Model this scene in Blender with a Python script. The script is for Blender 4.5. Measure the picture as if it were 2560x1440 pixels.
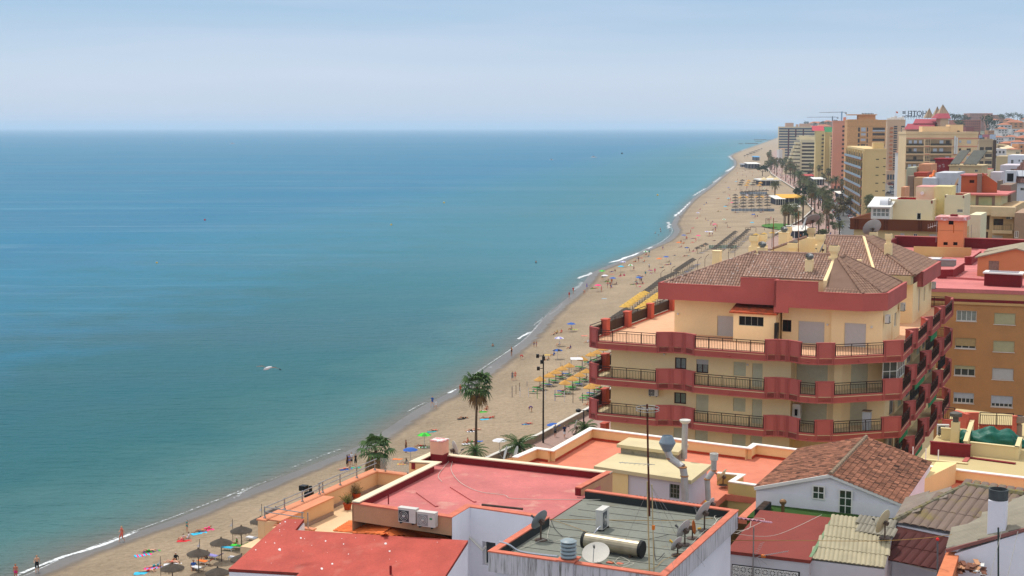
import bpy,bmesh,math,random
from mathutils import Vector,Matrix
for o in list(bpy.data.objects):bpy.data.objects.remove(o)
R=math.radians
SC=bpy.context.scene
CAMH=45.0;PITCH=R(6.45);FPX=3556.0
cam=bpy.data.cameras.new('camera');cam.lens=50.0;cam.sensor_width=36.0
cam.clip_start=1.0;cam.clip_end=90000.0
camo=bpy.data.objects.new('camera',cam);SC.collection.objects.link(camo)
camo.location=(0,0,CAMH);camo.rotation_euler=(R(90)-PITCH,0,0)
SC.camera=camo
SUN_EL,SUN_AZ=R(64),R(-30)
w=bpy.data.worlds.new("World");SC.world=w;w.use_nodes=True
nt=w.node_tree;nt.nodes.clear()
out=nt.nodes.new('ShaderNodeOutputWorld');bg=nt.nodes.new('ShaderNodeBackground')
sky=nt.nodes.new('ShaderNodeTexSky');sky.sky_type='NISHITA';sky.sun_disc=False
sky.sun_elevation=SUN_EL;sky.sun_rotation=SUN_AZ;sky.altitude=50
sky.air_density=1.35;sky.dust_density=1.2;sky.ozone_density=1.8
tc=nt.nodes.new('ShaderNodeTexCoord');mp=nt.nodes.new('ShaderNodeMapping');mp.inputs['Scale'].default_value=(1.3,2.6,16.0)
mp.inputs['Rotation'].default_value=(0.06,0.10,0.5)
cn=nt.nodes.new('ShaderNodeTexNoise');cn.inputs['Scale'].default_value=2.4;cn.inputs['Detail'].default_value=4
cr=nt.nodes.new('ShaderNodeValToRGB');cr.color_ramp.elements[0].position=.44;cr.color_ramp.elements[1].position=.74
cr.color_ramp.elements[0].color=(0,0,0,1);cr.color_ramp.elements[1].color=(.42,.42,.42,1)
mx=nt.nodes.new('ShaderNodeMixRGB');mx.blend_type='MIX'
mx.inputs[2].default_value=(5.7,6.1,7.2,1)
hz=nt.nodes.new('ShaderNodeMixRGB');hz.inputs[0].default_value=.86
sp=nt.nodes.new('ShaderNodeSeparateXYZ');skr=nt.nodes.new('ShaderNodeValToRGB');e=skr.color_ramp.elements
e[0].position=0;e[0].color=(.54,.635,.785,1);e[1].position=1;e[1].color=(1.0,1.0,1.0,1)
for p_,c_ in((.035,(.53,.65,.82)),(.10,(.25,.45,.70)),(.3,(.76,.80,.86))):x_=e.new(p_);x_.color=(*c_,1)
skm=nt.nodes.new('ShaderNodeVectorMath');skm.operation='SCALE';skm.inputs['Scale'].default_value=8.9
L=nt.links.new
L(tc.outputs['Generated'],mp.inputs['Vector']);L(mp.outputs[0],cn.inputs['Vector']);L(cn.outputs['Fac'],cr.inputs[0])
L(tc.outputs['Generated'],sp.inputs[0]);L(sp.outputs['Z'],skr.inputs[0]);L(skr.outputs[0],skm.inputs[0]);L(skm.outputs[0],hz.inputs[2]);L(sky.outputs[0],hz.inputs[1]);L(hz.outputs[0],mx.inputs[1]);L(cr.outputs[0],mx.inputs[0]);L(mx.outputs[0],bg.inputs[0])
bg.inputs[1].default_value=0.10
L(bg.outputs[0],out.inputs[0])
sl=bpy.data.lights.new('sun','SUN');sl.energy=2.2;sl.angle=R(2.0);sl.color=(1.0,.955,.88)
so=bpy.data.objects.new('sun',sl);SC.collection.objects.link(so)
sd=Vector((math.cos(SUN_EL)*math.sin(SUN_AZ),math.cos(SUN_EL)*math.cos(SUN_AZ),math.sin(SUN_EL)))
so.rotation_euler=sd.to_track_quat('Z','Y').to_euler();so.location=(0,0,300)
SC.view_settings.view_transform='Standard';SC.view_settings.look='None'
SC.view_settings.exposure=0.30;SC.view_settings.gamma=1.0
SC.cycles.use_denoising=True;SC.cycles.max_bounces=6;SC.cycles.volume_bounces=1
SC.cycles.transparent_max_bounces=12;SC.cycles.caustics_reflective=False;SC.cycles.caustics_refractive=False
rnd=random.Random(7)
HAZE=True
_c,_s=math.cos(PITCH),math.sin(PITCH)
def ray(px,py):
 a=(px-1280)/FPX;b=(720-py)/FPX
 return a,_c+b*_s,-_s+b*_c
def G(px,py,z):
 r=ray(px,py);t=(z-CAMH)/r[2];return Vector((r[0]*t,r[1]*t,z))
def atY(px,py,Y):
 r=ray(px,py);t=Y/r[1];return Vector((r[0]*t,Y,CAMH+r[2]*t))
class Frame:
 def __init__(s,ang,o=(0,0)):s.a=R(ang);s.c=math.cos(s.a);s.s=math.sin(s.a);s.o=o
 def W(s,u,v,z=0):return Vector((s.o[0]+u*s.c+v*s.s,s.o[1]-u*s.s+v*s.c,z))
 def L(s,p):x,y=p[0]-s.o[0],p[1]-s.o[1];return(x*s.c-y*s.s,x*s.s+y*s.c)
 def g(s,px,py,z):return s.L(G(px,py,z))
 def hit(s,px,py,P0,P1):
  a,b=s.W(*P0),s.W(*P1);r=ray(px,py)
  d=(b-a).xy;ln=d.length;d/=ln;n=Vector((d.y,-d.x))
  t=(n.x*a.x+n.y*a.y)/(n.x*r[0]+n.y*r[1])
  x,y=r[0]*t,r[1]*t
  return(x-a.x)*d.x+(y-a.y)*d.y,CAMH+r[2]*t
N=Frame(24.4)
XY=Frame(0)
def hexc(h):
 h=h.lstrip('#');r=[]
 for i in(0,2,4):
  v=int(h[i:i+2],16)/255;r.append(v/12.92 if v<=.04045 else((v+.055)/1.055)**2.4)
 return tuple(r)
_M={}
def mat(name,col,rough=.85,var=.12,vs=1.2,bump=.0,bs=20,metal=0,dirt=None,dirtc=(.03,.03,.03),dscale=1.5,streak=False,tint=0,spec=.3,white=None,wscale=2.0,fine=0):
 if name in _M:return _M[name]
 m=bpy.data.materials.new(name);m.use_nodes=True;n=m.node_tree.nodes;l=m.node_tree.links.new
 b=n['Principled BSDF'];c=hexc(col)if isinstance(col,str)else col
 b.inputs['Roughness'].default_value=rough;b.inputs['Metallic'].default_value=metal
 b.inputs['Specular IOR Level'].default_value=spec
 geo=n.new('ShaderNodeNewGeometry')
 def noise(scale,detail=4,vec=None,rough_=.55):
  t=n.new('ShaderNodeTexNoise');t.inputs['Scale'].default_value=scale;t.inputs['Detail'].default_value=detail
  t.inputs['Roughness'].default_value=rough_;l(vec or geo.outputs['Position'],t.inputs['Vector']);return t
 t=noise(vs);ramp=n.new('ShaderNodeMapRange')
 ramp.inputs[1].default_value=.3;ramp.inputs[2].default_value=.7;ramp.inputs[3].default_value=1-var;ramp.inputs[4].default_value=1+var
 l(t.outputs['Fac'],ramp.inputs[0])
 mul=n.new('ShaderNodeVectorMath');mul.operation='SCALE';mul.inputs[0].default_value=c;l(ramp.outputs[0],mul.inputs['Scale'])
 cur=mul.outputs[0]
 if fine:
  t2=noise(vs*14,3);r2=n.new('ShaderNodeMapRange');r2.inputs[1].default_value=.3;r2.inputs[2].default_value=.7
  r2.inputs[3].default_value=1-fine;r2.inputs[4].default_value=1+fine;l(t2.outputs['Fac'],r2.inputs[0])
  m3=n.new('ShaderNodeVectorMath');m3.operation='SCALE';l(cur,m3.inputs[0]);l(r2.outputs[0],m3.inputs['Scale']);cur=m3.outputs[0]
 if tint:
  at=n.new('ShaderNodeAttribute');at.attribute_name='tint'
  r3=n.new('ShaderNodeMapRange');r3.inputs[3].default_value=1-tint;r3.inputs[4].default_value=1+tint;l(at.outputs['Fac'],r3.inputs[0])
  m4=n.new('ShaderNodeVectorMath');m4.operation='SCALE';l(cur,m4.inputs[0]);l(r3.outputs[0],m4.inputs['Scale']);cur=m4.outputs[0]
 def mask(colr,lo,hi,scale,vec=None,det=6):
  nonlocal cur
  t3=noise(scale,det,vec,.65);r4=n.new('ShaderNodeMapRange');r4.inputs[1].default_value=lo;r4.inputs[2].default_value=hi;l(t3.outputs['Fac'],r4.inputs[0])
  mm=n.new('ShaderNodeMixRGB');l(r4.outputs[0],mm.inputs[0]);l(cur,mm.inputs[1]);mm.inputs[2].default_value=(*colr,1);cur=mm.outputs[0]
 if dirt:
  vec=None
  if streak:
   mpp=n.new('ShaderNodeMapping');mpp.inputs['Scale'].default_value=(5,5,.45);l(geo.outputs['Position'],mpp.inputs['Vector']);vec=mpp.outputs[0]
  mask(dirtc,1-dirt-.04,1-dirt+.18,dscale,vec)
 if white:mask((.75,.74,.72),1-white-.03,1-white+.06,wscale)
 l(cur,b.inputs['Base Color'])
 if bump:
  t5=noise(bs,5);bp=n.new('ShaderNodeBump');bp.inputs['Strength'].default_value=bump;bp.inputs['Distance'].default_value=.05
  l(t5.outputs['Fac'],bp.inputs['Height']);l(bp.outputs[0],b.inputs['Normal'])
 _M[name]=m;return m
def plain(name,col,rough=.7,metal=0,spec=.4):
 if name in _M:return _M[name]
 m=bpy.data.materials.new(name);m.use_nodes=True;b=m.node_tree.nodes['Principled BSDF']
 c=hexc(col)if isinstance(col,str)else col
 b.inputs['Base Color'].default_value=(*c,1);b.inputs['Roughness'].default_value=rough;b.inputs['Metallic'].default_value=metal
 b.inputs['Specular IOR Level'].default_value=spec;_M[name]=m;return m
def link(o):SC.collection.objects.link(o);return o
def tag(o,label=None,cat=None,group=None,kind=None):
 if label:o['label']=label
 if cat:o['category']=cat
 if group:o['group']=group
 if kind:o['kind']=kind
 return o
def thing(name,label,cat,loc=(0,0,0),rotz=0,group=None,scale=None):
 o=link(bpy.data.objects.new(name,None));o.location=loc;o.rotation_euler=(0,0,rotz);o.empty_display_size=.5
 if scale:o.scale=(scale,)*3
 return tag(o,label,cat,group)
class MB:
 def __init__(s,fr=None):s.v=[];s.f=[];s.t=[];s.fr=fr;s.tint=.5
 def P(s,p):return s.fr.W(*p)if s.fr else Vector(p)
 def add(s,pts,faces):
  b=len(s.v);s.v+=[s.P(p)for p in pts];s.f+=[tuple(b+i for i in f)for f in faces];s.t+=[s.tint]*len(faces);return s
 def poly(s,pts):return s.add(pts,[tuple(range(len(pts)))])
 def box(s,x0,x1,y0,y1,z0,z1):
  x0,x1=min(x0,x1),max(x0,x1);y0,y1=min(y0,y1),max(y0,y1);z0,z1=min(z0,z1),max(z0,z1)
  return s.add([(x0,y0,z0),(x1,y0,z0),(x1,y1,z0),(x0,y1,z0),(x0,y0,z1),(x1,y0,z1),(x1,y1,z1),(x0,y1,z1)],
[(3,2,1,0),(4,5,6,7),(0,1,5,4),(1,2,6,5),(2,3,7,6),(3,0,4,7)])
 def prism(s,pl,z0,z1,top=True,bottom=True):
  n=len(pl);zz0=z0 if isinstance(z0,(list,tuple))else[z0]*n;zz1=z1 if isinstance(z1,(list,tuple))else[z1]*n
  a=sum(pl[i][0]*pl[(i+1)%n][1]-pl[(i+1)%n][0]*pl[i][1]for i in range(n))
  idx=list(range(n))if a>0 else list(range(n))[::-1]
  pts=[(pl[i][0],pl[i][1],zz0[i])for i in idx]+[(pl[i][0],pl[i][1],zz1[i])for i in idx]
  fs=[(i,(i+1)%n,n+(i+1)%n,n+i)for i in range(n)]
  if top:fs.append(tuple(range(n,2*n)))
  if bottom:fs.append(tuple(range(n))[::-1])
  return s.add(pts,fs)
 def obox(s,a,b,wd,h,up=0):
  a,b=Vector(a),Vector(b);d=(b-a);d.normalize()
  sd_=d.cross(Vector((0,0,1)));
  if sd_.length<1e-4:sd_=Vector((1,0,0))
  sd_.normalize();u=sd_.cross(d);u.normalize();q=[]
  for p in(a,b):
   for i,j in((-1,-1),(1,-1),(1,1),(-1,1)):q.append(p+sd_*(wd/2*i)+u*(h/2*j+up))
  return s.add(q,[(3,2,1,0),(4,5,6,7),(0,1,5,4),(1,2,6,5),(2,3,7,6),(3,0,4,7)])
 def tube(s,pts,r,n=6,cap=True):
  pts=[Vector(p)for p in pts];rs=r if isinstance(r,(list,tuple))else[r]*len(pts);q=[];fs=[]
  for i,p in enumerate(pts):
   d=(pts[min(i+1,len(pts)-1)]-pts[max(i-1,0)]);d.normalize()
   e=d.cross(Vector((0,0,1))if abs(d.z)<.95 else Vector((1,0,0)));e.normalize();g=e.cross(d)
   for k in range(n):t=2*math.pi*k/n;q.append(p+e*(math.cos(t)*rs[i])+g*(math.sin(t)*rs[i]))
  for i in range(len(pts)-1):
   for k in range(n):fs.append((i*n+k,i*n+(k+1)%n,(i+1)*n+(k+1)%n,(i+1)*n+k))
  if cap:fs+=[tuple(range(n))[::-1],tuple(range(len(q)-n,len(q)))]
  return s.add(q,fs)
 def lathe(s,c,prof,n=16,arc=None):
  q=[];fs=[]
  for(r,z)in prof:
   for k in range(n):t=2*math.pi*k/n;q.append((c[0]+r*math.cos(t),c[1]+r*math.sin(t),c[2]+z))
  for i in range(len(prof)-1):
   for k in range(n):fs.append((i*n+k,i*n+(k+1)%n,(i+1)*n+(k+1)%n,(i+1)*n+k))
  if prof[0][0]>1e-6:fs.append(tuple(range(n))[::-1])
  if prof[-1][0]>1e-6:fs.append(tuple(range(len(q)-n,len(q))))
  return s.add(q,fs)
 def mesh(s,name,m,org=Vector((0,0,0)),smooth=False,inv=None):
  me=bpy.data.meshes.new(name)
  vs=[(inv@(v))if inv is not None else(v-org)for v in s.v]
  me.from_pydata([tuple(v)for v in vs],[],s.f);me.materials.append(m)
  if any(t!=.5 for t in s.t):
   at=me.attributes.new('tint','FLOAT','FACE');at.data.foreach_set('value',s.t)
  if smooth:me.polygons.foreach_set('use_smooth',[True]*len(me.polygons))
  me.update();return me
 def build(s,name,m,parent=None,smooth=False,kind=None,label=None,cat=None,group=None):
  org=Vector((0,0,0));inv=None;rt=parent
  while rt and rt.parent:rt=rt.parent
  if rt:
   if rt.get('localspace'):org=Vector((0,0,0))
   else:org=Vector(rt.location)
  o=link(bpy.data.objects.new(name,s.mesh(name,m,org,smooth)))
  if parent:o.parent=parent
  return tag(o,label,cat,group,kind)
def inst(me,name,parent,loc=(0,0,0),rz=0,m=None):
 o=link(bpy.data.objects.new(name,me));o.location=loc;o.rotation_euler=(0,0,rz)
 if parent:o.parent=parent
 if m:
  o.material_slots[0].link='OBJECT';o.material_slots[0].material=m
 return o
def copy_tree(o,parent=None,mats=None):
 c=o.copy();link(c);c.parent=parent
 if mats and o.data is not None and o.name.split('.')[0]in mats:
  for sl_ in c.material_slots:sl_.link='OBJECT';sl_.material=mats[o.name.split('.')[0]]
 for ch in list(o.children):copy_tree(ch,c,mats)
 return c
def proto(fn,*a,**k):
 """build a prototype at the origin, keep it aside until it is placed"""
 r=fn(*a,**k);r['unused']=1;return r
def put(pr,loc,rz=0,label=None,group=None,mats=None,cat=None,scale=None):
 if pr.get('unused')and not mats:
  o=pr;del pr['unused']
 else:o=copy_tree(pr,None,mats)
 if o.get('unused'):del o['unused']
 if 'localspace' in o:pass
 o.location=loc;o.rotation_euler=(0,0,rz)
 if scale:o.scale=(scale,)*3 if not isinstance(scale,tuple)else scale
 tag(o,label,cat,group);return o
def rootlocal(name,label='',cat=None,group=None):
 o=thing(name,label,cat,group=group);o['localspace']=1;return o
class Wall:
 def __init__(s,P0,P1,z0,z1,fr=N):s.P0=P0;s.P1=P1;s.z0=z0;s.z1=z1;s.fr=fr;s.holes=[];s.ln=math.dist(P0,P1)
 def pt(s,a,z,n=0):
  dx,dy=(s.P1[0]-s.P0[0])/s.ln,(s.P1[1]-s.P0[1])/s.ln
  return(s.P0[0]+dx*a+dy*n,s.P0[1]+dy*a-dx*n,z)
 def px(s,x0,y0,x1,y1):
  a0,za=s.fr.hit(x0,y0,s.P0,s.P1);a1,zb=s.fr.hit(x1,y1,s.P0,s.P1)
  return min(a0,a1),max(a0,a1),min(za,zb),max(za,zb)
 def hole(s,r,kind='glass',clamp=True,**k):
  a0,a1,z0,z1=r
  if clamp:a0=max(a0,.03);a1=min(a1,s.ln-.03);z0=max(z0,s.z0+.02);z1=min(z1,s.z1-.02)
  if a1-a0>.05 and z1-z0>.05:s.holes.append((a0,a1,z0,z1,kind,k))
 def box(s,mb,a0,a1,z0,z1,n0,n1):
  q=[s.pt(a,z,n)for n in(n0,n1)for a,z in((a0,z0),(a1,z0),(a1,z1),(a0,z1))]
  mb.add(q,[(0,1,2,3),(7,6,5,4),(0,4,5,1),(1,5,6,2),(2,6,7,3),(3,7,4,0)])
 def build(s,mb,depth=.16):
  hs=s.holes
  A=sorted({0,s.ln,*[h[0]for h in hs],*[h[1]for h in hs]});Z=sorted({s.z0,s.z1,*[h[2]for h in hs],*[h[3]for h in hs]})
  for i in range(len(A)-1):
   for j in range(len(Z)-1):
    ca,cz=(A[i]+A[i+1])/2,(Z[j]+Z[j+1])/2
    if any(h[0]<ca<h[1]and h[2]<cz<h[3]for h in hs):continue
    mb.poly([s.pt(A[i],Z[j]),s.pt(A[i+1],Z[j]),s.pt(A[i+1],Z[j+1]),s.pt(A[i],Z[j+1])])
  for a0,a1,z0,z1,kd,k in hs:
   dp=k.get('depth',depth)
   for p,q in(((a0,z0),(a1,z0)),((a1,z0),(a1,z1)),((a1,z1),(a0,z1)),((a0,z1),(a0,z0))):
    mb.poly([s.pt(*p,0),s.pt(*p,-dp),s.pt(*q,-dp),s.pt(*q,0)])
   mb.poly([s.pt(a0,z0,-dp),s.pt(a1,z0,-dp),s.pt(a1,z1,-dp),s.pt(a0,z1,-dp)])
 def windows(s,root,depth=.16):
  for a0,a1,z0,z1,kd,k in s.holes:make_window(s,root,a0,a1,z0,z1,kd,k.get('depth',depth),k)
def make_window(w_,root,a0,a1,z0,z1,kd,dp,k):
 if kd=='void':return
 fm=k.get('frame',MFR['white']);fw=k.get('fw',.05);name=k.get('name','window')
 if kd in('glass','half','open'):
  mb=MB(w_.fr);n0,n1=-dp+.03,-dp+.08
  w_.box(mb,a0+.002,a0+fw,z0+.002,z1-.002,n0,n1);w_.box(mb,a1-fw,a1-.002,z0+.002,z1-.002,n0,n1)
  w_.box(mb,a0+fw,a1-fw,z1-fw,z1-.002,n0,n1);w_.box(mb,a0+fw,a1-fw,z0+.002,z0+fw,n0,n1)
  nx=k.get('nx',2);nz=k.get('nz',1)
  for i in range(1,nx):x=a0+(a1-a0)*i/nx;w_.box(mb,x-fw*.45,x+fw*.45,z0+fw,z1-fw,n0+.003,n1-.003)
  for i in range(1,nz):z=z0+(z1-z0)*i/nz;w_.box(mb,a0+fw,a1-fw,z-fw*.4,z+fw*.4,n0+.006,n1-.006)
  fo=mb.build(name,fm,root)
  nx_,nz_=nx,nz
  if(a1-a0)/max(nx,1)<k.get('minpane',.0):nx_=1
  for i in range(nx_):
   for j in range(nz_):
    pa,pb=a0+(a1-a0)*i/nx_+.01,a0+(a1-a0)*(i+1)/nx_-.01
    pc,pd=z0+(z1-z0)*j/nz_+.01,z0+(z1-z0)*(j+1)/nz_-.01
    mb=MB(w_.fr);w_.box(mb,pa,pb,pc,pd,-dp+.012,-dp+.026)
    mb.build('pane',k.get('pane',MFR['curtain']if k.get('curtain')else MFR['glass']),fo)
 if kd in('shutter','half'):
  f=1 if kd=='shutter' else k.get('f',.5);zb=z1-(z1-z0)*f;mb=MB(w_.fr);st=k.get('slat',.12)
  n=max(2,int((z1-zb)/st));pts=[]
  for i in range(n):
   za,zc=zb+(z1-zb)*i/n,zb+(z1-zb)*(i+1)/n
   o1,o2=-dp+.10,-dp+.118
   mb.add([w_.pt(a0+.01,za,o1),w_.pt(a1-.01,za,o1),w_.pt(a1-.01,za+.012,o2),w_.pt(a0+.01,za+.012,o2),w_.pt(a1-.01,zc,o1+.006),w_.pt(a0+.01,zc,o1+.006)],
[(0,1,2,3),(3,2,4,5)])
  w_.box(mb,a0+.005,a1-.005,z1-.06,z1-.004,-dp+.085,-dp+.13)
  mb.build('shutter' if kd=='half' else k.get('name2','roller_shutter'),k.get('sh',MFR['shutter']),root if kd=='shutter' else fo)
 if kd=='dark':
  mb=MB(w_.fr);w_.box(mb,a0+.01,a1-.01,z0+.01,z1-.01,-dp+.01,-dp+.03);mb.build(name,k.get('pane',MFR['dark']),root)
 if k.get('sill'):
  mb=MB(w_.fr);w_.box(mb,a0-.06,a1+.06,z0-.06,z0-.003,.002,.07);mb.build('window_sill',k.get('sillm',MFR['white']),root)
 if k.get('trim'):
  mb=MB(w_.fr);t=k['trim']
  w_.box(mb,a0-t,a0,z0-t,z1+t,.003,.025);w_.box(mb,a1,a1+t,z0-t,z1+t,.003,.025)
  w_.box(mb,a0,a1,z1,z1+t,.003,.025);w_.box(mb,a0,a1,z0-t,z0,.003,.025)
  mb.build('window_trim',k.get('trimm',MFR['white']),root)
MFR={}
MFR['white']=mat('white_frame','#e4e2dc',.5,.05)
MFR['maroonf']=mat('maroon_frame','#3e1417',.5,.05)
MFR['glass']=plain('window_glass',(.035,.045,.05),.08,0,.7)
MFR['greenglass']=plain('green_glass',(.03,.055,.035),.12,0,.6)
MFR['curtain']=mat('curtained_glass','#8d938c',.3,.25,9)
MFR['dark']=plain('dark_opening',(.008,.008,.009),.9)
MFR['shutter']=mat('grey_roller_shutter','#c2bfbb',.55,.03,3)
MFR['cream_shutter']=mat('cream_roller_shutter','#c9c6a8',.6,.06,3)
MFR['pale']=mat('pale_shutter','#b9bdc4',.55,.08,3)
def rail(P0,P1,z,h,parent,fr=N,m=None,step=.13,name='railing',post=1.2,balusters=True):
 m=m or mat('dark_brown_iron','#2c1512',.5,.1)
 w_=Wall(P0,P1,z,z+h,fr);mb=MB(fr);L_=w_.ln
 w_.box(mb,0,L_,z+h-.05,z+h,-.03,.03);w_.box(mb,0,L_,z+h*.8-.02,z+h*.8+.02,-.015,.015);w_.box(mb,0,L_,z+.04,z+.08,-.02,.02)
 k=max(1,round(L_/post))
 for i in range(k+1):x=.03+(L_-.06)*i/k;w_.box(mb,x-.025,x+.025,z,z+h-.05,-.026,.026)
 o=mb.build(name,m,parent)
 if balusters:
  mb=MB(fr);k=int(L_/step)
  for i in range(k):
   x=L_*(i+.5)/k;w_.box(mb,x-.013,x+.013,z+.08,z+h*.8-.02,-.013,.013)
  if k:mb.build('balusters',m,o,kind='stuff')
 return o
def inside(p,pl):
 c=False;n=len(pl)
 for i in range(n):
  (x1,y1),(x2,y2)=pl[i],pl[(i+1)%n]
  if(y1>p[1])!=(y2>p[1])and p[0]<(x2-x1)*(p[1]-y1)/(y2-y1)+x1:c=not c
 return c
def slope(poly,tw,tl,m,parent,fr=N,rise=.07,name='tiles',wave=False,seg=4,lap=.025,jit=.0,kind='stuff',under=None,rng=None,tvar=1.0):
 """poly: 3D corners, first edge = eave. Rounded tiles (or corrugated sheets) laid up the slope as real geometry."""
 rg=rng or random.Random(len(poly)+int(tw*1000));q=[Vector(fr.W(*p))for p in poly]
 O=q[0];X=(q[1]-q[0]).normalized();nn=(q[1]-q[0]).cross(q[2]-q[0]).normalized()
 if nn.z<0:nn=-nn
 Y=nn.cross(X).normalized()
 if(q[2]-q[0]).dot(Y)<0:Y=-Y
 pl=[((p-O).dot(X),(p-O).dot(Y))for p in q]
 x0,x1=min(p[0]for p in pl),max(p[0]for p in pl);y0,y1=min(p[1]for p in pl),max(p[1]for p in pl)
 mb=MB();base=MB();base.poly([p+nn*.0 for p in q])
 base.build('roof_slope' if under is None else under,m,parent)
 i=0;x=x0
 while x<x1:
  y=y0
  while y<y1:
   cx,cy=x+tw/2,y+tl/2
   if inside((cx,min(cy,y1-1e-3)),pl):
    mb.tint=min(1,max(0,.5+rg.gauss(0,.22)*tvar))+1e-4
    r=rise*(1+rg.uniform(-jit,jit));lift=lap
    ts=[math.pi*k/seg for k in range(seg+1)]
    pts=[]
    for yy,lf in((y,lift),(y+tl*1.04,0)):
     for t in ts:
      if wave:px_,h_=x+tw*(t/math.pi),rise*math.sin(t)
      else:px_,h_=x+tw/2-math.cos(t)*tw*.46,r*math.sin(t)
      pts.append(O+X*px_+Y*yy+nn*(h_+lf+.004))
    n1=seg+1
    fs=[(k,k+1,n1+k+1,n1+k)for k in range(seg)]
    fs.append(tuple(range(n1))[::-1])
    mb.add(pts,fs)
   y+=tl
  x+=tw
 if mb.f:return mb.build(name,m,parent,kind=kind)
def capline(a,b,r,m,parent,fr=N,name='ridge_tiles',seglen=.4):
 a,b=Vector(a),Vector(b);L_=(b-a).length;n=max(1,int(L_/seglen));mb=MB(fr)
 for i in range(n):
  mb.tint=rnd.uniform(.2,.8)
  p,q=a+(b-a)*(i/n),a+(b-a)*((i+1.08)/n if i<n-1 else 1)
  mb.tube([p,q],[r*1.12,r*.95],7)
 return mb.build(name,m,parent)
def dish(loc,r,az,el,label,m=None,pole=.6,mast=None,arm=True,group=None,backrust=False,base=True,lnb=None):
 """loc = foot of the mast (world); az = compass the bowl faces (from +Y to +X); el = its elevation"""
 t=thing('satellite_dish',label,'satellite dish',loc,group=group)
 m=m or mat('dish_grey','#b9b6b2',.55,.08,3);steel=mat('rusty_steel','#5a4a40',.6,.4,12)
 L0=Vector(loc);top=L0+Vector((0,0,pole))
 d=Vector((math.cos(el)*math.sin(az),math.cos(el)*math.cos(az),math.sin(el)))
 sx=d.cross(Vector((0,0,1)));sx=sx.normalized()if sx.length>.01 else Vector((1,0,0));sy=sx.cross(d).normalized()
 c=top+d*(.10*r)+Vector((0,0,0))
 mb=MB();rings=5;seg=24;q=[];fs=[]
 for side in(0,1):
  for i in range(rings+1):
   rr=r*i/rings;h=.16*r*(rr/r)**2-side*.018
   for k in range(seg):a=2*math.pi*k/seg;q.append(c+sx*(rr*math.cos(a))+sy*(rr*1.08*math.sin(a))+d*h)
 o=(rings+1)*seg
 for i in range(rings):
  for k in range(seg):
   k2=(k+1)%seg;fs.append((i*seg+k,i*seg+k2,(i+1)*seg+k2,(i+1)*seg+k));fs.append((o+(i+1)*seg+k,o+(i+1)*seg+k2,o+i*seg+k2,o+i*seg+k))
 for k in range(seg):k2=(k+1)%seg;fs.append((rings*seg+k,rings*seg+k2,o+rings*seg+k2,o+rings*seg+k))
 mb.add(q,fs);mb.build('reflector',m,t,smooth=False)
 mb=MB();mb.tube([L0,top],.025+r*.02,8)
 mb.obox(c-d*.02,c-d*(.16+.1*r),.16,.16)
 for s_ in(-1,1):mb.obox(c-d*.03+sx*(s_*.3*r),top-d*.1,.03,.03)
 if base:mb.lathe(tuple(L0),[(.22+.1*r,0),(.2+.1*r,.03),(.05,.04)],10)
 mb.build('mast',steel,t)
 if arm:
  e=c+d*(r*.95)-sy*(r*.25);mb=MB()
  mb.tube([c-sy*(r*1.0)+d*(.1*r),e],.012+.006*r,5);
  a_=mb.build('feed_arm',mat('galvanised','#9a9a98',.4,.1,8,metal=.6),t)
  mb=MB();mb.tube([e-d*.08,e+d*.06],[.03,.05],8);mb.build('feed_horn',lnb or plain('feed_horn_cap','#3a3a3c',.5),t)
 return t
def ac_unit(loc,rz,label,w_=.85,h_=.65,d_=.32,group=None,fans=1,parent=None,feet=True,tagm=None,grille='#3b3d40'):
 """outdoor unit, front faces local -Y"""
 if parent is None:
  t=thing('air_conditioner',label,'air conditioner',loc,rz,group)
 else:
  t=link(bpy.data.objects.new('air_conditioner',None));t.parent=parent;t.location=loc;t.rotation_euler=(0,0,rz)
  if label:t['label']=label
 body=mat('ac_white','#c9c6be',.5,.06,4);gr=plain('ac_grille'+grille,grille,.5)
 def lb(mb,n,m):
  me=mb.mesh(n,m);o=link(bpy.data.objects.new(n,me));o.parent=t;return o
 mb=MB();mb.prism([(-w_/2+.02,-d_/2),(w_/2-.02,-d_/2),(w_/2,-d_/2+.03),(w_/2,d_/2),(-w_/2,d_/2),(-w_/2,-d_/2+.03)],.06,h_+.03)
 mb.box(-w_/2-.01,w_/2+.01,-d_/2-.01,d_/2+.01,h_+.031,h_+.055);lb(mb,'casing',body)
 gw=w_*.58;gx=-w_/2+.04
 for f in range(fans):
  z0=.1+(h_-.12)*f/fans;z1=.1+(h_-.12)*(f+1)/fans-.03
  mb=MB();mb.box(gx,gx+gw,-d_/2-.012,-d_/2-.002,z0,z1);lb(mb,'grille',gr)
  mb=MB();cx,cz,rr=gx+gw/2,(z0+z1)/2,min(gw,z1-z0)*.42
  for r2 in(rr,rr*.66,rr*.33):
   for k in range(14):
    a0,a1=2*math.pi*k/14,2*math.pi*(k+1)/14
    mb.obox((cx+r2*math.cos(a0),-d_/2-.02,cz+r2*math.sin(a0)),(cx+r2*math.cos(a1),-d_/2-.02,cz+r2*math.sin(a1)),.012,.012)
  mb.lathe((cx,-d_/2-.02,cz-.03),[(.06,0),(.06,.06)],8);lb(mb,'fan_guard',body)
 if tagm:mb=MB();mb.box(w_*.22,w_*.36,-d_/2-.006,-d_/2-.001,h_*.62,h_*.74);lb(mb,'badge',tagm)
 if feet:
  mb=MB();mb.box(-w_*.38,-w_*.3,-d_/2-.03,d_/2+.03,0,.06);mb.box(w_*.3,w_*.38,-d_/2-.03,d_/2+.03,0,.06);lb(mb,'foot_rails',plain('black_rubber','#151515'))
 return t
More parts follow.
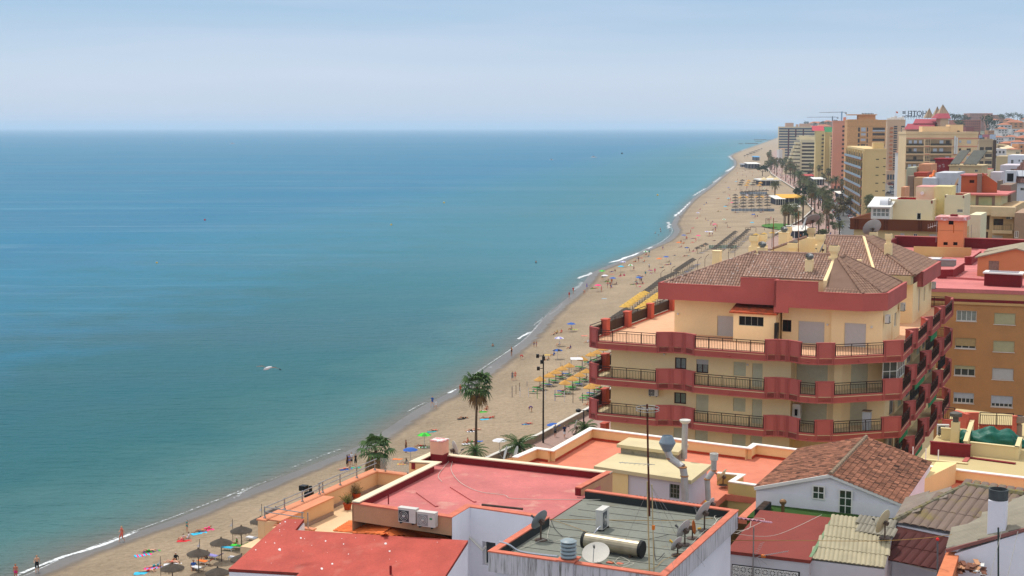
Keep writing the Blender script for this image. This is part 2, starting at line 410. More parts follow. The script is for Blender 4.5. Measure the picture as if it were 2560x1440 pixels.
# ================= THE SETTING: sea, beach, promenade, road, land =================
COAST=[(-75,-60),(-62,60)]+[tuple(G(x,y,0).xy)for x,y in[(0,1462),(60,1441),(160,1397),(330,1336),(450,1295),(600,1236),(760,1172),(900,1115),(1060,1015),(1150,970),(1240,905),(1310,850),(1370,787),(1432,735),(1462,705),(1482,682),(1540,657),(1620,622),(1664,602),(1686,580),(1681,560),(1700,530),(1735,495),(1770,470),(1800,445),(1834,416),(1835,403),(1826,390),(1850,378),(1900,360),(1935,347),(1950,341)]]
PROM=[(-32,-60),(-26,60),(-20,120),(-9,165),(4,191),(12,210),(26,262),(58,400),(104,560),(133,650),(155,731),(165,797),(193,970),(235,1290),(280,1573),(448,2463),(760,3900),(1140,5600),(1600,7600)]
def resample(pl,n0,growth,first=1.2):
 pts=[Vector(p)for p in pl];d=[0]
 for i in range(1,len(pts)):d.append(d[-1]+(pts[i]-pts[i-1]).length)
 out_=[];s=0;i=0
 while s<d[-1]:
  while d[i+1]<s:i+=1
  p0,p1,p2,p3=pts[max(i-1,0)],pts[i],pts[i+1],pts[min(i+2,len(pts)-1)]
  t=(s-d[i])/(d[i+1]-d[i])
  m1=(p2-p0)*.5;m2=(p3-p1)*.5;L_=(p2-p1).length
  if(p1-p0).length>0:m1=m1.normalized()*L_*.9
  m2=m2.normalized()*L_*.9
  h=t*t;out_.append((2*h*t-3*h+1)*p1+(h*t-2*h+t)*m1+(-2*h*t+3*h)*p2+(h*t-h)*m2)
  dist=out_[-1].length;s+=max(first,dist*growth)
 out_.append(pts[-1]);return out_
CS=resample(COAST,0,.012,1.0)
def interpY(pl,y):
 for i in range(len(pl)-1):
  if pl[i][1]<=y<=pl[i+1][1]:t=(y-pl[i][1])/(pl[i+1][1]-pl[i][1]);return pl[i][0]+t*(pl[i+1][0]-pl[i][0])
 return pl[-1][0]if y>pl[-1][1]else pl[0][0]
CSX=sorted([(p.y,p.x)for p in CS])
def coastX(y):return interpY([(b,a)for a,b in CSX],y)
def promX(y):return interpY(PROM,y)
def sandz(x,y):
 d=max(0,(x-coastX(y))*.93);return min(2.3,.10*d if d<6 else .6+(d-6)*.045)
def attrs(me,name,vals):
 at=me.attributes.new(name,'FLOAT','POINT');at.data.foreach_set('value',vals)
def ribbon(name,rows,m,attr=None,avals=None,kind='structure',smooth=True):
 n=len(rows[0]);me=bpy.data.meshes.new(name)
 me.from_pydata([tuple(p)for r in rows for p in r],[],[(i*n+j,i*n+j+1,(i+1)*n+j+1,(i+1)*n+j)for i in range(len(rows)-1)for j in range(n-1)])
 me.materials.append(m);me.polygons.foreach_set('use_smooth',[smooth]*len(me.polygons))
 if attr:attrs(me,attr,avals)
 o=link(bpy.data.objects.new(name,me));o['kind']=kind;return o
def water_mat():
 m=bpy.data.materials.new('sea_water');m.use_nodes=True;n=m.node_tree.nodes;l=m.node_tree.links.new;b=n['Principled BSDF']
 at=n.new('ShaderNodeAttribute');at.attribute_name='shore'
 geo=n.new('ShaderNodeNewGeometry')
 ns=n.new('ShaderNodeTexNoise');ns.inputs['Scale'].default_value=.055;ns.inputs['Detail'].default_value=5;l(geo.outputs['Position'],ns.inputs['Vector'])
 mr=n.new('ShaderNodeMapRange');mr.inputs[1].default_value=.3;mr.inputs[2].default_value=.7;mr.inputs[3].default_value=.72;mr.inputs[4].default_value=1.3;l(ns.outputs['Fac'],mr.inputs[0])
 mu=n.new('ShaderNodeMath');mu.operation='MULTIPLY';l(at.outputs['Fac'],mu.inputs[0]);l(mr.outputs[0],mu.inputs[1])
 dv=n.new('ShaderNodeMath');dv.operation='MULTIPLY';dv.inputs[1].default_value=1/200;l(mu.outputs[0],dv.inputs[0])
 pw=n.new('ShaderNodeMath');pw.operation='POWER';pw.inputs[1].default_value=.5;l(dv.outputs[0],pw.inputs[0])
 cr=n.new('ShaderNodeValToRGB');l(pw.outputs[0],cr.inputs[0]);e=cr.color_ramp.elements
 stops=[(0,(.15,.135,.11)),(.08,(.13,.135,.115)),(.15,(.085,.14,.128)),(.24,(.05,.15,.15)),(.38,(.010,.106,.120)),(.6,(.003,.098,.128)),(.78,(.005,.132,.215)),(1,(.006,.150,.268))]
 e[0].position=0;e[1].position=1;e[0].color=(*stops[0][1],1);e[1].color=(*stops[-1][1],1)
 for p,c in stops[1:-1]:x=e.new(p);x.color=(*c,1)
 mp=n.new('ShaderNodeMapping');mp.inputs['Rotation'].default_value=(0,0,R(-20));mp.inputs['Scale'].default_value=(.0016,.011,1);l(geo.outputs['Position'],mp.inputs['Vector'])
 sn=n.new('ShaderNodeTexNoise');sn.inputs['Scale'].default_value=1;sn.inputs['Detail'].default_value=4;sn.inputs['Distortion'].default_value=.8;l(mp.outputs[0],sn.inputs['Vector'])
 sr=n.new('ShaderNodeMapRange');sr.inputs[1].default_value=.40;sr.inputs[2].default_value=.68;l(sn.outputs['Fac'],sr.inputs[0])
 mp2=n.new('ShaderNodeMapping');mp2.inputs['Rotation'].default_value=(0,0,R(-24));mp2.inputs['Scale'].default_value=(.0022,.045,1);l(geo.outputs['Position'],mp2.inputs['Vector'])
 sn2=n.new('ShaderNodeTexNoise');sn2.inputs['Scale'].default_value=1;sn2.inputs['Detail'].default_value=2;sn2.inputs['Distortion'].default_value=1.2;l(mp2.outputs[0],sn2.inputs['Vector'])
 sb=n.new('ShaderNodeMath');sb.operation='SUBTRACT';sb.inputs[1].default_value=.56;l(sn2.outputs['Fac'],sb.inputs[0])
 ab=n.new('ShaderNodeMath');ab.operation='ABSOLUTE';l(sb.outputs[0],ab.inputs[0])
 lr=n.new('ShaderNodeMapRange');lr.inputs[1].default_value=.0;lr.inputs[2].default_value=.03;lr.inputs[3].default_value=1;lr.inputs[4].default_value=0;l(ab.outputs[0],lr.inputs[0])
 far=n.new('ShaderNodeMapRange');far.inputs[1].default_value=60;far.inputs[2].default_value=200;l(at.outputs['Fac'],far.inputs[0])
 lf=n.new('ShaderNodeMath');lf.operation='MULTIPLY';l(lr.outputs[0],lf.inputs[0]);l(far.outputs[0],lf.inputs[1])
 mxc=n.new('ShaderNodeMixRGB');mxc.blend_type='MULTIPLY';mxc.inputs[2].default_value=(.80,.84,.88,1);l(sr.outputs[0],mxc.inputs[0]);l(cr.outputs[0],mxc.inputs[1])
 at2=n.new('ShaderNodeAttribute');at2.attribute_name='grazing_pale';shl=n.new('ShaderNodeMixRGB');shl.inputs[2].default_value=(.045,.205,.275,1);l(at2.outputs['Fac'],shl.inputs[0]);l(mxc.outputs[0],shl.inputs[1]);mxc=shl  # paler water along the far coast; grazing-view brightness put into the colour
 mx2=n.new('ShaderNodeMixRGB');mx2.inputs[2].default_value=(.11,.26,.36,1);lf2=n.new('ShaderNodeMath');lf2.operation='MULTIPLY';lf2.inputs[1].default_value=.5;l(lf.outputs[0],lf2.inputs[0])
 l(lf2.outputs[0],mx2.inputs[0]);l(mxc.outputs[0],mx2.inputs[1]);l(mx2.outputs[0],b.inputs['Base Color'])
 b.inputs['Specular IOR Level'].default_value=.2;b.inputs['Roughness'].default_value=.22;b.inputs['IOR'].default_value=1.33;b.inputs['Specular Tint'].default_value=(.45,.80,1,1)
 rr=n.new('ShaderNodeMapRange');rr.inputs[3].default_value=.52;rr.inputs[4].default_value=.42;l(sr.outputs[0],rr.inputs[0]);l(rr.outputs[0],b.inputs['Roughness'])
 def wv(sc,rot,det,strength,dist,prev=None):
  mpp=n.new('ShaderNodeMapping');mpp.inputs['Rotation'].default_value=(0,0,R(rot));mpp.inputs['Scale'].default_value=(sc*.42,sc,sc);l(geo.outputs['Position'],mpp.inputs['Vector'])
  t=n.new('ShaderNodeTexNoise');t.inputs['Scale'].default_value=1;t.inputs['Detail'].default_value=det;t.inputs['Roughness'].default_value=.6;l(mpp.outputs[0],t.inputs['Vector'])
  bp=n.new('ShaderNodeBump');bp.inputs['Strength'].default_value=strength;bp.inputs['Distance'].default_value=dist;l(t.outputs['Fac'],bp.inputs['Height'])
  if prev:l(prev,bp.inputs['Normal'])
  return bp.outputs[0]
 a=wv(.10,12,4,.6,1.8);a=wv(.5,-6,4,1,1.0,a);a=wv(1.7,5,3,1,.35,a);l(a,b.inputs['Normal'])
 return m
WM=water_mat()
SM=[]
k=26
for i in range(len(CS)):
 a,b_=max(0,i-k),min(len(CS),i+k+1);q=CS[a:b_];SM.append(sum((p for p in q),Vector((0,0)))/len(q))
offs=[0,1.2,2.5,4,6,9,13,18,25,35,50,75,110,160,230]
NS=[]
for i in range(len(CS)):
 t=(SM[min(i+12,len(SM)-1)]-SM[max(i-12,0)]).normalized();NS.append(Vector((-t.y,t.x)))
rows=[];av=[];sv=[]
for i,p in enumerate(CS):
 if p.y>5200:break
 sh_=max(0,min(1,(p.y-170)/420));sh_=sh_*sh_*(3-2*sh_)
 r=[]
 for d in offs:
  w_=min(1,d/60);q=p*(1-w_)+(SM[i])*w_+NS[i]*d;r.append((q.x,q.y,0));av.append(d);sv.append(sh_*.85*(1-d/230)**.7*min(1,.35+d/14))
 rows.append(r)
so_=ribbon('sea',rows,WM,'shore',av);attrs(so_.data,'grazing_pale',sv)
me=bpy.data.meshes.new('open_sea');me.from_pydata([(-60000,-400,-.05),(60000,-400,-.05),(60000,60000,-.05),(-60000,60000,-.05)],[],[(0,1,2,3)]);me.materials.append(WM)
attrs(me,'shore',[230.0]*4);o=link(bpy.data.objects.new('sea',me));o['kind']='structure'
def sand_mat():
 m=bpy.data.materials.new('beach_sand');m.use_nodes=True;n=m.node_tree.nodes;l=m.node_tree.links.new;b=n['Principled BSDF']
 at=n.new('ShaderNodeAttribute');at.attribute_name='shore';geo=n.new('ShaderNodeNewGeometry')
 def noi(s,d=4,r_=.6):
  t=n.new('ShaderNodeTexNoise');t.inputs['Scale'].default_value=s;t.inputs['Detail'].default_value=d;t.inputs['Roughness'].default_value=r_;l(geo.outputs['Position'],t.inputs['Vector']);return t
 w1=noi(.25,3);ad=n.new('ShaderNodeMath');ad.operation='MULTIPLY_ADD';ad.inputs[1].default_value=2.2;l(w1.outputs['Fac'],ad.inputs[0]);l(at.outputs['Fac'],ad.inputs[2])
 cr=n.new('ShaderNodeValToRGB');dv=n.new('ShaderNodeMath');dv.operation='DIVIDE';dv.inputs[1].default_value=12;l(ad.outputs[0],dv.inputs[0]);l(dv.outputs[0],cr.inputs[0]);e=cr.color_ramp.elements
 e[0].position=.0;e[0].color=(.12,.11,.10,1);e[1].position=1;e[1].color=(.35,.262,.172,1)
 for p,c in((.25,(.13,.112,.095)),(.30,(.135,.107,.080)),(.42,(.285,.215,.142))):x=e.new(p);x.color=(*c,1)
 v1=noi(.06,5);v2=noi(1.6,4);r1=n.new('ShaderNodeMapRange');r1.inputs[1].default_value=.3;r1.inputs[2].default_value=.7;r1.inputs[3].default_value=.84;r1.inputs[4].default_value=1.13;l(v1.outputs['Fac'],r1.inputs[0])
 r2=n.new('ShaderNodeMapRange');r2.inputs[1].default_value=.3;r2.inputs[2].default_value=.7;r2.inputs[3].default_value=.87;r2.inputs[4].default_value=1.12;l(v2.outputs['Fac'],r2.inputs[0])
 mm=n.new('ShaderNodeMath');mm.operation='MULTIPLY';l(r1.outputs[0],mm.inputs[0]);l(r2.outputs[0],mm.inputs[1])
 sc_=n.new('ShaderNodeVectorMath');sc_.operation='SCALE';l(cr.outputs[0],sc_.inputs[0]);l(mm.outputs[0],sc_.inputs['Scale']);l(sc_.outputs[0],b.inputs['Base Color'])
 rg=n.new('ShaderNodeMapRange');rg.inputs[1].default_value=3.0;rg.inputs[2].default_value=4.0;rg.inputs[3].default_value=.42;rg.inputs[4].default_value=.95;l(ad.outputs[0],rg.inputs[0]);l(rg.outputs[0],b.inputs['Roughness'])
 b.inputs['Specular IOR Level'].default_value=.3
 vo=n.new('ShaderNodeTexVoronoi');vo.inputs['Scale'].default_value=1.15;vo.inputs['Randomness'].default_value=1
 dn=noi(2.0,3);mxv=n.new('ShaderNodeMixRGB');mxv.inputs[0].default_value=.25;l(geo.outputs['Position'],mxv.inputs[1]);l(dn.outputs['Color'],mxv.inputs[2]);l(geo.outputs['Position'],vo.inputs['Vector'])
 n3=noi(1.3,5,.65);mh=n.new('ShaderNodeMath');mh.operation='MULTIPLY_ADD';mh.inputs[1].default_value=1.4;l(n3.outputs['Fac'],mh.inputs[0]);l(vo.outputs['Distance'],mh.inputs[2])
 mpp=n.new('ShaderNodeMapping');mpp.inputs['Rotation'].default_value=(0,0,R(24));mpp.inputs['Scale'].default_value=(1.6,.05,1);l(geo.outputs['Position'],mpp.inputs['Vector'])
 tr=n.new('ShaderNodeTexNoise');tr.inputs['Scale'].default_value=1;l(mpp.outputs[0],tr.inputs['Vector']);mh2=n.new('ShaderNodeMath');mh2.operation='MULTIPLY_ADD';mh2.inputs[1].default_value=.5;l(tr.outputs['Fac'],mh2.inputs[0]);l(mh.outputs[0],mh2.inputs[2])
 st=n.new('ShaderNodeMapRange');st.inputs[1].default_value=3.4;st.inputs[2].default_value=6;st.inputs[3].default_value=.03;st.inputs[4].default_value=1.0;l(ad.outputs[0],st.inputs[0])
 bp=n.new('ShaderNodeBump');bp.inputs['Distance'].default_value=.30;l(mh2.outputs[0],bp.inputs['Height']);l(st.outputs[0],bp.inputs['Strength']);l(bp.outputs[0],b.inputs['Normal'])
 return m
SAND=sand_mat()
rows=[];av=[]
for i,p in enumerate(CS):
 px_=promX(p.y);wdt=px_-p.x;r=[]
 for d in[-1.5,0,.7,1.5,3,5,7,10,15,.4,.55,.7,.85,1.0]:
  dd=d if(d<0 or d>=3 or len(r)<4)and len(r)<9 else wdt*d
  x=p.x+dd/.93 if len(r)<9 else p.x+wdt*d
  real=max(-1.5,(x-p.x)*.93);z=-.1 if real<0 else(.02+.10*real if real<6 else .62+(real-6)*.045)
  r.append((x,p.y,min(z,2.3)));av.append(real)
 rows.append(sorted(r));av[-14:]=sorted(av[-14:])
ribbon('beach',rows,SAND,'shore',av)
def foam_mat():
 m=bpy.data.materials.new('sea_foam');m.use_nodes=True;n=m.node_tree.nodes;l=m.node_tree.links.new;b=n['Principled BSDF']
 b.inputs['Base Color'].default_value=(.72,.75,.76,1);b.inputs['Roughness'].default_value=.8
 geo=n.new('ShaderNodeNewGeometry');at=n.new('ShaderNodeAttribute');at.attribute_name='shore'
 t=n.new('ShaderNodeTexNoise');t.inputs['Scale'].default_value=1.8;t.inputs['Detail'].default_value=6;t.inputs['Roughness'].default_value=.7;l(geo.outputs['Position'],t.inputs['Vector'])
 a=n.new('ShaderNodeMath');a.operation='ADD';l(t.outputs['Fac'],a.inputs[0]);l(at.outputs['Fac'],a.inputs[1])
 r_=n.new('ShaderNodeMapRange');r_.inputs[1].default_value=.84;r_.inputs[2].default_value=1.12;l(a.outputs[0],r_.inputs[0]);l(r_.outputs[0],b.inputs['Alpha']);return m
FOAM=foam_mat()
def foam(pxs,wd,dens=.55):
 pts=[G(x,y,.03)for x,y in pxs];q=[]
 for i in range(len(pts)-1):
  n_=max(1,int((pts[i+1]-pts[i]).length/1.0))
  for k_ in range(n_):q.append(pts[i].lerp(pts[i+1],k_/n_))
 q.append(pts[-1]);rows=[];av=[];L_=len(q)-1
 for i,p in enumerate(q):
  t=(q[min(i+1,L_)]-q[max(i-1,0)]).normalized();nn=Vector((-t.y,t.x,0));e=min(1,min(i,L_-i)/max(2,L_*.18))
  ww=wd*(.35+.65*e)*(1+.35*math.sin(i*.9)*math.sin(i*.37))
  off=.25*wd*math.sin(i*.31)
  rows.append([tuple(p+nn*(ww*s_+off)+Vector((0,0,h)))for s_,h in((-1,0),(-.4,.05),(.1,.09),(.6,.05),(1.2,0))])
  av+=[0,dens*e,dens*e,dens*.55*e,0]
 o=ribbon('wave_foam',rows,FOAM,'shore',av,kind='stuff')
for pxs,wd,dn in[([(0,1462),(55,1434),(110,1412),(160,1392),(215,1376),(262,1360),(300,1345),(345,1327),(378,1314)],.5,.62),([(575,1246),(640,1216),(660,1210)],.5,.42),([(560,1258),(620,1230)],.35,.42),
([(866,1123),(905,1110)],.55,.42),([(1090,1000),(1106,995)],.4,.5),([(1112,988),(1150,970)],.5,.55),([(1215,923),(1240,915)],.5,.45),([(1232,900),(1248,893)],.5,.6),([(1290,852),(1328,828)],.7,.6),
([(1365,795),(1385,780),(1400,768),(1425,752)],1.5,.36),([(1432,732),(1440,718),(1462,702)],1.3,.42),([(1443,700),(1455,692),(1472,685),(1482,679)],1.4,.55),([(1512,661),(1535,654),(1560,646),(1590,635),(1608,629)],1.2,.7),
([(1618,623),(1632,617)],.9,.6),([(1668,575),(1672,563),(1670,552)],1.6,.5),([(1680,545),(1700,530),(1712,520)],1.4,.6),([(1705,528),(1722,510),(1737,500)],1.8,.6),([(1725,494),(1745,482),(1768,468)],1.5,.5),([(1775,460),(1790,452),(1806,440)],2.0,.5),
([(1810,432),(1830,420),(1838,413)],3,.6),([(1815,389),(1828,392),(1836,401)],5,.5),([(1850,378),(1870,370)],5,.45),([(1870,372),(1895,363)],5,.5)]:foam(pxs,wd,dn)
rows=[];av=[]
for i in range(4,len(CS)-4):
 p=CS[i]
 if not 120<p.y<3600:continue
 wd=max(.22,p.y*.0011)*(1+.5*math.sin(i*.53)*math.sin(i*.21));nn=NS[i];d0=.5*math.sin(i*.17)+.4
 rows.append([(p.x+nn.x*(d0+wd*k_),p.y+nn.y*(d0+wd*k_),h)for k_,h in((-.6,.025),(0,.04),(.7,.035),(1.6,.025))]);e_=.40+.12*math.sin(i*.11)-min(.08,p.y/12000);av+=[0,e_,e_*.8,0]
ribbon('wave_foam',rows,FOAM,'shore',av,kind='stuff')
for pxs,wd,dn in[([(420,1300),(480,1275),(560,1245),(640,1208)],.35,.36),([(700,1182),(800,1142),(880,1112)],.3,.38),([(1010,1035),(1075,1000)],.3,.4),([(1330,820),(1360,790)],.5,.4)]:foam(pxs,wd,dn)
TOWN=mat('town_ground',(.16,.14,.12),.95,.2,.05)
PAVE=mat('promenade_paving',(.34,.22,.18),.85,.12,.4,fine=.08)
ASPH=mat('asphalt',(.115,.11,.108),.9,.1,.3)
CURB=mat('kerb_stone',(.42,.40,.37),.85,.1,1)
def strip(name,x0f,x1f,ys,z,m,th=0):
 rows=[[(x0f(y),y,z),(x1f(y),y,z)]for y in ys]
 return ribbon(name,rows,m,smooth=False)
YS=[-60,0,60,120,150,165,191,210,262,330,400,480,560,600,650,700,731,797,880,970,1120,1290,1430,1573,2000,2463,3200,3900,5600]
def pw(y):return 9.5 if y<300 else 16
ROADX=[(-14,-60),(2,120),(17.5,191),(76,400),(131,566),(146,638),(173,776),(180,836),(256,1290),(302,1573),(470,2463),(1170,5600)]
RW=8.5
strip('promenade',lambda y:promX(y),lambda y:interpY(ROADX,y)-.15,YS,2.50,PAVE)
strip('road',lambda y:interpY(ROADX,y)-.4,lambda y:interpY(ROADX,y)+RW+.4,YS,2.38,ASPH)
strip('pavement',lambda y:interpY(ROADX,y)+RW,lambda y:interpY(ROADX,y)+RW+9,YS,2.504,PAVE)
for f,nm in((0,'kerb'),(RW-.0,'kerb')):
 mb=MB();q=[(interpY(ROADX,y)+f,y)for y in YS]
 for a,b_ in zip(q,q[1:]):mb.prism([(a[0]-.15,a[1]),(a[0],a[1]),(b_[0],b_[1]),(b_[0]-.15,b_[1])]if f==0 else[(a[0],a[1]),(a[0]+.15,a[1]),(b_[0]+.15,b_[1]),(b_[0],b_[1])],2.3,2.515 if f==0 else 2.519)
 mb.build(nm,CURB,kind='structure')
mb=MB();y=420
while y<1500:
 for lx in(.25,RW-2.3):mb.add([(interpY(ROADX,y)+lx,y,2.386),(interpY(ROADX,y)+lx+.14,y,2.386),(interpY(ROADX,y+3)+lx+.14,y+3,2.386),(interpY(ROADX,y+3)+lx,y+3,2.386)],[(0,1,2,3)])
 y+=7
mb.build('road_marking',mat('road_paint',(.7,.7,.68),.8),kind='structure')
def seawall(name,y0,y1,label,z0=1.2,z1=3.3,wd=.45):
 ys=[y0]+[y for y in YS if y0<y<y1]+[y1];q=[(promX(y),y)for y in ys];mb=MB();cp=MB()
 for a,b_ in zip(q,q[1:]):
  mb.prism([(a[0]-wd,a[1]),(a[0],a[1]),(b_[0],b_[1]),(b_[0]-wd,b_[1])],z0,z1)
  cp.prism([(a[0]-wd-.06,a[1]),(a[0]+.06,a[1]),(b_[0]+.06,b_[1]),(b_[0]-wd-.06,b_[1])],z1+.002,z1+.1)
 t=thing(name,label,'wall',(q[0][0],q[0][1],z0));mb.build('wall_body',mat('seawall_stone','#8d7f6c',.9,.15,1.2,fine=.1),t);cp.build('coping',mat('seawall_white','#cfcac0',.8,.06,1),t)
seawall('sea_wall',150,245,'low stone wall with white coping between near beach and promenade')
seawall('sea_wall',560,800,'white low wall edging the promenade beside the beach bar')
seawall('sea_wall',801,1500,'long distant beach wall beyond the yellow roofed beach bar')
def hillz(x,y):
 d=math.hypot(x,y);az=math.degrees(math.atan2(x,y));z=2.2
 if y<1250:z=2.2
 def g(c,wd):return math.exp(-((az-c)/wd)**2)
 k1=max(0,min(1,(y-1250)/900));k2=max(0,min(1,(y-1900)/900))
 k1=k1*k1*(3-2*k1);k2=k2*k2*(3-2*k2)
 inland=max(0,min(1,(x-promX(y)-60-y*.04)/250))
 az1=max(0,min(1,(az-15.8)/1.6));az1=az1*az1*(3-2*az1)
 z+=k1*inland*(18*az1)+k2*inland*(az1*(30+12*math.sin(az*1.9+1)+8*math.sin(az*5.1))+38*g(12.2,1.3)*(1 if y>2300 else .3))
 z+=inland*k1*az1*(3.0*math.sin(x*.013+y*.008)*math.sin(y*.011-x*.004))
 if y>3200:z+=inland*(y-3200)*.004
 return z
rows=[];ys=[-60,60,120,191,262,400,560,731,970,1150]+[1250+55*i for i in range(60)]+[4800,5600,7000,9000,14000,30000,58000]
for y in ys:
 x0=interpY(ROADX,y)+RW+8 if y<5600 else 1170+(y-5600)*.45
 x1=max(900,y*1.2)if y<9000 else y*1.2
 rows.append([(x0+(x1-x0)*(j/90),y,2.45 if(y<1250 or j==0)else hillz(x0+(x1-x0)*(j/90),y))for j in range(91)])
def hill_mat():
 m=mat('hill_scrub',(.15,.135,.085),.95,.3,.012,dirt=.55,dirtc=(.035,.055,.022),dscale=.02);return m
lo=[r for r,y in zip(rows,ys)if y<=1250];hi=[r for r,y in zip(rows,ys)if y>=1250]
ribbon('ground',lo,TOWN,smooth=False);ribbon('hills',hi,hill_mat())
if HAZE:
 me=bpy.data.meshes.new('haze');mb=MB();mb.box(-62000,62000,-500,62000,-1.2,118);hm=bpy.data.materials.new('haze');hm.use_nodes=True
 hn=hm.node_tree;hn.nodes.clear();ho=hn.nodes.new('ShaderNodeOutputMaterial');pv=hn.nodes.new('ShaderNodeVolumePrincipled')
 pv.inputs['Color'].default_value=(.74,.87,1.0,1);pv.inputs['Density'].default_value=.00008;pv.inputs['Anisotropy'].default_value=.0
 hn.links.new(pv.outputs[0],ho.inputs['Volume']);mb.build('haze',hm,kind='stuff')
 hm.cycles.homogeneous_volume=True if hasattr(hm.cycles,'homogeneous_volume')else None
# ================= MAIN BUILDING: cream walls, maroon balconies, tiled roofs =================
def hv(px,py,v):
 a,z=N.hit(px,py,(0,v),(1,v));return(a,v,z)
def hu(px,py,u):
 a,z=N.hit(px,py,(u,0),(u,1));return(u,a,z)
CREAM=mat('cream_render','#fbe0ad',.9,.05,.35,fine=.02,dirt=.22,dirtc=(.42,.31,.17),dscale=.6,streak=True)
MAROON=mat('maroon_render','#b45d57',.85,.08,.5,fine=.03,dirt=.3,dirtc=(.25,.075,.065),dscale=.9,streak=True)
MAROOND=mat('maroon_dark','#a65048',.85,.06,.8)
SALMON=mat('salmon_pier','#c65f4c',.85,.08,1)
TERR=mat('terrace_tiles','#dfae88',.8,.08,1.2,fine=.05)
TERRP=mat('pale_terrace','#d6c79f',.85,.1,.8)
BROWNTILE=mat('brown_roof_tile','#9c7b6a',.85,.12,.9,tint=.2,white=.37,wscale=4.5)
BROWNTILE2=mat('brown_roof_tile_clean','#8f705e',.85,.12,.9,tint=.2,white=.26,wscale=5)
IRON=mat('dark_brown_iron','#2c1512',.5,.1)
t=thing('apartment_block','cream apartment block with maroon balconies on every floor and brown tiled roofs','apartment building',tuple(N.W(-30,118,2.4)))
BLK=t
RAILS=[]
F=[('panel',(-42.4,109.3),(-42.35,108.9)),('panel',(-42.35,108.9),(-41.4,108.35)),('rail',(-41.4,108.35),(-36.3,108.2)),
('panel',(-36.3,108.2),(-35.2,108.72)),('panel',(-35.2,108.72),(-34.15,108.75)),('panel',(-34.15,108.75),(-33.05,108.12)),('rail',(-33.05,108.12),(-27.3,107.9)),
('panel',(-27.3,107.9),(-26.4,108.35)),('panel',(-26.4,108.35),(-25.6,108.35)),('panel',(-25.6,108.35),(-24.45,107.68)),('rail',(-24.45,107.68),(-23.25,107.68)),
('panel',(-23.25,107.68),(-21.95,108.3)),('rail',(-21.95,108.3),(-18.75,110.95)),('panel',(-18.75,110.95),(-17.42,112.0)),
('rail',(-17.42,112.0),(-17.5,116.5)),('panel',(-17.5,116.5),(-17.5,117.2)),('panel',(-17.5,117.2),(-18.15,118.2)),('panel',(-18.15,118.2),(-17.42,119.25)),
('rail',(-17.42,119.25),(-17.5,124.6)),('panel',(-17.5,124.6),(-17.5,125.4)),('panel',(-17.5,125.4),(-18.15,126.4)),('panel',(-18.15,126.4),(-17.42,127.45)),
('rail',(-17.42,127.45),(-17.5,132.6)),('panel',(-17.5,132.6),(-17.5,133.4)),('panel',(-17.5,133.4),(-18.15,134.5)),('panel',(-18.15,134.5),(-17.42,135.5)),
('rail',(-17.42,135.5),(-17.5,140.8)),('panel',(-17.5,140.8),(-17.55,142.2)),('panel',(-17.55,142.2),(-18.4,143.5)),('rail',(-18.4,143.5),(-24,143.9))]
OUT=[F[0][1]]+[f[2]for f in F]+[(-40,143.9),(-42.4,143.9)]
def panel(P0,P1,z0,z1,parent,th=.14,name='balcony_panel',m=MAROON,flute=True):
 w_=Wall(P0,P1,z0,z1);mb=MB(N);L_=w_.ln
 w_.box(mb,-.001,L_+.001,z0,z1,-th,0);w_.box(mb,-.02,L_+.02,z1+.002,z1+.06,-th-.03,.03)
 if flute and L_>.5:
  for x in(.03,.15):w_.box(mb,x,x+.06,z0+.02,z1-.02,.002,.04+(.02 if x>.1 else 0));w_.box(mb,L_-x-.06,L_-x,z0+.02,z1-.02,.002,.04)
 return mb.build(name,m,parent)
for lv,zf in enumerate((27.4,24.4,21.4,18.4)):
 mb=MB(N);mb.prism(OUT,zf-.42,zf-.05,top=False);sl_=mb.build('balcony_slab',MAROOND,t)
 mb=MB(N);mb.prism(OUT,zf-.05,zf);mb.build('balcony_floor',TERR if lv==0 else TERRP,t)
 for kd,P0,P1 in F:
  if kd=='panel':panel(P0,P1,zf-.52,zf+1.14,t)
  else:
   w_=Wall(P0,P1,zf-.52,zf+.1);mb=MB(N);w_.box(mb,.001,w_.ln-.001,zf-.52,zf+.08,-.12,-.01);w_.box(mb,.002,w_.ln-.002,zf+.082,zf+.13,-.14,.03)
   x=w_.ln*.5;w_.box(mb,x-.09,x+.09,zf-.3,zf-.25,0,.16)
   mb.build('spandrel',MAROON,t)
   rail(P0,P1,zf+.13,.95,t)
 for i,(a,b_)in enumerate(((109.3,112.1),(112.9,117.6),(118.5,123.8),(124.8,130.2),(131.2,137),(138,143.9))):
  w_=Wall((-42.4,b_),(-42.4,a),zf-.5,zf+.1);mb=MB(N);w_.box(mb,0,w_.ln,zf-.5,zf+.12,-.15,0);mb.build('spandrel',SALMON,t)
  if lv<3:
   o=rail((-42.45,b_),(-42.45,a),zf+.13,1.15,t,balusters=False,post=3.0)
   mb=MB(N);n_=int((b_-a)/.14)
   for q in range(n_):y=a+(b_-a)*(q+.5)/n_;mb.box(-42.47,-42.43,y-.055,y+.055,zf+.2,zf+1.0)
   mb.build('screen_slats',IRON,o,kind='stuff')
  if i<5:
   mb=MB(N);mb.box(-42.55,-42.05,b_,b_+.85,zf-.5,zf+1.35);mb.box(-42.6,-42.0,b_-.04,b_+.89,zf+1.352,zf+1.42);mb.build('balcony_pier',SALMON,t)
WL=[(-40.8,109.9),(-25.7,109.9),(-25.7,111.3),(-23.0,111.2),(-22.5,110.85),(-21.95,111.2),(-21.5,112.05),(-20.2,113.2),(-19.1,114.25),(-19.1,143.0),(-40.8,143.0)]
body=MB(N)
def lower_floor(z0,z1,spec):
 ws=[Wall(WL[i],WL[(i+1)%len(WL)],z0,z1)for i in range(len(WL))]
 for wi,r,kd,k in spec:
  if isinstance(r[0],tuple):rr=ws[wi].px(*r[0],*r[1])
  else:rr=r
  ws[wi].hole(rr,kd,**k)
 for w_ in ws:w_.build(body);w_.windows(t,root_dp)
root_dp=.16
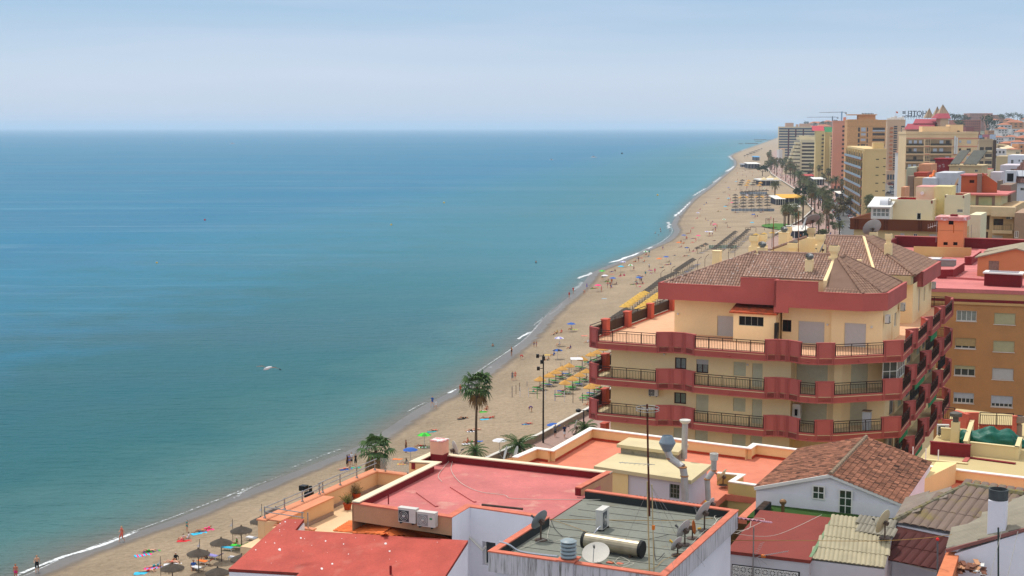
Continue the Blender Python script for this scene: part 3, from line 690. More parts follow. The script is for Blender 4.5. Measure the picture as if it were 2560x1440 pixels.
MF=dict(frame=MFR['maroonf'],fw=.08)
def z4(x,y):return(1440+x/4.5,820+y/4.5)
def z5(x,y):return(1960+x/4.235,820+y/4.235)
CS_=dict(sh=MFR['cream_shutter'])
def sidewin(z0):
 r=[]
 for k,(a,b_,kd)in enumerate(((2.2,4.6,'glass'),(6.4,8.6,'shutter'),(10.5,13.2,'glass'),(16.0,18.2,'shutter'),(19.4,21.6,'glass'),(24.0,26.6,'glass'))):
  r.append((8,(a,b_,z0+.1,z0+2.2),kd,dict(depth=.2,nx=3,**({}if kd=='glass' else CS_))))
 return r
lower_floor(24.4,27.0,[(0,(z4(1113,330),z4(1240,467)),'glass',dict(curtain=True,nx=2,**MF)),(0,(z4(1355,350),z4(1488,512)),'half',dict(f=.36,nx=2,curtain=True,**MF)),(0,(z4(1775,378),z4(1910,545)),'shutter',CS_),
(0,(z4(1985,393),z4(2095,680)),'shutter',CS_),(2,(.12,2.62,24.42,26.65),'shutter',CS_),(6,(.10,1.62,24.42,26.65),'shutter',CS_)]+sidewin(24.4))
lower_floor(21.4,24.0,[(0,(z4(1105,722),z4(1238,858)),'glass',dict(pane=mat('green_curtain','#76836f',.4,.2,9),nx=2,**MF)),(0,(z4(1352,745),z4(1488,960)),'shutter',CS_),(0,(z4(1770,783),z4(1905,945)),'shutter',CS_),
(0,(z4(1983,798),z4(2090,1085)),'shutter',CS_),(2,(.5,2.62,21.42,23.65),'shutter',CS_),(6,(.10,1.62,21.42,23.65),'shutter',CS_)]+sidewin(21.4))
lower_floor(18.4,21.0,[(0,(z4(1098,1118),z4(1195,1290)),'shutter',CS_),(0,(z4(1340,1135),z4(1480,1350)),'shutter',CS_),(0,(z4(1757,1175),z4(1905,1400)),'shutter',CS_),
(0,(z4(1965,1195),z4(2090,1420)),'shutter',CS_)]+sidewin(18.4))
lower_floor(2.4,18.0,[])
body.build('wall',CREAM,t)
ph=MB(N)
PH=[((-37.3,116.0),(-27.7,116.0)),((-27.7,116.0),(-27.7,114.9)),((-27.7,114.9),(-23.6,114.9)),((-23.6,114.9),(-23.6,114.6)),((-23.6,114.6),(-19.5,114.6)),((-19.5,114.6),(-19.5,123.0)),((-19.5,123.0),(-23,123.0)),
((-23,123.0),(-23,130.7)),((-23,130.7),(-19.65,130.7)),((-19.65,130.7),(-19.65,142.2)),((-19.65,142.2),(-37.3,142.2)),((-37.3,142.2),(-37.3,116.0))]
def z2(x,y):return(1440+x/3.879,540+y/3.879)
def z3(x,y):return(1960+x/4,540+y/4)
phw=[Wall(a,b_,27.4,31.0)for a,b_ in PH]
def phh(i,p0,p1,kd,**k):phw[i].hole(phw[i].px(*p0,*p1),kd,**k)
phh(0,z2(1372,965),z2(1526,1230),'shutter',trim=.06,trimm=CREAM)
phh(2,z2(2000,1005),z2(2087,1125),'glass',frame=MFR['maroonf'],pane=MFR['dark'],nx=2,sill=True,sillm=CREAM)
phh(2,z2(2160,1017),z2(2405,1300),'shutter',trim=.06,trimm=CREAM)
phh(4,z3(608,1067),z3(815,1345),'shutter',trim=.06,trimm=CREAM)
phw[5].hole((3.6,4.6,27.45,29.6),'shutter',sh=CREAM);phw[5].hole((5.6,6.6,28.4,29.6),'glass');phw[9].hole((3.4,4.3,28.0,30.2),'glass',nx=1);phw[9].hole((6.6,7.4,28.6,30.0),'glass',nx=1)
for w_ in phw:w_.build(ph)
for w_ in phw:w_.windows(t)
ph.build('penthouse_wall',CREAM,t)
bw=[Wall((-31.45,113.6),(-27.9,113.6),27.4,29.8),Wall((-27.9,113.6),(-27.9,116),27.4,29.8),Wall((-31.45,116),(-31.45,113.6),27.4,29.8)]
bw[0].hole(bw[0].px(*z2(1580,968),*z2(1818,1073)),'glass',pane=MFR['dark'],frame=mat('grey_bars','#8d8d84',.6),nx=4,fw=.035);mb=MB(N)
for w_ in bw:w_.build(mb)
o=mb.build('boiler_room',CREAM,t)
for w_ in bw:w_.windows(t)
mb=MB(N);mb.prism([(-31.75,113.35),(-27.75,113.35),(-27.75,116),(-31.75,116)],[29.78,29.78,30.3,30.3],[29.9,29.9,30.45,30.45]);mb.build('boiler_room_roof',mat('mossy_terracotta','#b5512f',.9,.15,2,dirt=.48,dirtc=(.06,.05,.03),dscale=3),t)
mb=MB(N);mb.box(-27.85,-27.6,112.9,113.5,27.4,29.2);mb.build('open_door',plain('black_door','#0c0c0e',.4),t)
def band(pts,z0,z1,th=.18,name='fascia',m=MAROON,closed=False):
 mb=MB(N);q=list(pts)
 for a,b_ in zip(q,q[1:]):
  w_=Wall(a,b_,z0,z1);w_.box(mb,0,w_.ln,z0,z1,-th,0);w_.box(mb,-.02,w_.ln+.02,z1+.002,z1+.05,-th-.03,.03)
 mb.build(name,m,t)
band([(-38.25,120.5),(-38.25,114.35),(-31.1,114.3)],30.5,31.85);band([(-31.1,114.3),(-28.0,114.3),(-28.0,113.2)],30.48,32.62);band([(-28.0,113.2),(-26.8,113.2)],30.05,32.64);band([(-26.8,113.2),(-24.45,113.2)],30.5,32.64)
band([(-24.45,113.2),(-20.85,113.15),(-19.15,114.6),(-19.15,123.9)],30.5,31.85);band([(-20.1,133.05),(-20.1,133.0),(-19.15,133.0),(-19.15,144.7),(-23,144.7)],30.5,31.85)
mb=MB(N);mb.prism([(-38.2,114.4),(-31.1,114.35),(-28,114.35),(-28,113.3),(-20.9,113.25),(-19.25,114.7),(-19.25,123.8),(-23,123.8),(-23,144.6),(-38.2,144.6)],30.9,31.05);mb.build('gutter_floor',mat('maroon_gutter','#5e1416',.8,.1),t)
mb=MB(N);mb.prism([(-23.1,133.1),(-19.25,133.1),(-19.25,144.6),(-23.1,144.6)],30.88,31.0);mb.build('gutter_floor',_M['maroon_gutter'],t)
EA,RI=114.5,118.4
e0,e1=hv(1858,692,EA),hv(2046,701,EA);ze=(e0[2]+e1[2])/2;r0,r1=hv(1905,632,RI),hv(2070,638,RI);zr=(r0[2]+r1[2])/2
slope([(-31.0,EA,ze),(-24.3,EA,ze),(-24.3,RI,zr),(-30.6,RI,zr)],.24,.36,BROWNTILE,t)
capline((-30.7,RI,zr+.03),(-23.9,RI,zr+.03),.15,BROWNTILE,t)
mb=MB(N);mb.prism([(-31.0,EA+.1),(-24.3,EA+.1),(-24.3,EA+.3),(-31.0,EA+.3)],31.0,ze+.01);mb.box(-31,-24.35,RI-.1,RI,31,zr-.05);mb.build('roof_wall',CREAM,t)
mb=MB(N);mb.add([(-24.28,EA-.2,31.0),(-24.0,EA-.2,31.0),(-24.0,RI+.2,31.0),(-24.28,RI+.2,31.0),(-24.28,EA-.2,ze+.02),(-24.0,EA-.2,ze+.02),(-24.0,RI+.2,zr+.16),(-24.28,RI+.2,zr+.16)],
[(3,2,1,0),(4,5,6,7),(0,1,5,4),(1,2,6,5),(2,3,7,6),(3,0,4,7)]);mb.build('roof_parapet',CREAM,t)
slope([(-37.9,114.85,31.75),(-31.0,114.6,31.75),(-30.75,RI,zr-.12),(-31.6,RI,zr-.14)],.24,.36,BROWNTILE,t)
mb=MB(N);a,b_=Vector((-37.95,115.0,31.72)),Vector((-31.1,RI+.2,zr+.0));mb.prism([(a.x,a.y),(b_.x,b_.y),(b_.x-.1,b_.y+.35),(a.x-.1,a.y+.35)],31.0,[a.z,b_.z,b_.z,a.z]);mb.build('roof_verge',CREAM,t)
capline((-37.95,115.15,31.85),(-31.0,RI+.35,zr+.08),.13,BROWNTILE,t)
AP=(-23.7,117.3,34.25);AP2=(-23.75,120.2,34.2)
slope([(-24.0,113.55,31.8),(-20.95,113.5,31.8),(-21.3,114.2,32.15),AP,(-24.0,117.3,34.25)],.24,.36,BROWNTILE2,t)
slope([(-20.95,113.5,31.8),(-19.55,114.75,31.8),AP],.24,.36,BROWNTILE2,t)
slope([(-19.55,114.75,31.8),(-19.55,123.6,31.8),AP2,AP],.24,.36,BROWNTILE2,t)
slope([(-19.55,123.6,31.8),(-24,123.6,31.8),AP2],.24,.36,BROWNTILE2,t)
capline((-20.9,113.5,31.87),(AP[0],AP[1],AP[2]+.02),.13,BROWNTILE2,t);capline((-19.55,114.75,31.87),(AP[0],AP[1],AP[2]+.03),.13,BROWNTILE2,t);capline((-19.55,123.6,31.87),(AP2[0],AP2[1],AP2[2]+.02),.13,BROWNTILE2,t);capline(AP,AP2,.13,BROWNTILE2,t)
z0_=31.8;RZ=34.6;RV=136.0
uL,uR=hv(2060,590,RV)[0],hv(2160,592,RV)[0];RZ=hv(2110,592,RV)[2]
slope([(-32.5,129.6,z0_),(-19.4,129.8,z0_),(uR,RV,RZ),(uL,RV,RZ)],.25,.38,BROWNTILE,t)
slope([(-19.4,129.8,z0_),(-19.4,144.4,z0_),(uR+.3,139,RZ),(uR,RV,RZ)],.25,.38,BROWNTILE2,t)
mb=MB(N);mb.obox((uR,RV-.1,RZ+.06),(-22.95,129.7,32.0),.22,.2);mb.build('roof_parapet',CREAM,t)
capline((-19.4,129.75,z0_+.07),(uR,RV,RZ+.03),.14,BROWNTILE2,t);capline((uL,RV,RZ+.03),(uR,RV,RZ+.03),.15,BROWNTILE,t)
mb=MB(N);mb.prism([(-38,123.9),(-24.2,123.9),(-24.2,RI+.3),(-30.6,RI+.3)],31.0,31.9);mb.prism([(-38,129.5),(-19.7,129.7),(-19.7,130.9),(-38,130.9)],31.0,31.78)
mb.build('flat_roof',mat('cream_roof','#c9b58a',.9,.1,1),t)
g0,g1=hv(1880,640,127),hv(2016,592,127);mb=MB(N);mb.prism([(g0[0],127),(g1[0],127),(g1[0],127.3),(g0[0],127.3)],31.0,[g0[2]-.1,g1[2]-.1,g1[2]-.1,g0[2]-.1]);mb.prism([(g1[0]+.002,127),(hv(2048,594,127)[0],127),(hv(2048,594,127)[0],127.3),(g1[0]+.002,127.3)],31.0,g1[2]-.1)
g2=hv(2050,594,127);mb.add([(g2[0],127,31),(g2[0]+.01,127,g2[2]),(uL,RV,RZ+.1),(uL-1.5,129.6,31)],[(0,1,2,3)]);mb.build('roof_parapet',CREAM,t)
capline((g0[0],127.15,g0[2]-.02),(g1[0],127.15,g1[2]-.02),.15,BROWNTILE,t)
def chimney(px0,px1,ytop,ybot,v,kind,parent=BLK,m=CREAM,ztop=None):
 a=hv(px0,ybot,v);b_=hv(px1,ybot,v);zt=hv(px0,ytop,v)[2];wd=abs(b_[0]-a[0]);zb=min(a[2],32.0);cx=(a[0]+b_[0])/2;cy=v+wd/2;mb=MB(N)
 if kind=='plain':mb.box(a[0],b_[0],v,v+wd,zb,zt);mb.box(a[0]-.04,b_[0]+.04,v-.04,v+wd+.04,zt+.002,zt+.08)
 if kind=='crown':
  h=zt-zb;s_=min(.95,h*.55);mb.box(a[0],b_[0],v,v+wd,zb,zt-s_);r=wd/2
  mb.box(cx-r*.62,cx+r*.62,cy-r*.62,cy+r*.62,zt-s_+.002,zt-s_*.62);mb.box(cx-r*.78,cx+r*.78,cy-r*.78,cy+r*.78,zt-s_*.62+.002,zt-s_*.5)
  mb.box(cx-r*.92,cx+r*.92,cy-r*.92,cy+r*.92,zt-s_*.5+.002,zt-.05);mb.box(cx-r*.8,cx+r*.8,cy-r*.8,cy+r*.8,zt-.048,zt)
 if kind=='turbine':mb.box(a[0],b_[0],v,v+wd,zb,zt-.55);mb.box(a[0]-.03,b_[0]+.03,v-.03,v+wd+.03,zt-.548,zt-.48)
 o=mb.build('chimney',m,parent)
 if kind=='crown':mb=MB(N);mb.box(cx-wd*.36,cx+wd*.36,cy-wd*.36,cy+wd*.36,zt+.003,zt+.02);mb.build('soot_opening',MFR['dark'],o)
 if kind=='turbine':
  mb=MB();c=N.W(cx,cy,zt-.48)
  for k in range(14):
   aa=k*math.pi/7;pts=[]
   for j in range(6):ph_=math.pi*j/5;rr=.27*math.sin(ph_)+.05;pts.append(c+Vector((rr*math.cos(aa+ph_*.5),rr*math.sin(aa+ph_*.5),.02+.25*(1-math.cos(ph_)))))
   for j in range(5):mb.obox(pts[j],pts[j+1],.09,.012)
  mb.lathe(tuple(c),[(.16,0),(.2,.05),(.21,.26),(.17,.44),(.05,.52)],12);mb.build('wind_turbine',mat('galvanised','#9a9a98',.4,.1,8,metal=.6),o)
for a in((1780,1799,629,668,118.2,'plain'),(1892,1913,605,645,118.6,'turbine'),(1871,1894,589,634,123.0,'crown'),(1894,1914,586,634,123.6,'crown'),(2012,2030,635,674,115.6,'turbine'),
(2070,2095,614,656,117.6,'crown'),(2036,2060,586,636,126.0,'crown'),(1966,1994,607,640,124.0,'crown'),(2210,2228,584,632,133.0,'crown'),(2171,2192,580,606,139.0,'crown'),
(1946,1968,568,610,131,'turbine'),(1955,1976,567,606,133,'crown'),(2016,2036,570,598,138,'crown'),(2140,2152,652,668,127.5,'plain')):chimney(*a)
def wall_ac(px,py,plane,val,label=None,dz=0,facing='-v'):
 if plane=='v':p=hv(px,py,val);w_=N.W(p[0],p[1]-.2,p[2]);rz=-N.a
 else:p=hu(px,py,val);w_=N.W(p[0]+.2,p[1],p[2]);rz=-N.a+R(90)
 ac_unit(tuple(w_-Vector(BLK.location)),rz,label,.8,.62,.3,parent=BLK)
wall_ac(1636,990,'v',109.7);wall_ac(2213,808,'u',-19.35);wall_ac(2251,777,'u',-19.35);wall_ac(2329,722,'u',-19.5)
for px,py,v in((1695,785,116),(1869,912,109.9),(2069,812,114.9),(2179,818,114.6),(1661,886,109.9)):
 p=hv(px,py,v-.1);mb=MB(N);mb.lathe((p[0],p[1],p[2]-.09),[(.02,0),(.1,.04),(.1,.14),(.02,.18)],10);mb.build('wall_lamp',MFR['white'],t)
GA=mat('green_awning','#1d7a4a',.8,.12,2)
for P0,P1,z in(((-17.6,119.4),(-17.6,124.5),24.0),((-17.6,127.6),(-17.6,132.4),21.0),((-17.6,112.2),(-17.6,116.2),21.0),((-17.6,119.4),(-17.6,124.5),18.0),((-17.6,127.6),(-17.6,131.4),27.0-.1)):
 w_=Wall(P0,P1,z-.3,z+.1);mb=MB(N);w_.box(mb,0,w_.ln,z-.62,z-.2,.02,.06);w_.box(mb,0,w_.ln,z-.2,z-.14,-.2,.06);mb.build('green_awning',GA,t)
ST=bpy.data.materials.new('striped_awning');ST.use_nodes=True;n=ST.node_tree.nodes;l=ST.node_tree.links.new;wv_=n.new('ShaderNodeTexWave');wv_.inputs['Scale'].default_value=1.15;wv_.bands_direction='X'
g_=n.new('ShaderNodeNewGeometry');l(g_.outputs['Position'],wv_.inputs['Vector']);cr_=n.new('ShaderNodeValToRGB');cr_.color_ramp.interpolation='CONSTANT';cr_.color_ramp.elements[0].color=(.02,.22,.10,1);cr_.color_ramp.elements[1].position=.5;cr_.color_ramp.elements[1].color=(.03,.09,.16,1)
x_=cr_.color_ramp.elements.new(.8);x_.color=(.10,.33,.09,1);l(wv_.outputs['Fac'],cr_.inputs[0]);l(cr_.outputs[0],n['Principled BSDF'].inputs['Base Color'])
for P0,P1 in(((-25.3,107.4),(-22.2,107.5)),((-22.1,107.6),(-19.4,109.7))):
 w_=Wall(P0,P1,17.3,17.9);mb=MB(N);w_.box(mb,0,w_.ln,17.35,17.8,.3,.33);w_.box(mb,0,w_.ln,17.8,17.83,-1.2,.33);o=mb.build('striped_awning',ST,t);mb=MB(N);w_.box(mb,0,w_.ln,17.62,17.68,.332,.345);mb.build('awning_stripe',MFR['white'],o)
def onbal(name,label,cat,u,v,z,m,parts):
 o=thing(name,label,cat,tuple(N.W(u,v,z)))
 for nm,mm,bx in parts:mb=MB(N);[mb.box(*b_)for b_ in bx];mb.build(nm,mm,o)
onbal('storage_cupboard','pale grey cupboard on the third balcony down, near the right corner','cupboard',-19.3,112.6,21.4,None,[('cupboard_body',MFR['pale'],[(-20.3,-19.7,111.2,111.9,21.41,22.85)]),('cupboard_top',mat('beige_board','#9c8d72',.8),[(-20.34,-19.66,111.15,111.95,22.852,22.9)])])
onbal('water_heater','white boiler box on the recessed corner of the third balcony','water heater',-25.3,110.9,21.4,None,[('heater_body',MFR['white'],[(-25.62,-25.0,110.3,110.8,21.6,23.2)]),('heater_flue',MFR['dark'],[(-25.4,-25.2,110.2,110.296,22.3,22.8)])])
for zf,P0,P1,nx in((24.4,(-18.9,111.6),(-17.9,112.5),2),(24.4,(-17.9,112.5),(-17.9,116),4),(18.4,(-17.9,112.5),(-17.9,116.2),3),(21.4,(-17.9,119.6),(-17.9,124.4),5),(24.4,(-17.9,127.6),(-17.9,132.4),5),(21.4,(-17.9,135.8),(-17.9,140.6),6)):
 w_=Wall(P0,P1,zf,zf+2.45);hh=(0.02,w_.ln-.02,zf+.9,zf+2.4);fr_=MFR['white']if(zf==24.4 and P0[1]<113)else mat('dark_alu','#2b2a2a',.4)
 make_window(w_,t,*hh,'glass',.1,dict(frame=fr_,nx=nx,nz=2,name='loggia_glazing',pane=plain('smoked_glass',(.05,.055,.05),.15,0,.6)))
def roofdish(px,py,v,r,az,el,label,pole=.7,**k):
 p=hv(px,py,v);b_=N.W(p[0],p[1],p[2]-pole);return dish(tuple(b_),r,az,el,label,pole=pole,**k)
roofdish(2056,624,119.3,.48,R(-70),R(22),'grey satellite dish beside the crowned chimney on brown tiles')
roofdish(1988,611,126,.40,R(-120),R(30),'small dark satellite dish low against the cream gable',m=mat('dish_dark','#8e8478',.6,.15,4))
roofdish(2032,552,140,.80,R(-20),R(52),'large tilted satellite dish seen from behind with bracket ring')
roofdish(2014,560,137.5,.62,R(-85),R(18),'edge-on grey satellite dish under the large tilted dish')
roofdish(1974,590,135.5,.62,R(-100),R(15),'half hidden round satellite dish beside the turbine chimney')
roofdish(2182,572,139.5,0.92,R(-12),R(35),'big round satellite dish seen from behind above the rear roof',m=mat('dish_pale','#c4c2bf',.5,.05,2))
for px,y0,y1,v,lb in((1934,545,650,121.5,'thin rusty antenna pole left of the gable wall'),(1996,530,640,123.5,'taller rusty antenna pole standing against the cream gable')):
 a,b_=hv(px,y1,v),hv(px,y0,v);o=thing('antenna_pole',lb,'antenna',tuple(N.W(*a)));mb=MB(N);mb.tube([a,b_],.03,6);mb.build('pole',mat('rust','#8a4b24',.8,.3,3),o)
 mb=MB(N);[mb.tube([(a[0]-.02,v,z),(a[0]+.3,v,z)],.012,4)for z in(b_[2]-.3,b_[2]-.8)];mb.build('pole_bracket',IRON,o)
# ================= NEAR ROOFS =================
def gp(px,py,z):u,v=N.g(px,py,z);return(u,v,z)
def a1(x,y):return(560+x/3.6,1040+y/3.6)
def a2(x,y):return(1180+x/3.657,1060+y/3.657)
def a3(x,y):return(1780+x/3.282,1060+y/3.282)
WHITE=mat('white_render','#e8e6ec',.85,.05,.5,fine=.02)
STREAK=mat('streaked_white_render','#c9c4c8',.9,.08,.8,dirt=.47,dirtc=(.10,.09,.07),dscale=1.6,streak=True)
REDCOAT=mat('red_roof_coating','#be6a66',.75,.15,.55,fine=.07,dirt=.40,dirtc=(.60,.33,.25),dscale=.8)
REDCOAT2=mat('red_roof_coating_patched','#b45044',.85,.16,.9,bump=.25,bs=6,fine=.08,dirt=.40,dirtc=(.50,.15,.11),dscale=1.1)
GREYFELT=mat('grey_roofing_felt','#787a70',.9,.10,.5,fine=.09,dirt=.36,dirtc=(.16,.13,.075),dscale=.9)
ORANGE=mat('terracotta_coping','#c87058',.85,.15,2,fine=.1,dirt=.35,dirtc=(.30,.16,.11),dscale=3)
CREAMCOP=mat('cream_coping','#e2d3b4',.8,.06,1)
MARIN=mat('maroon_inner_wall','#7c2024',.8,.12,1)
TANR=mat('tan_render','#c08f6c',.9,.07,1,fine=.05)
PEACH=mat('peach_render','#dcb48a',.9,.05,.6)
YEL=mat('pale_yellow_render','#efd195',.9,.05,.4,fine=.02)
YELWHITE=mat('white_coping','#efe8dc',.7,.04,1)
def coping(pts,z,wd,th,m,parent,name='coping',side=-1,closed=False):
 """flat capping along a wall top; side -1 = inward (left of travel)"""
 mb=MB(N);q=list(pts)+([pts[0]]if closed else[]);P2=[Vector(p[:2])for p in q];inn=[];n=len(P2)
 def nrm(a,b_):d=(b_-a).normalized();return Vector((-d.y,d.x))*(-side)
 for i in range(n):
  if closed and i in(0,n-1):n1,n2=nrm(P2[-2],P2[-1]),nrm(P2[0],P2[1])
  else:n1=nrm(P2[max(i-1,0)],P2[max(i,1)])if i>0 else nrm(P2[0],P2[1]);n2=nrm(P2[i],P2[i+1])if i<n-1 else n1
  b_=(n1+n2);b_=b_.normalized()if b_.length>.01 else n1;inn.append(P2[i]+b_*(wd/max(.35,b_.dot(n1))))
 for i in range(n-1):mb.prism([tuple(P2[i]),tuple(P2[i+1]),tuple(inn[i+1]),tuple(inn[i])],z,z+th)
 return mb.build(name,m,parent)
def wallring(pts,z0,z1,m,parent,name='wall',closed=True,holes={}):
 mb=MB(N);q=list(pts)+([pts[0]]if closed else[]);ws=[Wall(a,b_,z0,z1)for a,b_ in zip(q,q[1:])]
 for i,hs in holes.items():
  for r,kd,k in hs:ws[i].hole(ws[i].px(*r[0],*r[1])if isinstance(r[0],tuple)else r,kd,**k)
 for w_ in ws:w_.build(mb)
 o=mb.build(name,m,parent)
 for w_ in ws:w_.windows(parent)
 return o
ZP=29.0
t=thing('house','low house with flat pink-red roof, cream and orange edging and a tall stub chimney','house',tuple(N.W(-27,56,2.4)))
HA=t
RR=[(-30.94,51.55),(-26.0,51.3),(-26.05,53.1),(-22.55,52.85),(-22.55,57.7),(-22.8,57.7),(-22.6,61.2),(-32.2,61.3),(-32.2,59.0),(-31.1,59.2)]
mb=MB(N);mb.prism([(-30.8,51.7),(-26.2,51.5),(-26.2,53.25),(-22.7,53.0),(-22.54,52.95),(-22.54,57.6),(-22.75,61.05),(-32.1,61.15),(-32.1,59.15),(-31.0,59.3)],28.3,28.66);mb.build('roof',REDCOAT,t)
w_h=Wall((-26.05,53.1),(-22.55,52.85),2.4,28.3)
wallring(RR[1:4],2.4,28.9,WHITE,t,closed=False,holes={1:[((a2(95,1070),a2(215,1310)),'glass',dict(nx=1,depth=.3))]})
mb=MB(N);mb.prism([(-30.9,51.58),(-26.03,51.33),(-26.03,51.6),(-30.9,51.9)],28.15,28.9);mb.build('front_wall',TANR,t)
wallring([(-26.0,51.34),(-26.05,53.1)],28.1,28.92,WHITE,t,name='parapet',closed=False)
wallring([RR[8],RR[9],RR[0]],26.0,28.95,PEACH,t,name='side_wall',closed=False);wallring([RR[5],RR[6],RR[7],RR[8]],2.4,28.95,TANR,t,name='rear_wall',closed=False)
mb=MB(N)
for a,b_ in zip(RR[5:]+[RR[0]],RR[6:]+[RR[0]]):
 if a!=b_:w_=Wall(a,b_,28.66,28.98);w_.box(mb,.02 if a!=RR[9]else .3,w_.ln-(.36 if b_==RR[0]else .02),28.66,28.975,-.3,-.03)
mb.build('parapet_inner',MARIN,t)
coping(RR[6:]+[RR[0]],28.98,.36,.05,CREAMCOP,t);coping([RR[0],RR[1],RR[2],(-22.55,52.87)],28.90,.34,.05,ORANGE,t);coping([(-22.8,57.72),(-22.6,61.15)],28.984,.3,.05,ORANGE,t)
mb=MB(N);[mb.obox(gp(*a1(*p),28.68),gp(*a1(*q),28.68),.14,.07)for p,q in(((1740,690),(1915,815)),((2045,640),(2260,775)))];mb.build('roof_ridges',REDCOAT,t,kind='stuff')
mb=MB(N);p=gp(*a1(1480,795),28.9);mb.obox(p,(p[0],p[1],p[2]+.45),.04,.04);mb.build('roof_spike',MARIN,t)
p=gp(1099,1157,28.66);mb=MB(N);mb.box(p[0]-.33,p[0]+.33,p[1]-.33,p[1]+.33,28.6,29.15);o=mb.build('chimney_base',MARIN,t)
mb=MB(N);mb.box(p[0]-.335,p[0]+.335,p[1]-.335,p[1]+.335,29.15,29.78);mb.build('chimney',mat('salmon_render','#e3ad90',.9,.08,2),t)
mb=MB(N);mb.box(p[0]-.36,p[0]+.36,p[1]-.36,p[1]+.36,29.782,29.83);mb.build('chimney_cap',mat('pink_white_cap','#cf8f8c',.85,.1,3,white=.5,wscale=4),t)
p=N.W(*gp(1134,1150,28.66));dish(tuple(p),.42,R(70),R(12),'satellite dish on a low stand beside the stub chimney on the red roof',pole=.5)
for k,(px,py,tg,gc)in enumerate(((1021,1308,None,'#3b3d40'),(1069,1318,plain('green_badge','#1f8a4a'),'#8f8f8c'))):
 a=hv(px,py,51.2);w_=N.W(a[0],51.2-.02*k,a[2]);ac_unit(tuple(w_),-N.a,('left air conditioner with dark grille hung under the red roof edge','right air conditioner with pale grille and green badge under the red roof edge')[k],.84,.62,.3,group='air conditioners under the red roof edge',tagm=tg,grille=gc)
def cable(pts,label,m,r=.012,z=None):
 q=[N.W(*(gp(x,y,zz)))for x,y,zz in pts];sm=[]
 for i in range(len(q)-1):
  p0,p1,p2,p3=q[max(i-1,0)],q[i],q[i+1],q[min(i+2,len(q)-1)]
  for j in range(6):
   tt=j/6;sm.append(.5*((2*p1)+(p2-p0)*tt+(2*p0-5*p1+4*p2-p3)*tt*tt+(3*p1-p0-3*p2+p3)*tt**3))
 sm.append(q[-1]);mb=MB();mb.tube(sm,r,5);o=mb.build('cable',m);tag(o,label,'cable','cables on the roofs');return o
WC=mat('white_cable','#c8c2b4',.6,.1,3);BC=plain('black_cable','#1c1c1c',.6);YC=mat('ochre_cable','#a8854c',.7,.1,3)
cable([(*a1(2030,400),28.72),(*a1(1930,530),28.7),(*a1(1960,590),28.7)],'pale cable looping forward from the dish on the red roof',WC)
cable([(*a1(2060,400),28.72),(*a1(2045,490),28.7),(*a1(2130,600),28.7),(*a1(2300,680),28.7),(*a1(2520,710),28.7),(*a2(370,680),28.7),(*a2(760,690),28.7),(*a2(1240,690),28.7)],'long pale cable curving right across the red roof',WC)
cable([(*a2(960,672),28.7),(*a2(1200,690),28.7),(*a2(1480,715),28.7),(*a2(1700,740),28.7)],'black cable along the rear edge of the grey roof',BC)
mb=MB(N);mb.tube([gp(*a2(90,738),28.95),gp(*a2(465,778),28.95)],.05,7);tag(mb.build('pipe',mat('old_pipe','#4d4138',.8,.2,4)),'dark loose pipe lying along the orange coping of the red roof','pipe')
mb=MB(N);w_=w_h;pts=[(a2(-30,960)),(a2(10,1030)),(a2(100,1150)),(a2(140,1110))];mb.tube([w_.pt(*N.hit(x,y,w_.P0,w_.P1),.08)for x,y in[a1(2120,1100),a1(2190,1062),a1(2260,1130),a1(2335,1205),a1(2365,1170)]],.045,7)
mb.build('wall_pipe',mat('plastic_white','#d8d4c8',.5,.04,2),HA)
OT=mat('orange_tile','#dd7034',.75,.12,2,tint=.25)
slope([gp(*a1(985,1040),27.45),gp(*a1(1140,945),27.45),gp(*a1(1560,985),28.0),gp(*a1(1440,1075),28.0)],.19,.33,OT,HA,name='canopy_tiles',rise=.055)
slope([gp(*a1(2065,1105),27.5),gp(*a1(1900,1112),27.5),gp(*a1(1440,1075),28.02),gp(*a1(1560,985),28.02)],.19,.33,OT,HA,name='canopy_tiles',rise=.055)
t=thing('lean_to','foreground lean-to with a sloping red roof spotted with white paint flakes','building',tuple(N.W(-29,49,2.4)))
HB=t
def pl3(px,py,A=gp(738,1325,27.7),B=gp(1170,1351,28.2),C=gp(1113,1440,27.5)):
 a,b_,c=Vector(A),Vector(B),Vector(C);n=(b_-a).cross(c-a);z=27.5
 for _ in range(25):
  p=gp(px,py,z);zz=a.z-(n.x*(p[0]-a.x)+n.y*(p[1]-a.y))/n.z;z+=(zz-z)*.3
 return gp(px,py,z)
TOP=[pl3(711,1297),pl3(760,1298),pl3(738,1325),pl3(1170,1351),pl3(1085,1484),pl3(700,1484),pl3(748,1432),pl3(571,1422)]
mb=MB(N);mb.add(TOP,[(7,6,5,4,3,2,1,0)]);mb.add([(p[0],p[1],p[2]-.12)for p in TOP],[tuple(range(8))])
for i in range(8):j=(i+1)%8;mb.add([TOP[i],TOP[j],(TOP[j][0],TOP[j][1],TOP[j][2]-.12),(TOP[i][0],TOP[i][1],TOP[i][2]-.12)],[(0,1,2,3),(3,2,1,0)])
mb.build('roof',REDCOAT2,t)
mb=MB(N);mb.prism([(p[0]*.995-.13,p[1]*.998+.08)for p in TOP],2.4,[p[2]-.15 for p in TOP][::1]);mb.build('wall',WHITE,t)
mb=MB(N);p=pl3(*a1(1500,1425));mb.obox(p,(p[0],p[1],p[2]+.35),.07,.07);mb.build('roof_spike',MARIN,t)
fl=random.Random(5);mb=MB(N)
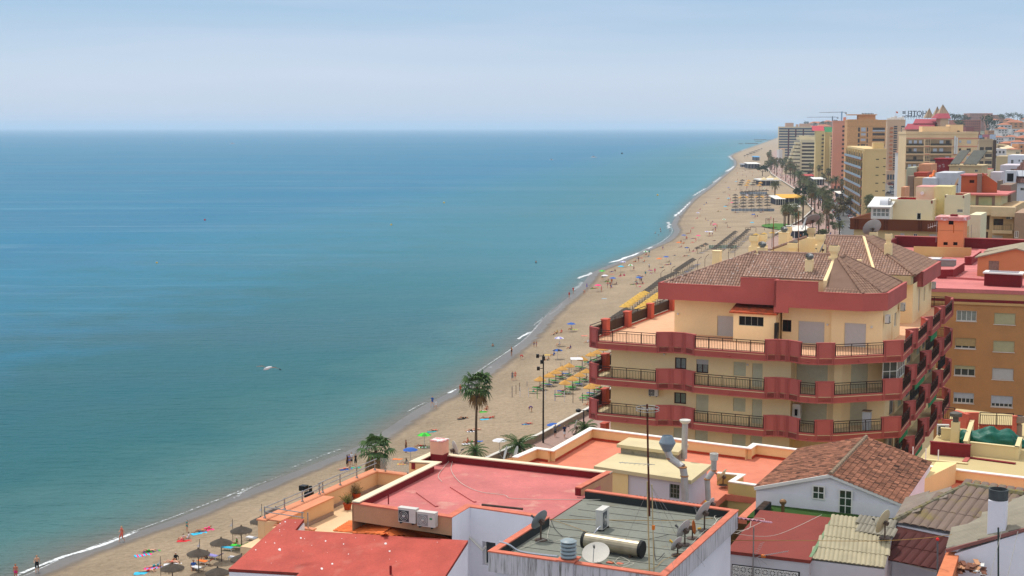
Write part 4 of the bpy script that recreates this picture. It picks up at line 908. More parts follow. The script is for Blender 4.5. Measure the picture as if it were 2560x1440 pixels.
for x,y,s_ in[(550,955,16),(505,970,12),(500,1025,9),(540,1022,7),(455,1145,14),(285,1205,14),(500,1205,30),(425,1325,6),(690,1100,18),(725,1105,9),(915,1127,16),(1075,1153,13),(1455,1150,22),(1490,1217,16),(975,1333,22),(880,1375,26),(1185,1098,7),(1060,1105,7),(1550,1310,5),(1490,1290,5),(640,958,9),(790,1165,7),(710,1218,7),(1920,1138,7),(1355,1117,6),(520,1075,6),(375,1138,10),(1120,1245,12),(1330,1200,5),(500,1040,8),(930,1230,5)]:
 c=Vector(pl3(*a1(x,y)))+Vector((0,0,.008));k=7;s2=s_/3.6/88
 tx=(Vector(pl3(*a1(x+10,y)))-Vector(pl3(*a1(x,y)))).normalized();ty=(Vector(pl3(*a1(x,y-10)))-Vector(pl3(*a1(x,y)))).normalized()
 mb.add([c+tx*(s2*math.cos(a_)*fl.uniform(.6,1))+ty*(s2*1.6*math.sin(a_)*fl.uniform(.4,1))for a_ in[2*math.pi*q/k for q in range(k)]],[tuple(range(k))])
mb.build('paint_flakes',mat('paint_flake','#d9d2d0',.8,.05,3),t,kind='stuff')
t=thing('terrace','peach walled roof terrace with terracotta coping and steel rails above the beach','terrace',tuple(N.W(-34,57,2.4)))
HC=t
FZ=26.65
mb=MB(N);mb.prism([(-36.1,50.6),(-31.0,50.6),(-31.0,62.2),(-36.1,62.2)],FZ-.3,FZ);mb.build('terrace_floor',mat('pale_floor_tiles','#ddbb92',.8,.06,.8,fine=.04),t)
mb=MB(N);mb.prism([(-36.08,50.7),(-31.4,50.7),(-31.4,62.1),(-36.08,62.1)],2.4,FZ-.3);mb.build('lower_wall',PEACH,t)
mb=MB(N);mb.prism([(-36.12,52.0),(-35.75,52.0),(-35.75,56.8),(-35.72,56.8),(-35.72,62.05),(-31.9,62.0),(-31.9,62.3),(-36.12,62.4)],FZ,27.45);mb.prism([(-35.74,52.0),(-35.25,52.2),(-35.1,56.4),(-35.1,56.79),(-35.74,56.79)],FZ,27.449);mb.prism([(-35.2,52.0),(-33.3,52.3),(-33.3,52.05),(-35.2,51.75)],FZ-1,27.3);mb.build('parapet',PEACH,t)
coping([(-36.2,52.0),(-36.2,62.5),(-32.0,62.3)],27.455,.5,.06,mat('peach_coping','#d48a66',.85,.08,2),t,side=1);coping([(-35.05,52.2),(-35.05,56.8)],27.458,.62,.05,_M['peach_coping'],t);coping([(-35.3,52.35),(-33.25,52.35)],27.305,.3,.05,_M['peach_coping'],t,side=1)
mb=MB(N);mb.box(-35.7,-35.66,56.9,62.0,FZ,FZ+.15);mb.box(-35.08,-35.04,52.4,56.7,FZ,FZ+.17);mb.box(-35.7,-31.9,61.94,61.98,FZ,FZ+.15);mb.build('skirting',mat('grey_skirting','#9a8478',.8,.08,2),t)
STEEL=mat('brushed_steel','#9b9a9a',.35,.08,6,metal=.7)
mb=MB(N);qq=[(-35.95,52.3),(-35.95,62.3)]
for v in(52.3,53.9,55.4,56.9,57.2,58.8,60.4,62.2):mb.tube([(-35.95,v,27.51),(-35.95,v,28.05)],.03,6);mb.lathe((-35.95,v,27.51),[(.07,0),(.06,.06),(.03,.07)],8)
for z in(27.8,28.02):mb.tube([(-35.9,52.2,z),(-35.9,57.0,z)],.022,6);mb.tube([(-35.9,56.7,z+.06),(-35.9,62.3,z+.06)],.022,6);mb.tube([(-35.9,52.3,z),(-33.8,52.2,z)],.022,6)
for u in(-33.9,-33.6):mb.tube([(u,52.2,27.3),(u,52.2,28.05)],.03,6)
mb.build('handrail',STEEL,t)
mb=MB(N);mb.box(-35.6,-32.1,62.15,62.17,27.55,28.2);g_=mb.build('glass_screen',None or plain('clear_screen',(.55,.58,.55),.05),t)
gm=_M['clear_screen'].node_tree.nodes['Principled BSDF'];gm.inputs['Alpha'].default_value=.22
mb=MB(N);[mb.lathe((u,62.16,27.52),[(.05,0),(.05,.08)],6)for u in(-35.3,-34.0,-32.8)];mb.build('glass_clamps',STEEL,t,kind='stuff')
mb=MB(N);[mb.tube(q,.03,5)for q in(((-33.7,63.2,25.5),(-33.7,63.2,28.2)),((-33.7,63.2,28.2),(-32.5,63.2,28.2)),((-33.7,63.2,27.9),(-32.5,63.2,27.9)))];o=mb.build('rail_frame',STEEL);tag(o,'grey metal rail frame behind the terrace glass screen','railing')
def pot(px,py,r,label,seed,dry=False):
 p=N.W(*gp(px,py,FZ));o=thing('potted_plant',label,'potted plant',tuple(p),group='terracotta pots on the terrace');mb=MB()
 mb.lathe(tuple(p),[(r*.7,0),(r*.78,.04),(r*.95,r*1.3),(r*1.08,r*1.32),(r*1.08,r*1.5),(r*.95,r*1.5),(r*.9,r*1.35)],18);mb.build('pot',mat('terracotta_pot','#a8441e',.8,.1,4),o,smooth=False)
 rg=random.Random(seed);mb=MB();ml=MB()
 for k in range(70):
  a_,e=rg.uniform(0,6.28),rg.uniform(.3,1.4);h=rg.uniform(.25,.6);d=Vector((math.cos(a_)*math.cos(e),math.sin(a_)*math.cos(e),math.sin(e)));b_=p+Vector((0,0,r*1.35));tip=b_+d*h
  mb.tube([b_,b_+d*h*.6+Vector((0,0,.02)),tip],.006,3,cap=False)
  for q in range(6):
   c=b_+d*(h*rg.uniform(.35,1));s2=rg.uniform(.02,.045);x_=Vector((rg.uniform(-1,1),rg.uniform(-1,1),rg.uniform(-.4,.8))).normalized();y_=x_.cross(Vector((rg.uniform(-1,1),0,1))).normalized()
   ml.add([c,c+x_*s2+y_*s2*.4,c+x_*2*s2,c+x_*s2-y_*s2*.4],[(0,1,2,3)])
 mb.build('stems',mat('dry_stems','#6b5338',.9,.2,4),o,kind='stuff');ml.build('foliage',mat('pot_leaves'+str(dry),'#7a6a3c' if dry else '#5f7a30',.8,.3,6),o,kind='stuff')
pot(869,1274,.21,'large terracotta pot with green plant against the terrace wall',1);pot(892,1248,.2,'rear terracotta pot with dry twigs half hidden by the red roof',2,True)
t=thing('house','house with a dark grey felt roof, orange coping and dirty white streaked walls','house',tuple(N.W(-19,52,2.4)))
HD=t
GR=[(-22.54,47.5),(-15.46,47.35),(-15.46,57.1),(-22.5,57.68),(-22.5,52.8)]
mb=MB(N);mb.prism([(-22.5,47.55),(-15.5,47.4),(-15.5,57.05),(-22.5,57.6)],28.3,28.64);mb.build('roof',GREYFELT,t)
mb=MB(N)
for k in range(1,10):v=47.6+k*1.0;mb.box(-22.1,-15.8,v,v+.02,28.641,28.652)
mb.build('felt_seams',mat('felt_seam','#3c3f3b',.9),t,kind='stuff')
wallring([(-22.54,52.85),(-22.54,47.5),(-15.46,47.35),(-15.46,57.1),(-22.5,57.68)],28.2,28.98,STREAK,t,name='parapet',closed=False)
wallring([(-22.3,52.85),(-22.3,47.7),(-15.7,47.55),(-15.7,56.9),(-22.3,57.45)],2.4,28.2,WHITE,t,closed=False)
mb=MB(N)
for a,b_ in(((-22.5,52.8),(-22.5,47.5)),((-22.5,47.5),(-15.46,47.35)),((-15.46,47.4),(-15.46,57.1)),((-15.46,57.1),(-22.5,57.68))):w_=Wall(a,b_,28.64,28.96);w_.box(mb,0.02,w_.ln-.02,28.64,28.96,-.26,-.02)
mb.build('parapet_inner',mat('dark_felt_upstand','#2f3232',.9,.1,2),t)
coping([(-22.56,52.85),(-22.56,47.48),(-19.6,47.42)],28.965,.3,.05,ORANGE,t);coping([(-18.98,47.4),(-15.43,47.33),(-15.43,57.12),(-22.5,57.72)],28.965,.3,.05,ORANGE,t)
slope([(-20.2,58.6,28.45),(-16.0,58.25,28.45),(-16.0,57.4,28.9),(-20.2,57.75,28.9)],.19,.33,mat('salmon_tile','#d8734f',.8,.1,2,tint=.15),t,name='eave_tiles',rise=.06)
slope([(-16.0,58.9,28.1),(-14.4,58.8,28.1),(-14.4,56.9,28.65),(-16.0,57.2,28.65)],.19,.33,mat('mauve_tile','#b58390',.85,.1,2,tint=.15),t,name='eave_tiles',rise=.06)
mb=MB(N);mb.box(-19.6,-19.0,47.3,47.95,28.2,29.05);mb.build('chimney_block',STREAK,t);mb=MB(N);mb.box(-19.66,-18.94,47.24,48.01,29.052,29.1);mb.build('chimney_cap',ORANGE,t)
c=(-19.3,47.62,29.1);COWL=mat('painted_steel_grey','#8b989c',.45,.06,3)
for k in range(5):
 mb=MB(N);mb.lathe((c[0],c[1],c[2]+.02+k*.145),[(.12,0),(.30,.03),(.31,.07),(.26,.13)]if k<4 else[(.14,0),(.31,.03),(.31,.06),(.2,.12),(0,.15)],22);mb.build('cowl_ring',COWL,t)
RZ0=28.65
dish(tuple(N.W(*gp(1352,1350,RZ0))),.42,R(-48),R(26),'grey satellite dish on a short mast at the left of the grey roof',pole=.78,m=mat('dish_grey_metal','#8d9195',.45,.08,3,metal=.3))
w_=N.W(*gp(1506,1322,RZ0));ac_unit(tuple(w_),-N.a+R(90),'tall air conditioner standing alone on the grey roof',.78,.82,.3,grille='#4d5258',fans=1)
p0,p1=Vector(gp(1466,1372,RZ0)),Vector(gp(1600,1394,RZ0));tt=thing('water_tank','long horizontal solar water tank with black ends lying on the grey roof','water tank',tuple(N.W(*p0)))
d=(p1-p0).normalized();p0.z=p1.z=RZ0+.34
def cyl(a,b_,r,n=20):mb=MB(N);mb.tube([a,b_],r,n);return mb
cyl(p0,p1,.31).build('tank_shell',mat('aged_aluminium','#a59a84',.42,.18,3,metal=.45,dirt=.3,dirtc=(.14,.07,.04),dscale=4),tt,smooth=False)
cyl(p0-d*.12,p0-d*.002,.325).build('end_cap',plain('black_rubber','#151515'),tt);cyl(p1+d*.002,p1+d*.12,.325).build('end_cap',plain('black_rubber','#151515'),tt)
mb=MB(N);[mb.box(q.x-.05,q.x+.05,q.y-.25,q.y+.25,RZ0,RZ0+.1)for q in(p0+d*.35,p1-d*.35)];mb.build('cradle',mat('rusty_steel','#5a4a40',.6,.4,12),tt)
o=dish(tuple(N.W(*gp(1490,1412,RZ0))),.52,R(196),R(63),'white dish lying face up beside the louvred chimney cowl',pole=.38,m=mat('dish_white','#bdb8ae',.6,.06,2))
for px,py,r,az,el,pl_,lb,m in((1761,1326,.44,R(-50),R(26),.75,'largest of the grey dishes clustered along the right parapet',None),(1779,1280,.26,R(-52),R(22),.35,'small dish behind the largest one in the far corner of the grey roof',None),
(1712,1362,.38,R(-48),R(24),.6,'middle grey dish leaning at the right parapet',None),(1694,1388,.30,R(-48),R(26),.42,'nearest and smallest dish at the right parapet',None),(1731,1346,.26,R(110),R(10),.45,'rusty orange dish between the two grey ones',mat('rust_orange','#a5581c',.8,.3,5))):
 dish(tuple(N.W(*gp(px,py,RZ0))),r,az,el,lb,pole=pl_,m=m or mat('dish_grey','#b9b6b2',.55,.08,3),lnb=plain('yellow_cap','#c79a2b')if pl_<.5 else None)
b_=Vector(gp(1630,1430,RZ0));tt=thing('antenna_mast','very tall rusty antenna mast with ring aerial rising from the grey roof','antenna',tuple(N.W(*b_)));CREAMM=mat('ivory_pole','#bda77c',.6,.15,3)
topz=atY(1617,1012,N.W(*b_).y)[2]
mb=MB(N);mb.tube([(b_.x-.1,b_.y,RZ0),(b_.x-.22,b_.y,RZ0+3.4)],.03,7);mb.build('lower_pole',CREAMM,tt);mb=MB(N);mb.tube([(b_.x+.08,b_.y,RZ0),(b_.x-.04,b_.y,RZ0+3.3)],.022,7);mb.build('lower_pole',CREAMM,tt)
mb=MB(N);mb.tube([(b_.x-.12,b_.y,RZ0+2.1),(b_.x-.2,b_.y,RZ0+4.3),(b_.x-.26,b_.y,topz)],.038,7);mb.build('upper_pole',mat('rusty_mast','#54281a',.75,.3,3),tt)
mb=MB(N);cx,cy=b_.x-.24,b_.y
for dz in(-.12,-.22):
 q=[(cx+.42*math.cos(a_),cy+.42*math.sin(a_),topz+dz)for a_ in[2*math.pi*k/22 for k in range(23)]];mb.tube(q,.012,4,cap=False)
for k in range(5):a_=k*1.257;mb.tube([(cx,cy,topz-.16),(cx+.42*math.cos(a_),cy+.42*math.sin(a_),topz-.17)],.01,4)
mb.build('ring_aerial',mat('galvanised','#9a9a98',.4,.1,8,metal=.6),tt)
mb=MB(N);mb.tube([(b_.x-.8-.5,cy-.1,topz-2.25),(b_.x+.1,cy-.1,topz-2.2)],.012,4);[mb.tube([(b_.x-1.2+k*.18,cy-.25,topz-2.25),(b_.x-1.2+k*.18,cy+.05,topz-2.25)],.007,4)for k in range(7)];mb.build('yagi_aerial',mat('galvanised','#9a9a98',.4,.1,8,metal=.6),tt)
mb=MB(N);mb.box(b_.x-.0,b_.x+.09,b_.y-.08,b_.y+.02,RZ0+1.62,RZ0+1.78);mb.build('amplifier_box',plain('orange_plastic','#d8741c'),tt)
mb=MB(N)
for du,dv in((1.6,1.4),(-1.9,1.8),(1.3,-.9),(.3,3.0)):mb.tube([(b_.x-.1,b_.y,RZ0+3.3),(b_.x+du,b_.y+dv,RZ0)],.006,3)
mb.build('guy_wires',mat('galvanised','#9a9a98',.4,.1,8,metal=.6),tt,kind='stuff')
cable([(*a2(250,1075),29.03),(*a2(330,1100),29.0),(*a2(430,1160),28.72),(*a2(600,1190),28.72),(*a2(785,1210),28.9)],'silver insulated duct along the front left parapet of the grey roof',mat('foil','#b9bcc4',.3,.1,9,metal=.6),.045)
cable([(*a2(1178,935),28.95),(*a2(1135,975),28.8),(*a2(1090,1040),28.72)],'short silver duct leaning from the lone air conditioner',_M['foil'],.035)
for k,(pts,m,lb)in enumerate([([(690,850),(715,900),(690,1040),(740,1075),(900,1030),(1060,1020)],WC,'white cable from the left dish towards the tank'),([(710,870),(900,930),(1110,1010)],YC,'ochre cable running straight from the red edge to the air conditioner'),
([(720,870),(760,960),(830,1030)],BC,'short black cable right of the left dish'),([(440,1140),(590,1080),(700,1040)],WC,'white cable crossing low before the left dish'),([(1240,1240),(1400,1310),(1600,1330),(1690,1300),(1760,1240),(1950,1170)],YC,'ochre cable sweeping round the foot of the mast'),
([(1310,1250),(1360,1215),(1440,1260),(1340,1290),(1290,1250)],WC,'coil of white cable beside the tank'),([(1160,1050),(1400,1075),(1650,1045),(1800,1010)],BC,'black cable stretched behind the tank to the dishes'),([(1250,1245),(1480,1270),(1330,1320)],WC,'pale cable looped in front of the tank'),
([(1960,1150),(2100,1000),(2230,900),(2220,840),(2340,830)],WC,'thick white cable bundle along the right parapet'),([(2010,1010),(2120,1040),(2200,950),(2260,860),(2380,840)],WC,'tangled white cable at the far right corner'),([(1660,1050),(1680,1240),(1760,1180)],BC,'black cable hanging down by the mast'),
([(700,870),(1400,880),(1900,880),(2200,860)],YC,'thin ochre cable right across the middle of the grey roof')]):
 cable([(*a2(*p),RZ0+.03+.004*k)for p in pts],lb,m,.010 if k<8 else .014)
for k,(x,y)in enumerate([(1700,757),(1472,715),(1350,1280),(1262,1270)]):
 p=gp(*a2(x,y),RZ0);mb=MB(N);mb.tint=.5;mb.prism([(p[0]-.13,p[1]-.08),(p[0]+.12,p[1]-.1),(p[0]+.14,p[1]+.07),(p[0]-.1,p[1]+.09)],RZ0,RZ0+.035);o=mb.build('broken_tile',ORANGE)
 tag(o,('largest broken tile lying near the rear parapet','small broken tile at the back of the grey roof','broken tile beside the water tank cables','broken tile right beside the white dish')[k],'broken tile','broken tiles on the grey roof')
t=thing('building','pale yellow building with a terracotta floored roof behind white-topped parapets','building',tuple(N.W(-27,80,2.4)))
HE=t
Z=25.45
YB=[(-35.8,71.8),(-21.1,71.8),(-21.1,75.2),(-19.2,75.1),(-19.2,71),(-10.6,71),(-2.0,71),(-2.0,82.7),(-10.6,83.6),(-19.4,84.8),(-22.2,85.2),(-22.25,84.0),(-33.15,85.4),(-33.0,78.45),(-34.1,78.6),(-34.3,75.6)]
mb=MB(N);mb.prism([(p[0],p[1])for p in YB],24.4,24.75);mb.build('roof',mat('orange_roof_tiles','#cf7b60',.85,.1,1.2,fine=.08,dirt=.3,dirtc=(.22,.12,.08),dscale=1.2),t)
wallring([YB[7],*YB[8:16],YB[0]],2.4,Z,YEL,t,closed=False);wallring([YB[0],YB[1]],2.4,24.6,YEL,t,name='front_wall',closed=False)
mb=MB(N);q=YB[7:16]
for a,b_ in zip(q,q[1:]):w_=Wall(a,b_,24.75,Z);w_.box(mb,0,w_.ln,24.75,Z-.002,-.3,-.02)
mb.build('parapet_inner',YEL,t)
mb=MB(N)
for a,b_ in zip(q,q[1:]):w_=Wall(a,b_,24.75,25);w_.box(mb,0,w_.ln,24.752,24.9,-.32,-.301)
mb.build('skirting',mat('red_skirting','#b3452a',.85,.12,2),t)
coping(q,Z,.38,.06,YELWHITE,t)
mb=MB(N);mb.prism([(-22.1,76.95),(-20.9,77.05),(-21.0,75.35),(-19.25,75.1),(-18.3,75.05),(-18.3,75.3),(-19.1,75.35),(-20.75,75.6),(-20.65,77.3),(-22.1,77.2)],23.5,Z-.05);mb.build('parapet',mat('olive_yellow_render','#c9b878',.9,.06,.6),t)
coping([(-22.1,76.93),(-20.88,77.03),(-21.0,75.33),(-19.25,75.08),(-18.2,75.03)],Z-.048,.33,.06,YELWHITE,t,side=-1)
mb=MB(N);mb.prism([(-27.35,71.1),(-21.55,70.25),(-21.6,74.1),(-27.25,74.6)],26.42,26.62);mb.build('stair_roof',mat('cream_slab','#cdbd95',.9,.07,.7,dirt=.3,dirtc=(.30,.25,.16),dscale=1.2),t)
SH=[(-27.1,71.25),(-21.8,70.5),(-21.8,73.9),(-27.1,74.4)]
wallring(SH,22,26.42,mat('white_lilac_render','#cdc8cf',.9,.05,.6),t,name='stair_wall',holes={0:[((a2(1805,545),a2(1895,690)),'glass',dict(pane=MFR['greenglass'],nx=3,nz=3,fw=.03,frame=mat('grey_bars','#8d8d84',.6)))]})
mb=MB(N);mb.box(-27.12,-25.0,71.0,71.02,22,26.3);mb.prism([(-27.13,71.2),(-25.3,70.96),(-25.3,70.9),(-27.13,71.14)],22,26.41);mb.build('yellow_patch',YEL,t)
mb=MB(N);mb.prism([(-27.3,74.55),(-23.5,74.1),(-23.6,76.3),(-27.3,76.55)],26.95,27.13);mb.build('upper_slab',_M['cream_slab'],t);mb=MB(N);mb.prism([(-27.1,74.7),(-23.7,74.3),(-23.75,76.1),(-27.1,76.35)],24.7,26.95);mb.build('upper_wall',mat('mouldy_render','#9e9784',.9,.12,1,dirt=.4,dirtc=(.12,.10,.06)),t)
GALV=mat('flue_metal','#b4b1ae',.45,.12,3,metal=.35,dirt=.25,dirtc=(.22,.14,.09),dscale=3)
def flue(pts,r,label,cap,v=None):
 q=[Vector(hv(x,y,vv))for x,y,vv in pts];o=thing('flue',label,'flue',tuple(N.W(*q[0])),group='flues on the stair house')
 for i in range(len(q)-1):mb=MB(N);mb.tube([q[i],q[i+1]],r,14);mb.build('flue_section',GALV,o)
 mb=MB(N);[mb.lathe((p.x,p.y,p.z-.04),[(r*1.02,0),(r*1.18,.02),(r*1.18,.06),(r*1.02,.08)],14)for p in q[1:-1]];mb.build('flue_collars',mat('rusty_flue','#a8764a',.7,.3,5),o,kind='stuff')
 c=q[-1]
 if cap=='hex':prof=[(r,-.05),(r*1.25,.0),(r*2.3,.38),(r*2.3,.44),(r*1.45,.78),(r*1.4,.78),(r*1.3,.7)]
 elif cap=='hat':prof=[(r*1.0,-.02),(r*1.6,.05),(r*1.9,.16),(r*1.85,.19),(r*.5,.12)]
 else:prof=[(r,-.02),(r*1.45,0),(r*1.5,.36),(r*1.35,.37),(r*1.3,.3)]
 mb=MB(N);mb.lathe(tuple(c),prof,16);mb.build('cowl',mat('cowl_'+cap,'#7e8c97' if cap=='hex' else '#c9c6bd',.45,.1,4),o)
 return o
flue([(1713,1250,70.0),(1711,1190,70.0),(1707,1168,70.0),(1676,1146,70.3),(1668,1126,70.3)],.19,'crooked flue with rusty elbow and grey double-cone cowl','hex')
flue([(1710,1146,74.9),(1713,1058,74.9)],.17,'straight tall white flue with a flat round hat','hat')
flue([(1771,1252,71.2),(1768,1198,71.2),(1784,1176,71.4),(1785,1150,71.4)],.15,'shorter crooked flue with a cylinder cap at the right','cyl')
dish(tuple(N.W(*hv(1267,1150,77))),.42,R(-95),R(14),'left of two dishes peeping over the cream coping by the palms',pole=.4);dish(tuple(N.W(*hv(1293,1150,77))),.42,R(-100),R(16),'right of two dishes peeping over the cream coping by the palms',pole=.4)
dish(tuple(N.W(*hv(1440,1086,92))),.5,R(-80),R(20),'dish on the wall top in front of the promenade palm',pole=.5)
dish(tuple(N.W(*gp(*a2(2295,560),24.9))),.42,R(-60),R(30),'cream dish on the small ledge behind the flues',pole=.5,m=mat('dish_cream','#cabf9c',.5,.05,2))
t=thing('house','white gabled house with a speckled old brown tile roof and grid windows','house',tuple(N.W(-14.5,76,2.4)))
HF=t
TILE=mat('old_brown_tile','#835743',.9,.22,1.4,tint=.8,fine=.12,dirt=.33,dirtc=(.55,.33,.20),dscale=2.4)
V0,V1,UL,UR,UM,ZL,ZRG=70.9,80.6,-18.35,-10.8,-14.45,26.42,27.5
slope([(UL,V0,ZL),(UL,V1,ZL),(UM,V1,ZRG),(UM,V0,ZRG)],.2,.26,TILE,t,rise=.045,lap=.03)
slope([(UR,V1,ZL-.05),(UR,V0,ZL-.05),(UM,V0,ZRG),(UM,V1,ZRG)],.2,.26,TILE,t,rise=.045,lap=.03)
capline((UM,V0-.02,ZRG+.03),(UM,V1,ZRG+.03),.12,mat('grey_ridge','#8b7762',.9,.2,3),t)
mb=MB(N);mb.prism([(UL+.1,V0+.12),(UM,V0+.12),(UM,V1-.1),(UL+.1,V1-.1)],24.5,[ZL-.06,ZRG-.06,ZRG-.06,ZL-.06]);mb.prism([(UM,V0+.12),(UR-.1,V0+.12),(UR-.1,V1-.1),(UM,V1-.1)],24.5,[ZRG-.06,ZL-.1,ZL-.1,ZRG-.06]);mb.build('gable_body',WHITE,t)
gw=Wall((UL+.08,V0+.04),(UR-.08,V0+.04),2.4,26.3)
gw2=Wall((UL+.08,V0+.04),(UR-.08,V0+.04),24.0,26.28)
mb=MB(N);gw2.build(mb,.07);Wall((UL+.08,V0+.04),(UR-.08,V0+.04),2.4,24.0).build(mb);Wall((UR-.08,V0+.04),(UR-.08,V1),2.4,26.28).build(mb);Wall((UL+.08,V1),(UL+.08,V0+.04),2.4,26.3).build(mb);mb.build('wall',WHITE,t);gw2.windows(t,.07)
dw=Wall((UL+.08,V0+.0),(UR-.08,V0+.0),24,28);
for r_,nj,nm_ in(((a3(1048,540),a3(1142,740)),3,'tall_window'),((a3(830,508),a3(918,618)),2,'window')):
 a0,a1_,z0,z1=dw.px(*r_[0],*r_[1]);mb=MB(N);dw.box(mb,a0-.05,a1_+.05,z0-.05,z1+.05,-.035,.0);o=mb.build(nm_,MFR['white'],t)
 for i in range(2):
  for j in range(nj):mb=MB(N);dw.box(mb,a0+(a1_-a0)*i/2+.025,a0+(a1_-a0)*(i+1)/2-.025,z0+(z1-z0)*j/nj+.025,z0+(z1-z0)*(j+1)/nj-.025,.001,.008);mb.build('pane',MFR['greenglass'],o)
for(ua,za),(ub,zb)in(((UL,ZL),(UM,ZRG)),((UM,ZRG),(UR,ZL-.05))):
 mb=MB(N);mb.obox((ua,V0+.0,za-.05),(ub,V0+.0,zb-.05),.12,.16);mb.build('verge',MFR['white'],t)
mb=MB(N);mb.prism([(UR-.1,78.5),(UR+1.0,82.9),(UR+1.0,83.3),(UR-.1,83)],24.7,25.9);mb.build('side_wall',YEL,t)
mb=MB(N);mb.prism([(-18.0,68.2),(-10.9,68.4),(-10.9,70.9),(-18.0,70.9)],24.1,25.6);o=mb.build('artificial_lawn',mat('artificial_grass','#2c4a12',.95,.15,6));tag(o,'strip of dark green artificial lawn along the gabled white house','artificial lawn')
p=gp(1957,1281,25.6);o=thing('vent_pipe','short metal vent with a hooded cap on the green strip','vent',tuple(N.W(*p)));mb=MB(N);mb.tube([p,(p[0],p[1],p[2]+.42)],.09,12);mb.build('vent_stem',mat('brass_vent','#8b6a4a',.4,.2,5,metal=.5),o);mb=MB(N);mb.lathe((p[0],p[1],p[2]+.42),[(.1,0),(.17,.06),(.18,.16),(.12,.24),(.03,.27)],12);mb.build('vent_cap',_M['brass_vent'],o)
p=gp(1890,1288,25.7);o=thing('planter','black segmented planter box at the left end of the green strip','planter',tuple(N.W(*p)));mb=MB(N);mb.box(p[0]-.1,p[0]+.3,p[1]+.1,p[1]+1.9,25.6,25.95);mb.build('planter_box',plain('black_plastic','#17181a'),o)
mb=MB(N);[mb.box(p[0]-.06,p[0]+.26,p[1]+.15+k*.6,p[1]+.68+k*.6,25.952,25.97)for k in range(3)];mb.build('planter_soil',mat('soil','#3a2a20',.95),o)
t=thing('house','low white house with a plain maroon roof and a breeze-block vent band','house',tuple(N.W(-15.2,64.5,2.4)))
GM=[gp(1900,1277,25.95)[:2],gp(2091,1293,26.05)[:2],gp(2026,1401,26.0)[:2],gp(1816,1382,25.9)[:2]]
mb=MB(N);mb.prism(GM,25.85,26.0);mb.build('roof',mat('maroon_roof','#80392f',.85,.06,.6,fine=.05),t)
c0=(sum(p[0]for p in GM)/4,sum(p[1]for p in GM)/4);GI=[(c0[0]+(p[0]-c0[0])*.97,c0[1]+(p[1]-c0[1])*.985)for p in GM]
ww=Wall(GI[3],GI[2],2.4,25.85);mb=MB(N);mb.prism(GI,2.4,25.849);mb.build('wall',mat('white_wash','#c6c3c6',.9,.06,.8,dirt=.25,dirtc=(.2,.18,.17),dscale=2),t)
n_=9;BB=MFR['white']
pr_=None
for i in range(n_):
 for j in range(2):
  a,z=.25+i*.33,25.05-j*.33;mb=MB(N)
  for b_ in((a,a+.31,z,z+.03),(a,a+.31,z+.28,z+.31),(a,a+.03,z+.03,z+.28),(a+.28,a+.31,z+.03,z+.28)):ww.box(mb,*b_,.02,.09)
  for(x0,y0),(x1,y1)in(((.03,.03),(.28,.28)),((.03,.28),(.28,.03)),((.155,.03),(.155,.28)),((.03,.155),(.28,.155))):
   mb.obox(ww.pt(a+x0,z+y0,.055),ww.pt(a+x1,z+y1,.055),.03,.03)
  mb.build('breeze_block',BB,t)
mb=MB(N);ww.box(mb,.2,.3+n_*.33,24.68,25.4,.002,.012);mb.build('vent_opening',MFR['dark'],t)
b_=Vector(gp(1889,1420,25.0));b_=Vector((b_[0],b_[1]-1.2,24.6));o=thing('tv_aerial','spiky television aerial with an orange box before the maroon roof','antenna',tuple(N.W(*b_)))
P=Vector(hv(1884,1352,b_.y));mb=MB(N);mb.tube([(P.x,b_.y,24.0),(P.x,b_.y,hv(1888,1318,b_.y)[2])],.03,6);mb.build('pole',STEEL,o)
mb=MB(N);q0,q1=Vector(hv(1897,1391,b_.y)),Vector(hv(1970,1378,b_.y-.25));mb.tube([q0,q1],.015,5);[mb.tube([q0.lerp(q1,k/12)+Vector((0,-.14,0)),q0.lerp(q1,k/12)+Vector((0,.14,0))],.007,4)for k in range(13)]
r0,r1=Vector(hv(1886,1392,b_.y)),Vector(hv(1905,1358,b_.y));[mb.tube([r0.lerp(r1,k/6)+Vector((-.06,-.16,0)),r0.lerp(r1,k/6)+Vector((.06,.16,0))],.008,4)for k in range(7)]
for x,y in((1918,1412),(1905,1425)):mb.tube([Vector(hv(1892,1392,b_.y)),Vector(hv(x,y,b_.y-.1))],.012,4)
mb.build('elements',mat('galvanised','#9a9a98',.4,.1,8,metal=.6),o);q=Vector(hv(1908,1390,b_.y));mb=MB(N);mb.box(q.x-.08,q.x+.1,q.y-.06,q.y+.06,q.z-.06,q.z+.05);mb.build('amplifier_box',plain('orange_plastic','#d8741c'),o)
CORR=mat('cement_sheet_cream','#a59b80',.9,.12,1,tint=.12,dirt=.33,dirtc=(.30,.25,.16),dscale=2.2)
t=thing('shed','shed roofed with pale corrugated sheets edged in faded green, a dish at its back','shed',tuple(N.W(-12,64.5,2.4)))
K=[gp(2026,1398,25.9),gp(2212,1421,25.75),gp(2232,1328,26.3),gp(2086,1293,26.45)]
slope(K,.2,1.3,CORR,t,wave=True,rise=.05,name='corrugated_sheets',tvar=.6)
mb=MB(N);mb.prism([p[:2]for p in K],2.4,[p[2]-.06 for p in K]);mb.build('wall',_M['white_wash'],t)
mb=MB(N);[mb.obox(K[a],K[b_],.14,.1,.05)for a,b_ in((3,0),)];mb.build('roof_edging',mat('faded_green','#6f8a68',.9,.2,3,dirt=.4,dirtc=(.3,.27,.2)),t)
slope([gp(2140,1330,26.3),gp(2235,1345,26.25),gp(2240,1305,26.6),gp(2150,1290,26.6)],.2,.8,mat('grey_cement_sheet','#8b8577',.9,.12,1.4,tint=.15),t,wave=True,rise=.06,name='rear_sheets')
mb=MB(N);w_=Wall(K[0][:2],K[1][:2],24,25.7);w_.box(mb,1.55,1.75,25.1,25.22,.01,.03);mb.build('wall_vent',MFR['white'],t)
